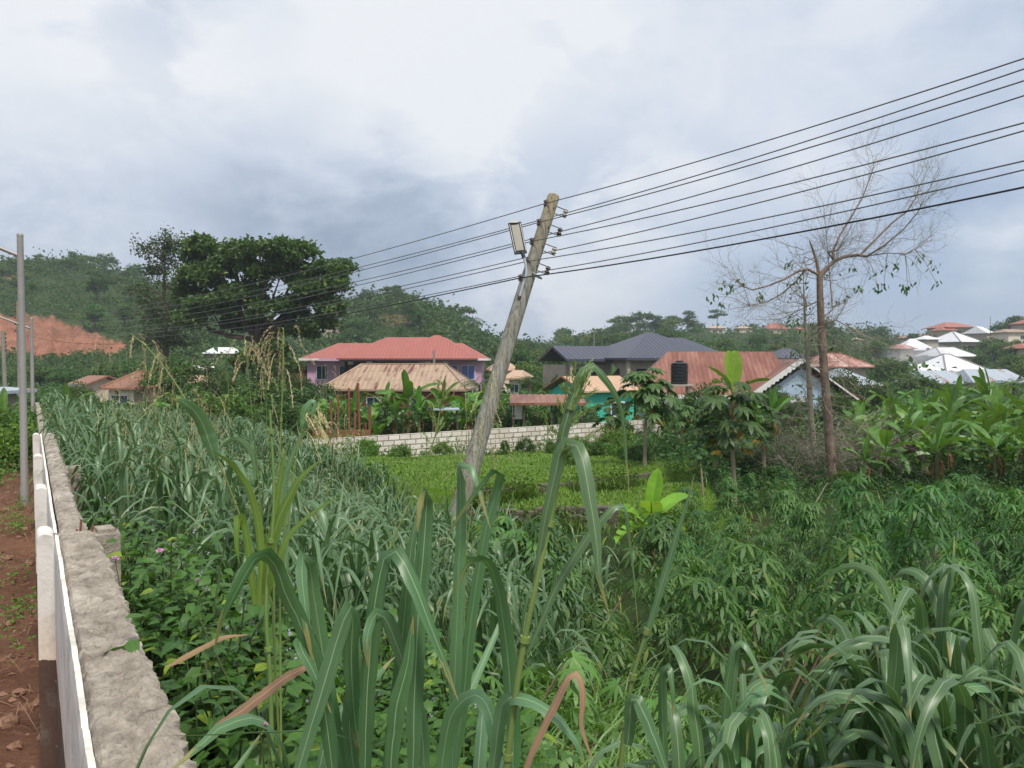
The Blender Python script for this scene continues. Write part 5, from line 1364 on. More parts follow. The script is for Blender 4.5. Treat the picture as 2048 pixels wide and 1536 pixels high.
def tall_stalk(label, blades, stem, stem_r=.006, panicle=None, mat='grass', seed=1, dry=()):
    r = np.random.default_rng(seed); o = pt(*stem[0]); root = empty('grass_stalk', o, 0, label, 'grass')
    q = spline(stem, 18); P = [pt(*p) - o for p in q]
    g = gz(o.x, o.y)
    if o.z > g + .1: P = [Vector((P[0].x * 1.0 - (P[1].x - P[0].x) * 3, .03, g - o.z))] + P
    mb = MB(); mb.tube(P, np.linspace(stem_r, stem_r * .45, len(P)), 6)
    for i in range(2, len(P), 5): mb.tube([P[i] - (P[i] - P[i - 1]).normalized() * .006, P[i] + (P[i] - P[i - 1]).normalized() * .006], stem_r * 1.35, 6)
    mb.build('stem', M['stalk'], root, True)
    if blades:
        mb = MB()
        for b in blades: hand_leaf(mb, b[0], b[1], o, *(b[2:]))
        mb.build('blades', M[mat], root, True)
    if dry:
        mb = MB()
        for b in dry: hand_leaf(mb, b[0], b[1], o, *(b[2:]))
        mb.build('dead_blade', M['dry'], root, True)
    if panicle:
        # (start fraction of stem, count, branch length, droop, sideways bias)
        f0, cnt, bl, el, bias = panicle; mb = MB(); L = len(P)
        for i in range(cnt):
            f = f0 + (1 - f0) * (i / max(1, cnt - 1)); k = min(L - 2, int(f * (L - 1))); p = np.array(tuple(P[k].lerp(P[k + 1], f * (L - 1) - k)))
            az = r.uniform(0, 6.28); l = bl * r.uniform(.6, 1.15) * (1 - .35 * (f - f0) / (1 - f0 + 1e-6))
            A, S = arcs(p[None], np.array([az]), np.array([r.uniform(.3, 1.2)]), np.array([math.radians(el) + r.normal() * .3]), np.array([l]), 12, .3, .12)
            A[0, :, 0] += bias * np.linspace(0, 1, 12) ** 1.5 * l
            ribbons(mb, A, np.full((1, 12), .0016), S, .0)
            seeds = A[0, 4:].repeat(4, 0) + r.normal(size=(32, 3)) * .0025
            tg = unit(unit(np.repeat(np.gradient(A[0], axis=0)[4:], 4, 0)) + r.normal(size=(32, 3)) * .14)
            leaf6(mb, seeds, tg, r.normal(size=(32, 3)), r.uniform(.009, .013, 32), .0021, .1)
        mb.build('panicle', M['straw' if el < 0 else 'green_seed'], root)
    return root
# the bent plant in the middle of the picture
tall_stalk('tall grass stalk at the centre with a folded-over leading blade, standing before the block wall', [
    ([(1071, 1175, 1.5), (1090, 1060, 1.5), (1112, 950, 1.5), (1126, 896, 1.5), (1140, 884, 1.49), (1160, 900, 1.46), (1180, 990, 1.43), (1195, 1090, 1.41), (1202, 1170, 1.4), (1220, 1235, 1.4)], 36, (.35, .1), ((0, .35), (.2, .6), (.42, .95), (.6, 1), (.75, .75), (.88, .35), (1, .04))),
    ([(1110, 960, 1.52), (1130, 860, 1.52), (1150, 795, 1.53), (1172, 745, 1.54), (1190, 733, 1.55), (1206, 748, 1.57), (1236, 790, 1.6), (1250, 840, 1.62), (1257, 920, 1.63), (1262, 985, 1.63)], 32, (.2, .9), ((0, .5), (.2, .9), (.38, 1), (.5, .7), (.65, .38), (.85, .32), (1, .03))),
    ([(1058, 1300, 1.5), (1110, 1180, 1.5), (1165, 1090, 1.5), (1215, 1025, 1.5), (1236, 1008, 1.5), (1247, 1015, 1.52), (1257, 1080, 1.54), (1265, 1160, 1.55), (1276, 1290, 1.55)], 24, (.3, 1.1), ((0, .4), (.25, .9), (.45, 1), (.55, .7), (.7, .35), (1, .03)))],
    [(1010, 1560, 1.5), (1040, 1330, 1.5), (1072, 1170, 1.5), (1110, 1000, 1.51), (1130, 860, 1.52), (1160, 770, 1.53)], .0075, panicle=(.80, 26, .085, 55, .35), seed=31,
    dry=(([(1045, 1560, 1.4), (1075, 1480, 1.4), (1115, 1400, 1.4), (1140, 1352, 1.4), (1156, 1348, 1.4), (1165, 1390, 1.39), (1163, 1450, 1.38), (1185, 1530, 1.38)], 20, (.3, .9), FULL),))
tall_stalk('single bluish stalk with a narrow blade pointing straight up, right of the bent stalk', [
    ([(1278, 1312, 1.6), (1305, 1230, 1.6), (1335, 1140, 1.6), (1357, 1060, 1.6), (1378, 990, 1.6), (1388, 950, 1.6)], 20, .3, ((0, .55), (.3, .9), (.6, .8), (.8, .45), (1, .03))),
    ([(1255, 1490, 1.45), (1262, 1400, 1.45), (1272, 1398, 1.44), (1310, 1480, 1.42), (1350, 1570, 1.4)], 34, (.2, .6), FULL)],
    [(1238, 1560, 1.6), (1250, 1450, 1.6), (1262, 1370, 1.6), (1275, 1320, 1.6), (1300, 1245, 1.6)], .006, seed=32)
# grass plants with drooping straw-coloured seed heads, left of centre
tall_stalk('tall thin seeding grass, its straw head drooping just left of the lavender house', [
    ([(556, 1080, 2.9), (570, 960, 2.9), (600, 880, 2.9), (625, 850, 2.88)], 16, .3)], [(548, 1180, 2.9), (556, 1000, 2.9), (562, 850, 2.9), (566, 740, 2.9), (567, 655, 2.9)], .0042, panicle=(.84, 22, .20, -78, 0.), seed=33)
tall_stalk('thin seeding grass stalk left of the tallest one, below the dark tree trunk', [
    ([(512, 960, 3.1), (500, 905, 3.1), (470, 880, 3.1), (430, 905, 3.1)], 14, .3)], [(528, 1100, 3.1), (516, 950, 3.1), (504, 830, 3.1), (492, 700, 3.1), (488, 676, 3.1)], .004, panicle=(.88, 15, .17, -70, -.1), seed=34)
tall_stalk('arching seeding grass leaning far left across the tan hipped roof', [
    ([(432, 921, 2.6), (415, 870, 2.6), (395, 830, 2.58), (365, 803, 2.55), (340, 797, 2.54)], 38, (.6, .2), ((0, .5), (.3, 1), (.6, .95), (.85, .5), (1, .05)))],
    [(545, 1210, 2.6), (498, 1080, 2.6), (440, 930, 2.6), (395, 840, 2.62), (340, 750, 2.66), (290, 690, 2.7), (262, 668, 2.72)], .0042, panicle=(.62, 26, .2, -80, -.05), seed=35)
tall_stalk('seeding grass with a cream head bent right, before the reddish timber posts', [
    ([(606, 858, 2.5), (615, 820, 2.5), (628, 808, 2.5), (622, 845, 2.5)], 20, .3)], [(560, 1180, 2.5), (585, 960, 2.5), (603, 865, 2.5), (618, 830, 2.5), (640, 818, 2.5)], .004, panicle=(.84, 20, .12, -72, .35), seed=36)
tall_stalk('yellow-green grass stalk with broad upright blades between the seeding grasses', [
    ([(520, 1210, 2.3), (522, 1100, 2.3), (500, 990, 2.3), (475, 950, 2.3), (452, 925, 2.28), (420, 905, 2.26)], 20, (.2, .7), FULL),
    ([(530, 1210, 2.3), (548, 1080, 2.3), (595, 970, 2.3), (635, 930, 2.3), (655, 920, 2.29)], 30, (.3, .6)),
    ([(525, 1210, 2.3), (540, 1100, 2.3), (565, 930, 2.3), (580, 880, 2.3)], 18, .2),
    ([(510, 1210, 2.3), (500, 1110, 2.3), (488, 1040, 2.3), (478, 1030, 2.28), (474, 1080, 2.26), (477, 1128, 2.26)], 18, (.1, .5), FULL),
    ([(530, 1210, 2.3), (575, 1080, 2.3), (620, 1030, 2.3), (665, 1000, 2.3), (690, 990, 2.3)], 14, .4)],
    [(545, 1560, 2.3), (540, 1350, 2.3), (532, 1210, 2.3), (548, 1010, 2.3), (540, 820, 2.3)], .008, mat='grass_fresh', seed=37)
tall_stalk('long thin grass stem slanting across the foot of the leaning pole', [], [(730, 1270, 2.4), (775, 1110, 2.4), (830, 980, 2.4), (868, 880, 2.4), (884, 800, 2.4), (890, 775, 2.4)], .004, panicle=(.78, 14, .06, 60, 0.), seed=38)
tall_stalk('small seeding grass whose straw head shows against the leaning pole', [], [(930, 1130, 3.4), (950, 960, 3.4), (972, 830, 3.4), (982, 760, 3.4), (985, 745, 3.4)], .003, panicle=(.6, 22, .2, -80, 0.), seed=39)
for k, (px, py, d) in enumerate(((205, 665, 8.5), (238, 700, 9.5), (258, 735, 8.), (290, 730, 9), (330, 770, 8.5), (225, 760, 10), (360, 745, 7.5), (690, 790, 6.5), (930, 770, 6), (455, 745, 6.5), (400, 700, 7), (650, 730, 5.5), (305, 700, 7), (530, 740, 5.5), (430, 790, 6))):
    a = pt(px, py, d); g = gz(a.x, a.y)
    r_ = np.random.default_rng(60 + k)
    q = [(px + r_.normal() * 20, 720 + (EYE - g) * F / d, d), (px + 6, (py + 720 + (EYE - g) * F / d) / 2, d), (px + 2, py + 40, d), (px, py, d)]
    tall_stalk(['far seeding grass against the red earth bank', 'seeding grass in front of the cream house', 'seeding grass below the red earth bank', 'seeding grass before the brown roof', 'seeding grass before the tan wing',
                'low seeding grass by the cream house window', 'seeding grass under the dark tree', 'seeding grass left of the banana plants', 'seeding grass just left of the leaning pole', 'seeding grass below the white roofs', 'seeding grass under the dark tree crown edge',
                'seeding grass before the left end of the lavender house', 'seeding grass before the brown hipped roof ridge', 'seeding grass left of the timber posts', 'short seeding grass under the dark tree'][k], [], q, .004, panicle=(.66, 16, .38, -78, 0.), seed=70 + k)
# fallen dry blades across the weeds
for (pts, w, lb) in (([(430, 1452, 1.9), (480, 1425, 1.95), (530, 1390, 2.0), (580, 1355, 2.05), (625, 1330, 2.1), (650, 1300, 2.1)], 26, 'long dead blade lying across the weeds at the bottom left'),
                     ([(335, 1335, 2.6), (400, 1300, 2.6), (450, 1275, 2.6), (495, 1270, 2.6)], 14, 'shorter brown dead blade lying higher on the weeds')):
    o = pt(*pts[0]); mb = MB(); hand_leaf(mb, pts, w, o, .3, ((0, .25), (.2, 1), (.7, .8), (1, .15))); q = mb.build('dead_grass_blade', M['dry'], None, True); q.location = o; tag(q, lb, 'dead leaf')
o = pt(2060, 1480, 2.0); mb = MB(); q = spline([(2060, 1480, 2.), (2010, 1430, 2.), (1960, 1390, 1.98), (1915, 1365, 1.97), (1899, 1358, 1.97), (1898, 1366, 1.97), (1906, 1369, 1.97)], 20)
mb.tube([pt(*p) - o for p in q], .0016, 5); q = mb.build('vine_tendril', M['stalk']); q.location = o; tag(q, 'pale curling vine tendril over the bottom right tussock', 'vine')

# ---------------------------------------------------------------- cassava
def make_cassava(seed, hgt, nleaf, L, mat, bright=False):
    r = np.random.default_rng(seed); root = empty('cassava_plant', (0, 0, 0))
    st = MB(); br = []
    nb = 2 if bright else r.integers(2, 4); fork = hgt * r.uniform(.25, .45)
    st.tube([(0, 0, -.1), (.02, 0, fork * .5), (.03, .02, fork)], [.018, .016, .014], 6)
    for b in range(nb):
        a = 2 * math.pi * b / nb + r.normal() * .4; q = hgt * r.uniform(.26, .42)
        e = np.array((math.cos(a) * q, math.sin(a) * q, hgt * r.uniform(.85, 1.0)))
        m_ = np.array((.03, .02, fork)) * .45 + e * .55; m_[2] -= .05
        pts = [np.array((.03, .02, fork)), m_, e]; st.tube(pts, [.013, .010, .006], 5); br.append(pts)
    st.build('stem', M['cassava_stem'], root)
    mb = MB(); per = nleaf // nb
    for pts in br:
        t = r.uniform(.05, 1, per) ** .7
        P = pts[1][None] * (1 - t)[:, None] + pts[2][None] * t[:, None]
        az = np.arange(per) * 2.4 + r.normal(size=per) * .3; el = np.interp(t, [0, .6, 1], [-.5, .15, .9]) + r.normal(size=per) * .22
        d = np.stack([np.cos(az) * np.cos(el), np.sin(az) * np.cos(el), np.sin(el)], 1)
        pl = r.uniform(.14, .30, per) * (1.08 if not bright else 1.) * np.interp(t, [0, 1], [1.15, .6]); Q = P + d * pl[:, None]
        nr = np.stack([d[:, 0] * .55, d[:, 1] * .55, np.full(per, .9)], 1) + r.normal(size=(per, 3)) * .2
        palmate(mb, Q, d + np.array((0, 0, -.3)), nr, L * r.uniform(.75, 1.2, per), 7 if per % 2 else 5, 3.7, .27, .5)
        s = unit(np.cross(d, r.normal(size=(per, 3))))
        V = np.stack([P - s * .003, P + s * .003, Q + s * .002, Q - s * .002], 1); mb.add(V.reshape(-1, 3), np.arange(per * 4).reshape(-1, 4))
    mb.build('leaves', mat, root)
    return root
CV = [make_cassava(100 + k, h, n, L, M['cassava']) for k, (h, n, L) in enumerate(((1.55, 230, .135), (1.75, 260, .13), (1.35, 210, .14), (1.85, 270, .125), (1.2, 180, .14)))]
CY = [make_cassava(120 + k, h, n, .15, M['cassava_young'], True) for k, (h, n) in enumerate(((.95, 34), (.75, 28)))]
used = set()
def put(proto, loc, rz, s, label, group):
    if proto.name in used: o = copy_tree(proto)
    else: o = proto; used.add(proto.name)
    o.location = loc; o.rotation_euler = (0, 0, rz); o.scale = (s, s, s)
    cat = {'cassava_plant': 'cassava', 'banana_plant': 'banana plant', 'papaya_tree': 'papaya tree', 'bush': 'bush'}.get(o.name.split('.')[0], 'tree')
    tag(o, label, cat, group); return o
bpy.context.view_layer.update()
def cassava_field():
    r = np.random.default_rng(14); pts = []
    for _ in range(6000):
        y = r.uniform(6.2, 23.5); px = r.uniform(985, 2180); x = (px - 1024) / F * y
        if wall_s(x, y) < 4.6: continue
        if x < 5.4 and y > 18.2: continue
        if (px < 1235 and y > 11) or (px < 1405 and y > 9.8 and y < 19) or (px > 1640 and y > 18.) or (1590 < px < 1745 and y > 15): continue
        if abs(x - (4.1 + .35 * (y - 14))) < .55 and 11.2 < y < 20.5: continue
        if (px > 1780 and px < 1960 and 14.5 < y < 15.6): continue
        if px > 1640 and y > 20.5 and y < 21.4: pass
        md = .98 if y < 12 else 1.12
        if all((x - a) ** 2 + (y - b) ** 2 > md ** 2 for a, b, *_ in pts): pts.append((x, y))
    for i, (x, y) in enumerate(pts):
        px = 1024 + F * x / y
        if y < 8.5: lb = 'cassava plant in the nearest row, behind the centre grass' if px < 1400 else 'cassava plant in the nearest row, behind the right-hand grass tussocks'
        elif y < 14: lb = 'cassava plant in the middle of the field, left of the earth path' if x < 4.1 + .35 * (y - 14) else 'cassava plant in the middle of the field, right of the earth path'
        elif px < 1500: lb = 'cassava plant at the back of the field near the young banana'
        elif px < 1760: lb = 'cassava plant at the back of the field by the dead tree'
        else: lb = 'cassava plant at the back of the field below the banana grove'
        put(CV[int(r.integers(len(CV)))], (x, y, gz(x, y) - .03), r.uniform(0, 6.28), r.uniform(.8, 1.2) * float(np.interp(y, [6, 9, 14, 18], [1.0, 1.2, .88, .62])), lb, lb.replace('plant', 'plants', 1))
    n = 0
    for _ in range(900):
        y = r.uniform(2.9, 6.0); px = r.uniform(960, 1560) if r.random() < .8 else r.uniform(1650, 2100); x = (px - 1024) / F * y
        if wall_s(x, y) < 1.5 or n > 46: continue
        if all((x - a) ** 2 + (y - b) ** 2 > .36 ** 2 for a, b, *_ in pts):
            pts.append((x, y)); n += 1
            put(CY[n % 2], (x, y, gz(x, y) - .02), r.uniform(0, 6.28), r.uniform(.9, 1.3), 'young light-green cassava plant low in the bottom centre, among thin grass' if px < 1500 else 'young light-green cassava plant behind the right-hand grass tussocks', 'young cassava plants in front' if px < 1500 else 'young cassava plants behind the right tussocks')
cassava_field()
# ---------------------------------------------------------------- banana plants
def banana_leaf(mb, base, az, el0, el1, L, w, r, torn=.35, m=0, tm=.55, wd=.22):
    k = 13
    P, S = arcs(base[None], np.array([az]), el0, el1, L, k, tm, wd, r.normal() * .3)
    P, S = P[0], S[0]; T = unit(np.gradient(P, axis=0)); Nn = np.cross(S, T)
    t = np.linspace(0, 1, k); prof = w * np.interp(t, [0, .10, .2, .45, .8, .93, 1], [.02, .02, .7, 1, .86, .5, .04])
    ribbons(mb, P[None], np.interp(t, [0, .15, 1], [.07, .05, .012])[None], S[None], .2, m)
    for sd in (-1, 1):
        dr = r.uniform(.05, .45); cut = r.random(k) < torn
        for i in range(1, k - 1):
            e = dr + (r.uniform(.1, .8) if cut[i] else 0); f = (S[i] * sd * math.cos(e) - Nn[i] * math.sin(e)); f2 = (S[i + 1] * sd * math.cos(e) - Nn[i + 1] * math.sin(e))
            g = T[i] * (r.uniform(-.05, .02) * L / k * 3 if cut[i] else 0) + T[i] * L * .03
            a, b = P[i], P[i + 1]; h = 1 - (.22 if cut[i] else .0)
            V = [a, a + f * prof[i] / 2 * h + g, b + f2 * prof[i + 1] / 2 * h + g, b]
            u = .5 + .5 * sd
            mb.add(V if sd > 0 else V[::-1], [(0, 1, 2, 3)], uv=[(.5, t[i]), (u, t[i]), (u, t[i + 1]), (.5, t[i + 1])] if sd > 0 else [(.5, t[i + 1]), (u, t[i + 1]), (u, t[i]), (.5, t[i])], m=m)
def make_banana(seed, h, nl, L, w, mats=('banana', 'banana_dark', 'banana_dry'), up=0, suckers=0, el=(35, 85), dead=3):
    r = np.random.default_rng(seed); root = empty('banana_plant', (0, 0, 0))
    mb = MB(); mb.tube([(0, 0, -.2), (.02, 0, h * .3), (.03, .02, h * .7), (.03, .03, h)], [.15 * h / 2, .12 * h / 2, .09 * h / 2, .05 * h / 2], 10); mb.build('pseudostem', M['banana_stem'], root, True)
    mb = MB()
    for i in range(nl):
        a = i * 2.4 + r.normal() * .3; e0 = math.radians(np.interp(i / nl, [0, 1], [el[0], el[1]]) + r.normal() * 6); e1 = e0 - math.radians(r.uniform(50, 110) * (1 - .45 * i / nl))
        banana_leaf(mb, np.array((.03, .03, h * (.86 + .14 * i / nl))), a, e0, e1, L * r.uniform(.8, 1.15), w * r.uniform(.85, 1.15), r, m=0 if i > nl * .4 else 1, torn=.15 if i > nl * .5 else .5)
    for i in range(up): banana_leaf(mb, np.array((.03, .03, h)), (r.uniform(0, 6.28) if up < 2 else (1.2, 1.9)[i]), math.radians(84 - 3 * (up > 1)), math.radians(74), L * .95, w * (.9 if up < 2 else 1.35), r, torn=.05, m=0 if up < 2 else 2)
    for s in range(suckers):
        a = r.uniform(0, 6.28); b = np.array((math.cos(a) * .5, math.sin(a) * .5, h * .35))
        for i in range(4): banana_leaf(mb, b, i * 1.7 + a, math.radians(75), math.radians(20), L * .65, w * .7, r, m=0)
    mb.build('leaves', [M[mats[0]], M[mats[1]], M['banana_bright']], root)
    if dead:
        mb = MB()
        for i in range(dead): banana_leaf(mb, np.array((.03, .03, h * .84)), r.uniform(0, 6.28), math.radians(-10), math.radians(-88), L * .55, w * .4, r, torn=.8, tm=.2, wd=.1)
        mb.build('dead_leaves', M[mats[2]], root)
    return root
BV = [make_banana(200, 2.2, 8, 2.2, .62, up=1, el=(15, 80)), make_banana(201, 1.8, 7, 2.0, .6, suckers=1, el=(10, 75)), make_banana(202, 2.6, 8, 2.3, .62, up=1, dead=4, el=(10, 75)), make_banana(203, 1.4, 7, 1.9, .58, suckers=2, el=(15, 80))]
BIG = make_banana(204, 3.2, 8, 2.1, .6, up=2, el=(10, 60), mats=('banana', 'banana_dark', 'banana_dry'))
YNG = make_banana(205, .9, 6, 1.3, .46, mats=('banana_bright', 'banana_bright', 'banana_dry'), up=1, el=(28, 55), dead=0)
SML = make_banana(206, .5, 4, 1.0, .3, up=0, el=(30, 75), dead=0)
def at_px(px, d): x = (px - 1024) / F * d; return (x, d, gz(x, d))
bpy.context.view_layer.update()
def bananas():
    r = np.random.default_rng(15)
    def b(px, ytop, d, label, group=None, proto=None):
        x, y, z = at_px(px, d); zt = EYE - (ytop - HOR) / F * d
        p = proto or BV[int(r.integers(4))]
        ht = {BV[0].name: 4.3, BV[1].name: 3.6, BV[2].name: 4.8, BV[3].name: 3.2, BIG.name: 5.2, YNG.name: 2.05, SML.name: 1.3}[p.name]
        put(p, (x, y, z), r.uniform(0, 6.28) if p is not BIG else 0., max(.3, (zt - z) / ht), label, group)
    g = 'banana plants behind the block wall'
    for px, yt, d, lb in ((668, 768, 40, 'leftmost banana plant behind the block wall, at the reddish posts'), (712, 775, 39, 'banana plant half hidden by the reddish posts'), (770, 762, 39, 'banana plant right of the reddish posts, before the tan roof'),
                          (815, 738, 38.5, 'tallest banana plant before the middle of the tan roof'), (850, 752, 40, 'banana plant right of the tallest one before the tan roof'), (885, 748, 41, 'banana plant before the right end of the tan roof'), (925, 762, 40, 'banana plant near the left side of the leaning pole, behind the block wall'),
                          (955, 745, 44, 'banana plant directly behind the leaning pole'), (1020, 770, 45, 'banana plant right of the leaning pole, behind the lean-to'), (1075, 778, 44, 'banana plant between the lean-to and the turquoise gable')):
        b(px, yt, d, lb, g)
    for px, yt, d, lb in ((690, 772, 38, 'banana plant in front of the left half of the tan roof, low'), (745, 790, 37, 'low banana plant just right of the reddish posts'), (790, 775, 37.5, 'banana plant between the tallest one and the reddish posts'), (838, 770, 37, 'banana plant in front of the tallest banana, right side'), (870, 778, 37.5, 'banana plant over the low grey sheet shelter'), (908, 770, 38, 'banana plant right of the low grey sheet shelter'), (940, 778, 38, 'banana plant close behind the foot half of the leaning pole'), (985, 765, 43, 'banana plant just right of the leaning pole shaft'), (640, 782, 39, 'banana plant left of the reddish posts under the tan roof corner'), (1110, 800, 41, 'banana plant at the left corner of the turquoise gable')):
        b(px, yt, d, lb, g)
    b(1466, 700, 33, 'tall banana plant with two upright leaves before the rusty roof', None, BIG)
    b(1308, 948, 15.2, 'young yellow-green banana plant standing alone at the edge of the cassava', None, YNG)
    b(1895, 1072, 11.5, 'small banana shoot among the cassava on the right', None, SML)
    b(1325, 792, 37, 'banana plant behind the tall papaya, before the water tank'); b(1545, 800, 38, 'banana plant between the tall banana and the dead tree')
    b(1415, 775, 36, 'banana plant right of the water tank, before the rusty roof'); b(1548, 772, 37, 'banana plant before the rusty roof beside the gable'); b(1395, 800, 38, 'banana plant below the rusty roof, right of the papaya'); b(1598, 840, 33, 'banana plant left of the dead tree trunks'); b(1625, 810, 36, 'banana plant behind the thin dead trunk')
    # the grove on the right
    n = 0; pts = []
    for _ in range(900):
        d = 24 + 18 * r.random() ** 1.3; px = r.uniform(1715, 2160); x = (px - 1024) / F * d
        if n > 56 or any((x - a) ** 2 + (d - e) ** 2 < 1.15 ** 2 for a, e in pts): continue
        yt = np.interp(d, [24, 30, 42], [845, 790, 756]) + r.normal() * 14 + (18 if px < 1790 else 0) - (0 if px < 1950 else 4)
        pts.append((x, d)); n += 1
        lb = 'banana plant in the front row of the grove right of the dead tree' if d < 31 else ('banana plant deep in the right-hand grove, below the grey roofs' if px > 1850 else 'banana plant at the left end of the grove, just right of the dead tree')
        b(px, yt, d, lb, 'banana grove: ' + lb[16:40])
    for px, yt, d, lb in ((92, 768, 33, 'banana leaf plant between the two street lamp posts'), (136, 764, 36, 'banana plant before the small white gabled house'), (5, 775, 30, 'banana plant at the far left edge behind the street lamp'), (352, 770, 40, 'banana plant under the dark tree behind the grass field'), (318, 790, 41, 'lower banana plant below the brown hipped roof')):
        b(px, yt, d, lb)
bananas()

# ---------------------------------------------------------------- papaya trees
def make_papaya(seed, h, lean, nl=17, R=.34, old=3, pm=1.):
    r = np.random.default_rng(seed); root = empty('papaya_tree', (0, 0, 0))
    mb = MB(); mb.tube([(0, 0, -.2), (lean * .3, 0, h * .35), (lean * .6, .02, h * .7), (lean, 0, h)], [.095, .08, .068, .05], 10); mb.build('trunk', M['papaya_stem'], root, True)
    def crown(n, mat, name, e_lo, e_hi, Rk, mul=1.):
        mb = MB(); t = np.linspace(0, 1, n)
        az = np.arange(n) * 2.4 + r.normal(size=n) * .2; el = np.radians(np.interp(t, [0, 1], [e_lo, e_hi])) + r.normal(size=n) * .12
        d = np.stack([np.cos(az) * np.cos(el), np.sin(az) * np.cos(el), np.sin(el)], 1); L = r.uniform(.5, .95, n) * mul * pm
        A = np.array((lean, 0, h)) - np.array((0, 0, .35)) * (1 - t)[:, None]
        for i in range(n):
            q = A[i] + d[i] * L[i]; mb.tube([A[i], A[i] + d[i] * L[i] * .55 + np.array((0, 0, .04)), q], .010, 4, cap=False)
        Q = A + d * L[:, None] + np.array((0, 0, -.02)); nr = np.stack([d[:, 0] * .5, d[:, 1] * .5, np.full(n, 1.)], 1)
        for j in range(3):
            palmate(mb, Q, d + np.array((0, 0, -.35 - .1 * j)) , nr + r.normal(size=(n, 3)) * .22, Rk * r.uniform(.8, 1.2, n) * (1, .85, .7)[j], 9, 5.2 - .4 * j, .36, .45)
        mb.build(name, M[mat], root)
    crown(nl, 'papaya', 'leaves', -15, 80, R)
    if old: crown(old, 'papaya_old', 'yellow_leaves', -55, -30, R * .8, .7)
    mb = MB()
    for i in range(5):
        a = i * 1.3; c = np.array((lean + math.cos(a) * .1, math.sin(a) * .1, h - .28 - .08 * (i % 2)))
        mb.tube([c + np.array((0, 0, z)) for z in (.09, .06, 0, -.06, -.09)], [.01, .045, .055, .04, .008], 8)
    mb.build('fruit', M['bush_light'] if 'bush_light' in M else M['papaya'], root)
    return root
PV = [make_papaya(301, 3.0, .12, 40, .58, 4, 1.55), make_papaya(302, 2.9, -.16, 28, .52, 3, 1.45), make_papaya(303, 2.3, -.25, 14, .36, 2)]
bpy.context.view_layer.update()
for px, yt, d, pr, rz, lb in ((1290, 748, 23.6, 0, .3, 'tall papaya tree with dense crown beside the upper terrace wall'), (1472, 775, 22, 1, .0, 'papaya tree in front of the tall banana plant'),
                              (1428, 850, 22.5, 2, 2.0, 'small thin papaya left of the papaya before the tall banana'), (1365, 800, 27, 1, 1.2, 'papaya tree with yellow leaves behind, right of the tall papaya'),
                              (1408, 905, 20.5, 2, .4, 'bare-stemmed young papaya leaning among the cassava'), (1215, 800, 33, 1, 2.5, 'papaya tree before the turquoise house'), (1530, 830, 26, 2, 1.2, 'small papaya between the tall banana and the dead tree')):
    x, y, z = at_px(px, d); zt = EYE - (yt - HOR) / F * d
    put(PV[pr], (x, y, z), rz, (zt - z) / ((4.1, 3.9, 2.9)[pr]), lb, None)

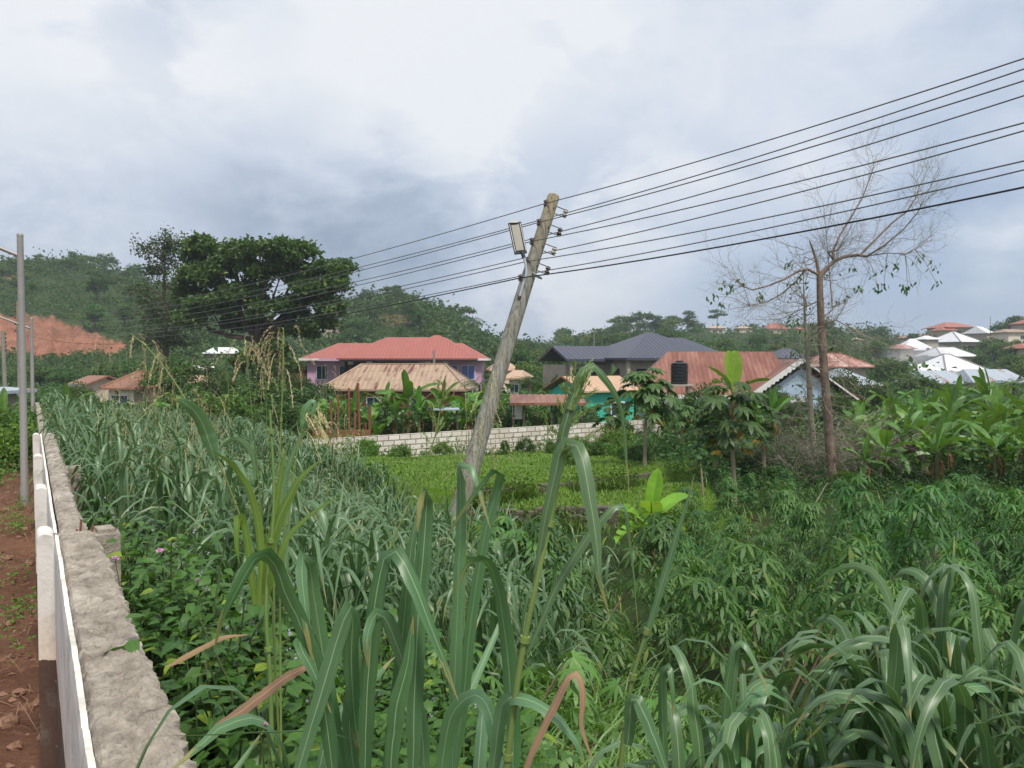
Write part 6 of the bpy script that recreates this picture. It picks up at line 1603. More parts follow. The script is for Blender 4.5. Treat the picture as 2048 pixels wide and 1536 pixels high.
# ---------------------------------------------------------------- dead tree
def twigs(mb, r, p, d, L, rad, depth, up=.1, m=0, spread=.6, droop=0., ends=None):
    n = 5; pts = [np.array(p)]; dd = np.array(d, float)
    for i in range(n):
        dd = unit(dd + r.normal(size=3) * .16 + np.array((0, 0, up)) * .25 - np.array((0, 0, droop)) * .2 * i / n); pts.append(pts[-1] + dd * L / n)
    mb.tube(pts, np.linspace(rad, rad * .55, n + 1), 5 if rad > .012 else 3, cap=False, m=m)
    if depth <= 0:
        if ends is not None: ends.append(pts[-1])
        return
    for k in range(r.integers(3, 5)):
        i = int(r.integers(2, n + 1)); q = unit(dd + r.normal(size=3) * spread)
        twigs(mb, r, pts[i], q, L * r.uniform(.5, .8), rad * .52, depth - 1, up, m, spread, droop, ends)
def dead_tree():
    d = 24.5; r = np.random.default_rng(41); P = lambda px, py, dd=0: np.array(tuple(pt(px, py, d + dd)))
    o = P(1672, 985); o[2] = gz(o[0], o[1]); root = empty('dead_tree', o, 0, 'tall nearly leafless tree with two long bare limbs reaching up to the right', 'tree')
    k = d / F
    mb = MB(); q = lambda L: [p - o for p in L]
    mb.tube(q([P(1680, 1010), P(1668, 960), P(1660, 900), P(1655, 820), P(1648, 740), P(1643, 660), P(1640, 590), P(1639, 545)]), [.22, .165, .145, .132, .124, .112, .10, .09], 14)
    mb.tube(q([P(1640, 560), P(1634, 525), P(1626, 500), P(1619, 481)]), [.07, .05, .036, .02], 8)
    mb.build('trunk', M['bark_dead'], root, True)
    limbs = [([(1640, 552, 0), (1652, 538, .1), (1668, 522, .2), (1690, 513, .3), (1715, 510, .3), (1735, 513, .2)], .085, .05), ([(1720, 510, .3), (1750, 480, .5), (1785, 445, .6), (1812, 425, .8), (1832, 395, .9), (1840, 370, .9)], .045, .012),
             ([(1733, 513, .2), (1770, 490, -.2), (1808, 458, -.4), (1835, 425, -.6), (1850, 395, -.7)], .04, .010), ([(1668, 522, .2), (1665, 505, .3), (1680, 470, .5), (1705, 430, .7), (1725, 395, .9), (1742, 350, 1.), (1747, 335, 1.)], .05, .012),
             ([(1668, 520, .2), (1655, 505, .1), (1676, 500, 0), (1678, 495, 0)], .045, .03), ([(1638, 550, 0), (1615, 538, -.2), (1595, 543, -.4), (1570, 558, -.5), (1535, 572, -.7), (1505, 580, -.8), (1485, 572, -.9), (1475, 560, -.9)], .055, .012),
             ([(1610, 540, .2), (1590, 565, .6), (1560, 590, .8), (1530, 605, 1.), (1500, 612, 1.1)], .035, .008), ([(1640, 640, 0), (1665, 620, .3), (1660, 560, .5), (1655, 500, .6), (1648, 420, .7)], .03, .008), ([(1643, 650, 0), (1672, 640, -.3), (1700, 655, -.6), (1730, 670, -.8)], .03, .008),
             ([(1640, 600, 0), (1600, 620, .3), (1570, 635, .5)], .025, .008), ([(1735, 512, .2), (1775, 506, .1), (1810, 508, 0), (1830, 500, 0)], .022, .008)]
    lm = MB(); tw = MB(); ends = []
    for pts, r0, r1 in limbs:
        L = q([P(*p) for p in pts]); n = len(L); lm.tube(L, np.linspace(r0 * .8, r1 * .8, n), 8)
        for i in range(1, n):
            dv = unit(L[i] - L[i - 1])
            for j in range(5 if i > n - 3 else 3):
                twigs(tw, r, L[i - 1] + (L[i] - L[i - 1]) * r.random(), unit(dv + r.normal(size=3) * .55), r.uniform(.5, 1.15), .0075, 2, .25, spread=.55, droop=.9 if r.random() < .3 else 0, ends=ends)
        twigs(tw, r, L[-1], unit(L[-1] - L[-2]), .9, .009, 3, .2, ends=ends)
    for i in range(16):
        t = r.uniform(.35, 1); p = P(1672 - 32 * t, 970 - 425 * t) - o
        twigs(tw, r, p, unit(r.normal(size=3) * np.array((1, 1, .4))), r.uniform(.5, 1.2), .011, 2, .1, ends=ends)
    lm.build('limbs', M['bark_dead'], root, True)
    # the few clusters of leaves still hanging on
    mb = MB(); tw2 = tw; cl = [(1424, 592), (1448, 565), (1455, 575), (1440, 607), (1478, 562), (1762, 545), (1768, 570), (1815, 572), (1822, 578), (1868, 535), (1872, 565), (1757, 575), (1520, 592), (1600, 560), (1700, 540), (1585, 640), (1720, 575), (1840, 515), (1790, 530), (1575, 530), (1690, 600), (1655, 700), (1610, 665)]
    for px, py in cl:
        c = P(px, py, r.uniform(-.8, .8)) - o; n = 8; LL = [p - o for L_ in limbs for p in [P(*a) for a in L_[0]]]; nb = min(LL, key=lambda a: np.linalg.norm(a - c)); tw2.tube([nb, nb * .5 + c * .5 + np.array((0, 0, .12)), c], [.012, .008, .005], 4, cap=False); p = c + r.normal(size=(n, 3)) * np.array((.12, .12, .07)); dv = np.stack([r.normal(size=n) * .5, r.normal(size=n) * .5, np.full(n, -.8)], 1)
        leaf6(mb, p, dv, r.normal(size=(n, 3)), r.uniform(.13, .2, n), .07, .2)
    mb.build('leaves', M['tree'], root); tw.build('twigs', M['twig'], root)
    # dry vines hanging round the trunk
    vb = MB()
    for i in range(60):
        t = r.uniform(.0, .75); p = P(1672 - 32 * t, 970 - 425 * t) - o; twigs(vb, r, p, unit(r.normal(size=3) * np.array((1, 1, .6)) - np.array((0, 0, .3))), r.uniform(.4, 1.3), .008, 2, 0., droop=1.)
    vb.build('dry_vines', M['twig'], root)
    # thinner trunk behind
    d2 = 27; P2 = lambda px, py, dd=0: np.array(tuple(pt(px, py, d2 + dd))); o2 = P2(1628, 930); o2[2] = gz(o2[0], o2[1])
    r2 = empty('dead_tree', o2, 0, 'thinner bare tree with pale brown trunk just behind the tall leafless tree', 'tree')
    mb = MB(); mb.tube([p - o2 for p in (P2(1632, 960), P2(1628, 900), P2(1622, 840), P2(1618, 760), P2(1614, 690), P2(1610, 640), P2(1608, 590), P2(1607, 545))], [.13, .11, .10, .085, .07, .045, .025, .01], 10)
    mb.build('trunk', M['twig'], r2, True)
    tw = MB()
    for i in range(42):
        t = r.uniform(.1, 1); py = 900 - 400 * t; p = P2(1627 - 20 * t, py) - o2
        twigs(tw, r, p, unit(r.normal(size=3) * np.array((1, 1, .5)) + np.array((0, 0, .2))), r.uniform(.5, 1.5) * (1.2 - .5 * t), .014, 2, .15)
    tw.build('twigs', M['twig'], r2)
    mb = MB()
    for i in range(26):
        t = r.uniform(.3, .95); c = P2(1627 - 20 * t + r.normal() * 28, 900 - 400 * t) - o2; n = 6; p = c + r.normal(size=(n, 3)) * .1
        leaf6(mb, p, r.normal(size=(n, 3)) - np.array((0, 0, .8)), r.normal(size=(n, 3)), r.uniform(.1, .16, n), .06, .2)
    mb.build('leaves', M['tree'], r2)
    # grey leafless brush round the trunks
    for k, (px, py, dd, s, n, lb) in enumerate(((1590, 905, 26, 1.5, 26, 'grey leafless brush left of the dead tree trunks'), (1720, 900, 25.6, 1.7, 34, 'grey tangled dead brush right of the dead tree trunk'), (1665, 850, 28, 1.5, 24, 'grey dead brush directly behind the dead tree trunk'), (1790, 905, 27, 1.4, 20, 'sparse grey brush at the left end of the banana grove'), (1545, 870, 28, 1.2, 16, 'small grey brush below the pale blue gable'))):
        c = P(px, py, dd - d); c[2] = gz(c[0], c[1]); rb = empty('dead_brush', c, 0, lb, 'brush', 'grey dead brush by the dead tree'); mb = MB()
        for i in range(n):
            a = r.uniform(0, 6.28); e = r.uniform(.2, 1.4); p = np.array((r.normal() * .3 * s, r.normal() * .3, r.uniform(.1, 1.0) * s * .8))
            twigs(mb, r, p, np.array((math.cos(a) * math.cos(e), math.sin(a) * math.cos(e), math.sin(e) * .7)), r.uniform(.5, 1.1) * s * .75, .016, 3, .0, spread=.7, droop=.8)
        mb.build('branches', M['twig'], rb)
        q = np.array((0, 0, .5 * s)) + r.normal(size=(26, 3)) * np.array((.6, .5, .35)) * s; q = (q[:, None] + r.normal(size=(26, 14, 3)) * .13).reshape(-1, 3); mb = MB(); cards(mb, q, r.uniform(.06, .13, len(q)), .8, .6, r=r); mb.build('vine_leaves', M['tree_sparse'], rb)
    x, y, z = at_px(1855, 25.2); t = empty('tree_stump', (x, y, z), 0, 'bent brown stump of a trunk in front of the banana grove', 'stump')
    mb = MB(); mb.tube([(0, 0, -.2), (-.03, 0, .4), (-.08, 0, .75), (-.2, 0, 1.0), (-.38, 0, 1.15), (-.7, .05, 1.25)], [.13, .11, .10, .09, .06, .03], 10); mb.build('trunk', M['bark_dead'], t, True)
    for (ax, ay, bx, by, dd) in ((1610, 1040, 1655, 965, 16.5), (1700, 1072, 1662, 1010, 14.5), (1752, 1030, 1772, 1065, 13.8)):
        a = pt(ax, ay, dd); b = pt(bx, by, dd + .4); mb = MB(); mb.tube([Vector((0, 0, 0)), (b - a) * .5 + Vector((.03, 0, .04)), b - a], [.018, .014, .007], 5); w = mb.build('dry_stick', M['twig']); w.location = a
        tag(w, {1610: 'long dry stick leaning up among cassava left of the dead tree foot', 1700: 'short pale dry stick among cassava below the dead tree', 1752: 'dry twig above the low broken blocks in the cassava'}[ax], 'stick')
dead_tree()

# ---------------------------------------------------------------- leafy trees and bushes
def limb_set(mb, r, base, forks, ends, r0):
    for e in ends:
        m_ = (np.array(base) * .5 + np.array(e) * .5) + r.normal(size=3) * .25; mb.tube([base, m_, e], [r0, r0 * .6, r0 * .2], 6)
def big_tree():
    d = 70.; k = d / F; r = np.random.default_rng(51); P = lambda px, py, dd=0: np.array(tuple(pt(px, py, d + dd)))
    o = P(512, 800); o[2] = gz(o[0], o[1]); root = empty('shade_tree', o, 0, 'big dark spreading tree left of the lavender house, its crown cut by the wires', 'tree')
    blobs = [(425, 515, 62, 44), (395, 560, 52, 36), (405, 490, 30, 22), (470, 540, 70, 46), (520, 500, 46, 26), (560, 500, 42, 28), (600, 515, 48, 34), (650, 545, 50, 30), (682, 535, 26, 18), (560, 555, 80, 50), (630, 590, 60, 40), (480, 600, 80, 44), (420, 615, 60, 32), (560, 625, 70, 34), (660, 620, 34, 26), (640, 650, 40, 22), (500, 650, 60, 26),
             (385, 640, 42, 24), (590, 665, 45, 18), (545, 700, 40, 22), (500, 725, 38, 24), (560, 735, 42, 24), (465, 505, 28, 22), (380, 590, 36, 24), (665, 575, 34, 22)]
    tr = MB(); tr.tube([np.array((0, 0, -.3)), P(516, 760) - o, P(514, 715) - o, P(512, 672) - o], [.75, .55, .48, .42], 12)
    fork = P(512, 680) - o; tr.build('trunk', M['bark'], root, True)
    lm = MB(); lv = MB()
    for (px, py, rx, ry) in blobs:
        dd = r.uniform(-.6, .6) * 4.0; c = P(px, py, dd) - o; R = np.array((rx * k, rx * k * 1.15, ry * k)) * .80
        m_ = fork * .45 + c * .55 + r.normal(size=3) * .5; lm.tube([fork, m_, c], [.22, .12, .04], 6)
        nsub = int(9 + rx * ry / 78); p = clump_points(r, c, R, nsub, 46, .36, .9)
        cards(lv, p, r.uniform(.3, .6, len(p)), .9, .6, r=r)
    lm.build('limbs', M['bark'], root, True); lv.build('crown', M['tree'], root)
    # thin half-bare tree at its left
    d2 = 74.; P2 = lambda px, py, dd=0: np.array(tuple(pt(px, py, d2 + dd))); o2 = P2(330, 790); o2[2] = gz(o2[0], o2[1])
    r2 = empty('thin_tree', o2, 0, 'tall half-bare tree standing left of the big dark spreading tree', 'tree')
    mb = MB(); mb.tube([np.array((0, 0, -.3)), P2(332, 700) - o2, P2(330, 620) - o2, P2(328, 560) - o2, P2(330, 500) - o2], [.35, .25, .2, .14, .05], 8); mb.build('trunk', M['bark'], r2, True)
    tw = MB(); lv = MB()
    for i in range(46):
        py = r.uniform(490, 720); c = P2(329, py) - o2; dv = unit(r.normal(size=3) * np.array((1, 1, .3)) + np.array((0, 0, .5))); Lb = r.uniform(1.2, 2.8) * (1 if py > 530 else .7)
        ends = []; twigs(tw, r, c, dv, Lb, .05, 1, .25, ends=ends)
        for e in ends[:3]:
            n = 26 if py < 540 or py > 590 else 16; p = e + r.normal(size=(n, 3)) * .35; cards(lv, p, r.uniform(.18, .36, n), .8, .6, r=r)
    for (px, py, rx, ry) in ((345, 498, 26, 18), (310, 545, 20, 14), (330, 640, 40, 30), (310, 690, 42, 30), (350, 690, 36, 26)):
        p = clump_points(r, P2(px, py) - o2, np.array((rx * k, rx * k, ry * k)), 14, 26, .4, .8); cards(lv, p, r.uniform(.2, .4, len(p)), .8, .6, r=r)
    tw.build('limbs', M['bark'], r2); lv.build('crown', M['tree_sparse'], r2)
big_tree()

def crown_tree(name, seed, mat, blobs, trunk_h, tr, leaf, nsub, per, sig):
    """unit trees: blobs ((x, y, z), (rx, ry, rz)) for a tree about one metre high, scaled when placed"""
    r = np.random.default_rng(seed); root = empty(name, (0, 0, 0)); mb = MB(); lv = MB()
    mb.tube([(0, 0, -.06), (.01, 0, trunk_h * .6), (0, .01, trunk_h)], [tr, tr * .75, tr * .6], 6)
    for c, R in blobs:
        mb.tube([(0, 0, trunk_h * .85), (c[0] * .6, c[1] * .6, (trunk_h + c[2]) / 2), c], [tr * .5, tr * .35, tr * .12], 4)
        p = clump_points(r, c, np.array(R), nsub, per, sig, .8); cards(lv, p, r.uniform(.6, 1.25, len(p)) * leaf, .8, .62, r=r)
    mb.build('trunk', M['bark'], root); lv.build('crown', M[mat], root); return root
def palm_tree(seed, nf=22):
    r = np.random.default_rng(seed); root = empty('palm_tree', (0, 0, 0)); mb = MB(); mb.tube([(0, 0, -.05), (.01, 0, .35), (.02, 0, .68)], [.03, .022, .02], 6); mb.build('trunk', M['bark'], root)
    lv = MB(); az = r.uniform(0, 6.28, nf); P, S = arcs(np.tile(np.array((.02, 0, .68)), (nf, 1)), az, np.radians(r.uniform(-5, 80, nf)), np.radians(r.uniform(-80, -20, nf)), r.uniform(.32, .45, nf), 9, .5, .25)
    ribbons(lv, P, np.full((nf, 9), .006), S, .1)
    for i in range(nf):
        for j in range(1, 9):
            for sd in (-1, 1):
                a = P[i, j]; T = unit(P[i, j] - P[i, j - 1]); e = a + (S[i, j] * sd * .8 + T * .5 - np.array((0, 0, .45))) * .085 * (1.1 - .07 * j)
                w = T * .008; lv.add([a - w, a + w, e], f3=[(0, 1, 2)])
    lv.build('crown', M['palm'], root); return root
TV = {
 'round': [crown_tree('broadleaf_tree', 400, 'hill_leaf', [((0, 0, .62), (.36, .36, .30)), ((.2, .1, .55), (.25, .25, .2)), ((-.2, -.05, .5), (.25, .25, .2))], .35, .03, .075, 26, 16, .055),
           crown_tree('broadleaf_tree', 401, 'hill_leaf', [((-.08, 0, .7), (.28, .28, .24)), ((.14, 0, .56), (.3, .3, .2)), ((-.24, .1, .5), (.2, .2, .16)), ((0, -.1, .42), (.36, .3, .14))], .35, .03, .075, 24, 16, .055)],
 'tall': [crown_tree('tall_tree', 402, 'hill_leaf', [((0, 0, .82), (.15, .15, .14)), ((.08, 0, .66), (.17, .17, .1)), ((-.08, .04, .54), (.18, .16, .1))], .6, .018, .06, 16, 16, .045),
          crown_tree('tall_tree', 403, 'hill_leaf', [((.03, 0, .88), (.22, .2, .07)), ((-.12, 0, .74), (.2, .2, .06)), ((.16, 0, .66), (.16, .16, .06))], .7, .016, .06, 16, 16, .04)],
 'light': [crown_tree('light_green_tree', 404, 'hill_light', [((0, 0, .6), (.4, .4, .28)), ((.2, 0, .5), (.26, .26, .2))], .35, .03, .08, 28, 16, .06)],
 'flat': [crown_tree('spreading_tree', 405, 'hill_leaf', [((0, 0, .85), (.42, .42, .10)), ((.3, .1, .76), (.25, .25, .08)), ((-.32, 0, .74), (.26, .26, .08))], .6, .022, .07, 24, 16, .05)],
 'bush': [crown_tree('bush', 406, 'bush', [((0, 0, .5), (.55, .5, .42)), ((.42, 0, .34), (.36, .34, .3)), ((-.4, .1, .3), (.34, .34, .28))], .3, .02, .085, 36, 22, .075),
          crown_tree('bush', 407, 'bush', [((.1, 0, .58), (.36, .36, .36)), ((-.3, 0, .4), (.4, .36, .34)), ((.4, .1, .28), (.3, .3, .24))], .3, .02, .085, 34, 22, .075)],
 'lbush': [crown_tree('bush', 408, 'bush_light', [((0, 0, .5), (.55, .5, .4)), ((.4, 0, .3), (.36, .34, .26)), ((-.4, .1, .3), (.34, .34, .26))], .3, .02, .085, 34, 22, .08)],
 'palm': [palm_tree(409), palm_tree(410, 26)],
 'near': [crown_tree('leafy_tree', 411, 'tree', [((0, 0, .66), (.34, .34, .26)), ((.22, .1, .52), (.26, .26, .2)), ((-.24, 0, .5), (.28, .26, .2)), ((0, -.15, .38), (.3, .28, .16))], .35, .03, .045, 40, 34, .05)],
}
bpy.context.view_layer.update()
RT = np.random.default_rng(61)
def tree(kind, px, ytop, d, label, group=None, yb=None, wide=1.):
    x = (px - 1024) / F * d; z = gz(x, d) - .1; zt = EYE - (ytop - HOR) / F * d
    v = TV[kind]; p = v[int(RT.integers(len(v)))]; s = max(.8, (zt - z) / .95)
    o = put(p, (x, d, z), RT.uniform(0, 6.28), s, label, group); o.scale = (s * wide, s * wide, s); return o
# middle distance, one by one
for a in (('near', 1060, 716, 92, 'bright yellowish round tree between the pole and the dark blue roof'),):
    tree('light', *a[1:])
for kind, px, yt, d, w, lb in (
    ('round', 1030, 690, 110, .9, 'dark tree just right of the leaning pole on the skyline'), ('tall', 1003, 700, 105, 1.2, 'slim tree touching the right edge of the leaning pole'), ('round', 1105, 697, 100, 1., 'dark tree left of the dark blue roof'), ('round', 1085, 738, 80, 1.1, 'dark bush-like tree below the yellowish round tree'),
    ('palm', 1058, 735, 60, 1.2, 'palm with drooping fronds right of the leaning pole'), ('palm', 960, 742, 55, 1.2, 'palm fronds left of the leaning pole before the lavender wall'),
    ('bush', 1040, 800, 42, .8, 'bush under the lean-to roof, left side'), ('lbush', 1085, 832, 40, .8, 'light bush under the lean-to roof, right side'), ('bush', 1180, 812, 40, .7, 'dark bush against the turquoise wall'),
    ('near', 345, 710, 62, 1.2, 'leafy tree over the tan wing on the left'), ('near', 440, 738, 58, 1., 'leafy tree below the two white roofs'), ('bush', 300, 800, 44, 1.1, 'bush beside the cream house, behind the grass field'), ('bush', 380, 770, 43, 1.2, 'dark bush under the tan wing'),
    ('lbush', 450, 772, 40, 1.2, 'yellowish green bush behind the seeding grasses'), ('bush', 520, 755, 44, 1.1, 'dark bush below the trunk of the big dark tree'), ('bush', 585, 770, 42, 1.2, 'dark bush left of the tan roof corner'), ('lbush', 630, 800, 38, .9, 'light bush left of the reddish posts'), ('bush', 560, 800, 36, 1.2, 'low dark bush at the left end of the block wall'), ('bush', 640, 760, 58, .8, 'bush before the left end of the lavender house'),
    ('near', 545, 715, 66, 1.0, 'dark hanging crown under the big dark tree'), ('near', 600, 745, 60, .8, 'rounded tree beside the red stair wing of the lavender house'), ('near', 470, 760, 62, 1.1, 'dark tree below the trunk of the big dark tree, left'),
    ('near', 158, 762, 40, .7, 'dense round tree before the small white gabled house'), ('bush', 60, 790, 38, 1., 'bush between the street lamps'), ('lbush', 12, 800, 24, .9, 'bright bush at the left edge behind the nearest street lamp'), ('lbush', 30, 830, 20, .7, 'lower bright bush at the left edge by the lamp foot'), ('bush', 100, 800, 44, 1.2, 'bush right of the farther street lamp'), ('bush', 230, 815, 46, 1.2, 'bush at the far end of the grass field'),
    ('round', 215, 722, 92, 1., 'dark tree behind the cream house'), ('round', 130, 738, 95, 1.2, 'dark tree behind the small white gabled house'), ('round', 80, 728, 100, 1.3, 'dark tree below the red earth bank'), ('round', 20, 738, 98, 1.2, 'dark tree at the left edge below the red earth bank'), ('round', 270, 716, 95, 1., 'dark tree left of the half-bare tree'),
    ('round', 400, 720, 92, 1.2, 'dark tree behind the tan wing'), ('near', 1690, 738, 55, .9, 'brownish leafy tree right of the dead tree, before the faded red roof'), ('near', 1745, 755, 50, .8, 'dark leafy tree at the corner of the grey roofed rear house'), ('round', 1775, 712, 110, 1., 'dark tree in drifting smoke left of the white roofs'), ('round', 1740, 718, 120, 1., 'dark tree behind the faded red roof, right side'),
    ('round', 1800, 718, 118, 1.1, 'dark tree left of the largest white roof'), ('bush', 1830, 745, 85, 1.4, 'bush at the left eave of the largest white roof'), ('palm', 1985, 752, 48, 1.1, 'shaggy palm at the right above the banana grove'), ('palm', 2030, 735, 50, 1.1, 'taller shaggy palm at the right edge above the banana grove'), ('palm', 1820, 745, 70, .8, 'palm at the left end of the white side roof'),
    ('round', 1985, 672, 175, 1.15, 'large dark tree right of the tan house with the white pyramid roof'), ('round', 2022, 690, 165, 1.2, 'large dark tree at the right edge above the grey roofs'), ('light', 2005, 680, 178, .9, 'lighter green tree among the dark trees at the right edge'), ('round', 1960, 706, 150, 1., 'dark tree right of the largest white roof'), ('round', 2040, 720, 120, 1., 'dark tree at the right edge over the patched grey roof'),
    ('round', 2008, 640, 255, 1.2, 'dark tree on the ridge right of the long white roof'), ('round', 2036, 628, 250, 1.3, 'highest dark tree on the ridge at the right edge'), ('near', 1550, 770, 45, .8, 'leafy bush tree below the pale blue gable'), ('bush', 1500, 800, 42, .9, 'bush right of the tall banana, below the balustrade'), ('bush', 1430, 815, 40, 1., 'dark bush below the rusty roof, behind the papayas'), ('bush', 1370, 850, 33, 1.2, 'dark bush right of the tall papaya trunk'), ('bush', 1240, 830, 36, 1., 'dark bush left of the tall papaya, at the block wall'),
    ('bush', 700, 815, 38, 1.1, 'dark bush between the reddish posts and the red wall'), ('bush', 775, 825, 39, 1.1, 'dark bush under the banana plants, left of the middle'), ('bush', 855, 822, 39.5, 1.1, 'dark bush under the banana plants, behind the sheet shelter'), ('bush', 930, 815, 40, 1.1, 'dark bush behind the leaning pole at the block wall'), ('bush', 985, 812, 41, 1.1, 'dark bush left of the lean-to posts'), ('near', 1130, 790, 42.5, .7, 'leafy small tree at the turquoise gable'), ('lbush', 1235, 850, 31, 1.1, 'leafy bush below the turquoise house at the block wall end'), ('bush', 1190, 895, 27.5, .9, 'dark shrub on the right edge of the lawn'), ('bush', 1275, 905, 25, 1., 'dark shrub behind the tall papaya trunk'), ('lbush', 1150, 925, 24.5, .7, 'low bright shrub on the lawn right of the bent grass leaf'), ('near', 1405, 765, 37.5, .8, 'leafy tree hiding the wall under the rusty roof'), ('near', 1600, 790, 40, .9, 'leafy tree before the pale blue gable wall'), ('near', 1670, 775, 42, .9, 'leafy tree right of the pale blue gable, behind the dead trunk'),
    ('lbush', 1210, 880, 29, 1.1, 'bright bush at the right end of the lawn'), ('lbush', 1160, 868, 33, 1.0, 'bright bush against the right part of the block wall'), ('lbush', 1255, 905, 26.5, .9, 'bright bush left of the tall papaya trunk'), ('bush', 1340, 900, 27, 1.2, 'dark bush behind the block remnant'), ('bush', 1440, 880, 28, 1.2, 'dark bush behind the papaya trunks'), ('bush', 1510, 900, 27, 1.2, 'dark bush left of the dead brush'), ('bush', 1560, 930, 24.5, 1., 'low dark bush left of the dead tree foot'), ('bush', 1760, 920, 25, 1.2, 'low dark bush right of the dead tree foot'), ('lbush', 1700, 935, 24, 1., 'leafy bush at the dead tree foot'), ('bush', 1830, 930, 25, 1., 'low bush below the banana grove, left'), ('bush', 1930, 930, 25, 1.2, 'low bush below the banana grove, middle'), ('bush', 2030, 920, 25, 1.2, 'low bush below the banana grove, right'),
    ('lbush', 735, 872, 28.3, .9, 'green bush climbing the block wall left of the pole'), ('lbush', 800, 890, 28.5, .8, 'green bush at the foot of the block wall, second from the left'), ('bush', 1052, 880, 33.2, .7, 'round dark bush at the block wall right of the pole'), ('bush', 1010, 885, 32.5, .6, 'grassy dark clump at the block wall just right of the pole'), ('lbush', 885, 885, 30, .7, 'green bush at the block wall behind the pole'), ('lbush', 650, 905, 26.6, .6, 'green bush at the left end of the block wall'), ('bush', 575, 912, 25.6, .6, 'green bush where the block wall meets the tall grass'), ('lbush', 1105, 890, 33.5, .6, 'small light bush before the right part of the block wall')):
    tree(kind, px, yt, d, lb, None, wide=w)

# hills: single trees on the skylines and slopes
def hill_trees():
    r = np.random.default_rng(62)
    rects = [(px0, px1, yr, ye, d) for (px0, px1, ye, yr, d) in HOUSES]
    def blocked(px, yt, yb, w, d):
        return any(d < hd and px + w > a and px - w < b and yt < ye + 3 and yb > yr for a, b, yr, ye, hd in rects)
    def place(kind, px, d, hgt, lb, gr):
        x = (px - 1024) / F * d; z = gz(x, d); _, yb = proj(np.array([x]), np.array([d]), np.array([z])); yt = yb[0] - hgt / d * F
        if blocked(px, yt, yb[0], hgt * .4 / d * F, d) or quarry(px, yb[0] - 1): return
        tree(kind, px, yt, d, lb, gr)
    K = ['round', 'round', 'round', 'tall', 'flat', 'light']
    for i in range(44):
        px = r.uniform(-60, 560); place(K[int(r.integers(5))], px, r.uniform(256, 285), r.uniform(4, 8.5), 'dark tree on the skyline of the left hill above the red earth bank' if px < 240 else 'dark tree on the right shoulder of the left hill, behind the big dark tree', 'trees on the left hill skyline, ' + ('left' if px < 240 else 'right'))
    for i in range(34):
        px = r.uniform(-60, 480); place(K[int(r.integers(6))], px, r.uniform(150, 250), r.uniform(3, 6), 'tree on the green slope of the left hill', 'trees on the slope of the left hill')
    for i in range(40):
        px = r.uniform(680, 1000); place(K[int(r.integers(5))], px, r.uniform(222, 240), r.uniform(3, 6) * (1.25 if px < 800 else .8), 'dark tree on the top of the cone hill' if px < 860 else 'dark tree on the right flank of the cone hill', 'trees on the cone hill, ' + ('top' if px < 860 else 'right flank'))
    for i in range(30):
        px = r.uniform(640, 1000); place(K[int(r.integers(6))], px, r.uniform(165, 220), r.uniform(3, 6), 'tree on the slope of the cone hill above the lavender house', 'trees on the slope of the cone hill')
    for i in range(60):
        px = r.uniform(1120, 2060); place(K[int(r.integers(6))], px, r.uniform(300, 335), r.uniform(4, 9) * (1.15 if px < 1400 else .62), 'dark tree on the ridge behind the dark blue roof' if px < 1420 else ('tree on the ridge behind the dead tree' if px < 1790 else 'tree on the ridge among the town houses'), 'ridge trees ' + ('left' if px < 1420 else 'middle' if px < 1790 else 'right'))
    for i in range(120):
        px = r.uniform(1000, 2060); place(K[int(r.integers(6))], px, r.uniform(105, 290), r.uniform(3, 6.5), 'tree on the hillside left of the dead tree' if px < 1600 else 'tree on the town hillside among the white roofs', 'hillside trees ' + ('left' if px < 1600 else 'right'))
    tree('palm', 945, 624, 232, 'lone palm on the right flank of the cone hill'); tree('flat', 918, 612, 234, 'small umbrella-shaped tree high on the right flank of the cone hill'); tree('tall', 882, 600, 235, 'narrow tree on the right shoulder of the cone hill', wide=.5); tree('tall', 795, 572, 236, 'thin tree at the very top of the cone hill', wide=.7)
    tree('tall', 1434, 620, 300, 'slender tall tree on the ridge beside the pale pink house', wide=1.2); tree('tall', 1375, 622, 300, 'tall layered tree on the ridge, highest behind the dark blue roof', wide=1.4); tree('flat', 1285, 625, 290, 'wide flat-topped tree on the ridge above the dark blue roof'); tree('round', 1240, 640, 285, 'rounded tree on the ridge above the dark blue roof'); tree('light', 1345, 634, 285, 'yellowish tree on the ridge above the dark blue roof'); tree('round', 1315, 634, 290, 'broad dark tree on the ridge between the flat-topped and the yellowish tree')
    tree('round', 1762, 650, 285, 'round-topped tree on the ridge right of the dead tree'); tree('round', 1825, 664, 270, 'rounded dark tree left of the large block building'); tree('palm', 1310, 655, 250, 'palm on the hillside behind the dark blue roof', wide=1.1)
    # bushes that cover the slopes: nobody could count them
    mb = MB(); n = 24000
    px = r.uniform(-120, 2160, n); d = np.where(px < 620, r.uniform(105, 290, n), np.where(px < 1040, r.uniform(110, 245, n), r.uniform(60, 345, n)))
    x = (px - 1024) / F * d; z = ground(x, d); _, py = proj(x, d, z)
    ok = ~(quarry(px, py) & (px < 262)) & ~(bare_path(px, py)) & ~((np.hypot((px - 652) / 20, (py - 688) / 15) < 1) & (d < 245)) & ~((np.hypot((px - 790) / 34, (py - 640) / 14) < .8) & (r.random(n) < .7))
    for a, b, yr, ye, hd in rects: ok &= ~((d < hd) & (px > a - 4) & (px < b + 4) & (py > yr - 2) & (py - 2.6 / d * F < ye + 2))
    hh = r.uniform(.4, 1.7, n) * (.7 + .6 * (np.sin(x * .07 + d * .03) > 0)); hh = hh * (1 + 1.1 * ((px < 620) & (d > 262)) * r.random(n) + .9 * ((px > 640) & (px < 1020) & (d > 222)) * r.random(n) + .8 * ((px > 1040) & (d > 318)) * r.random(n))
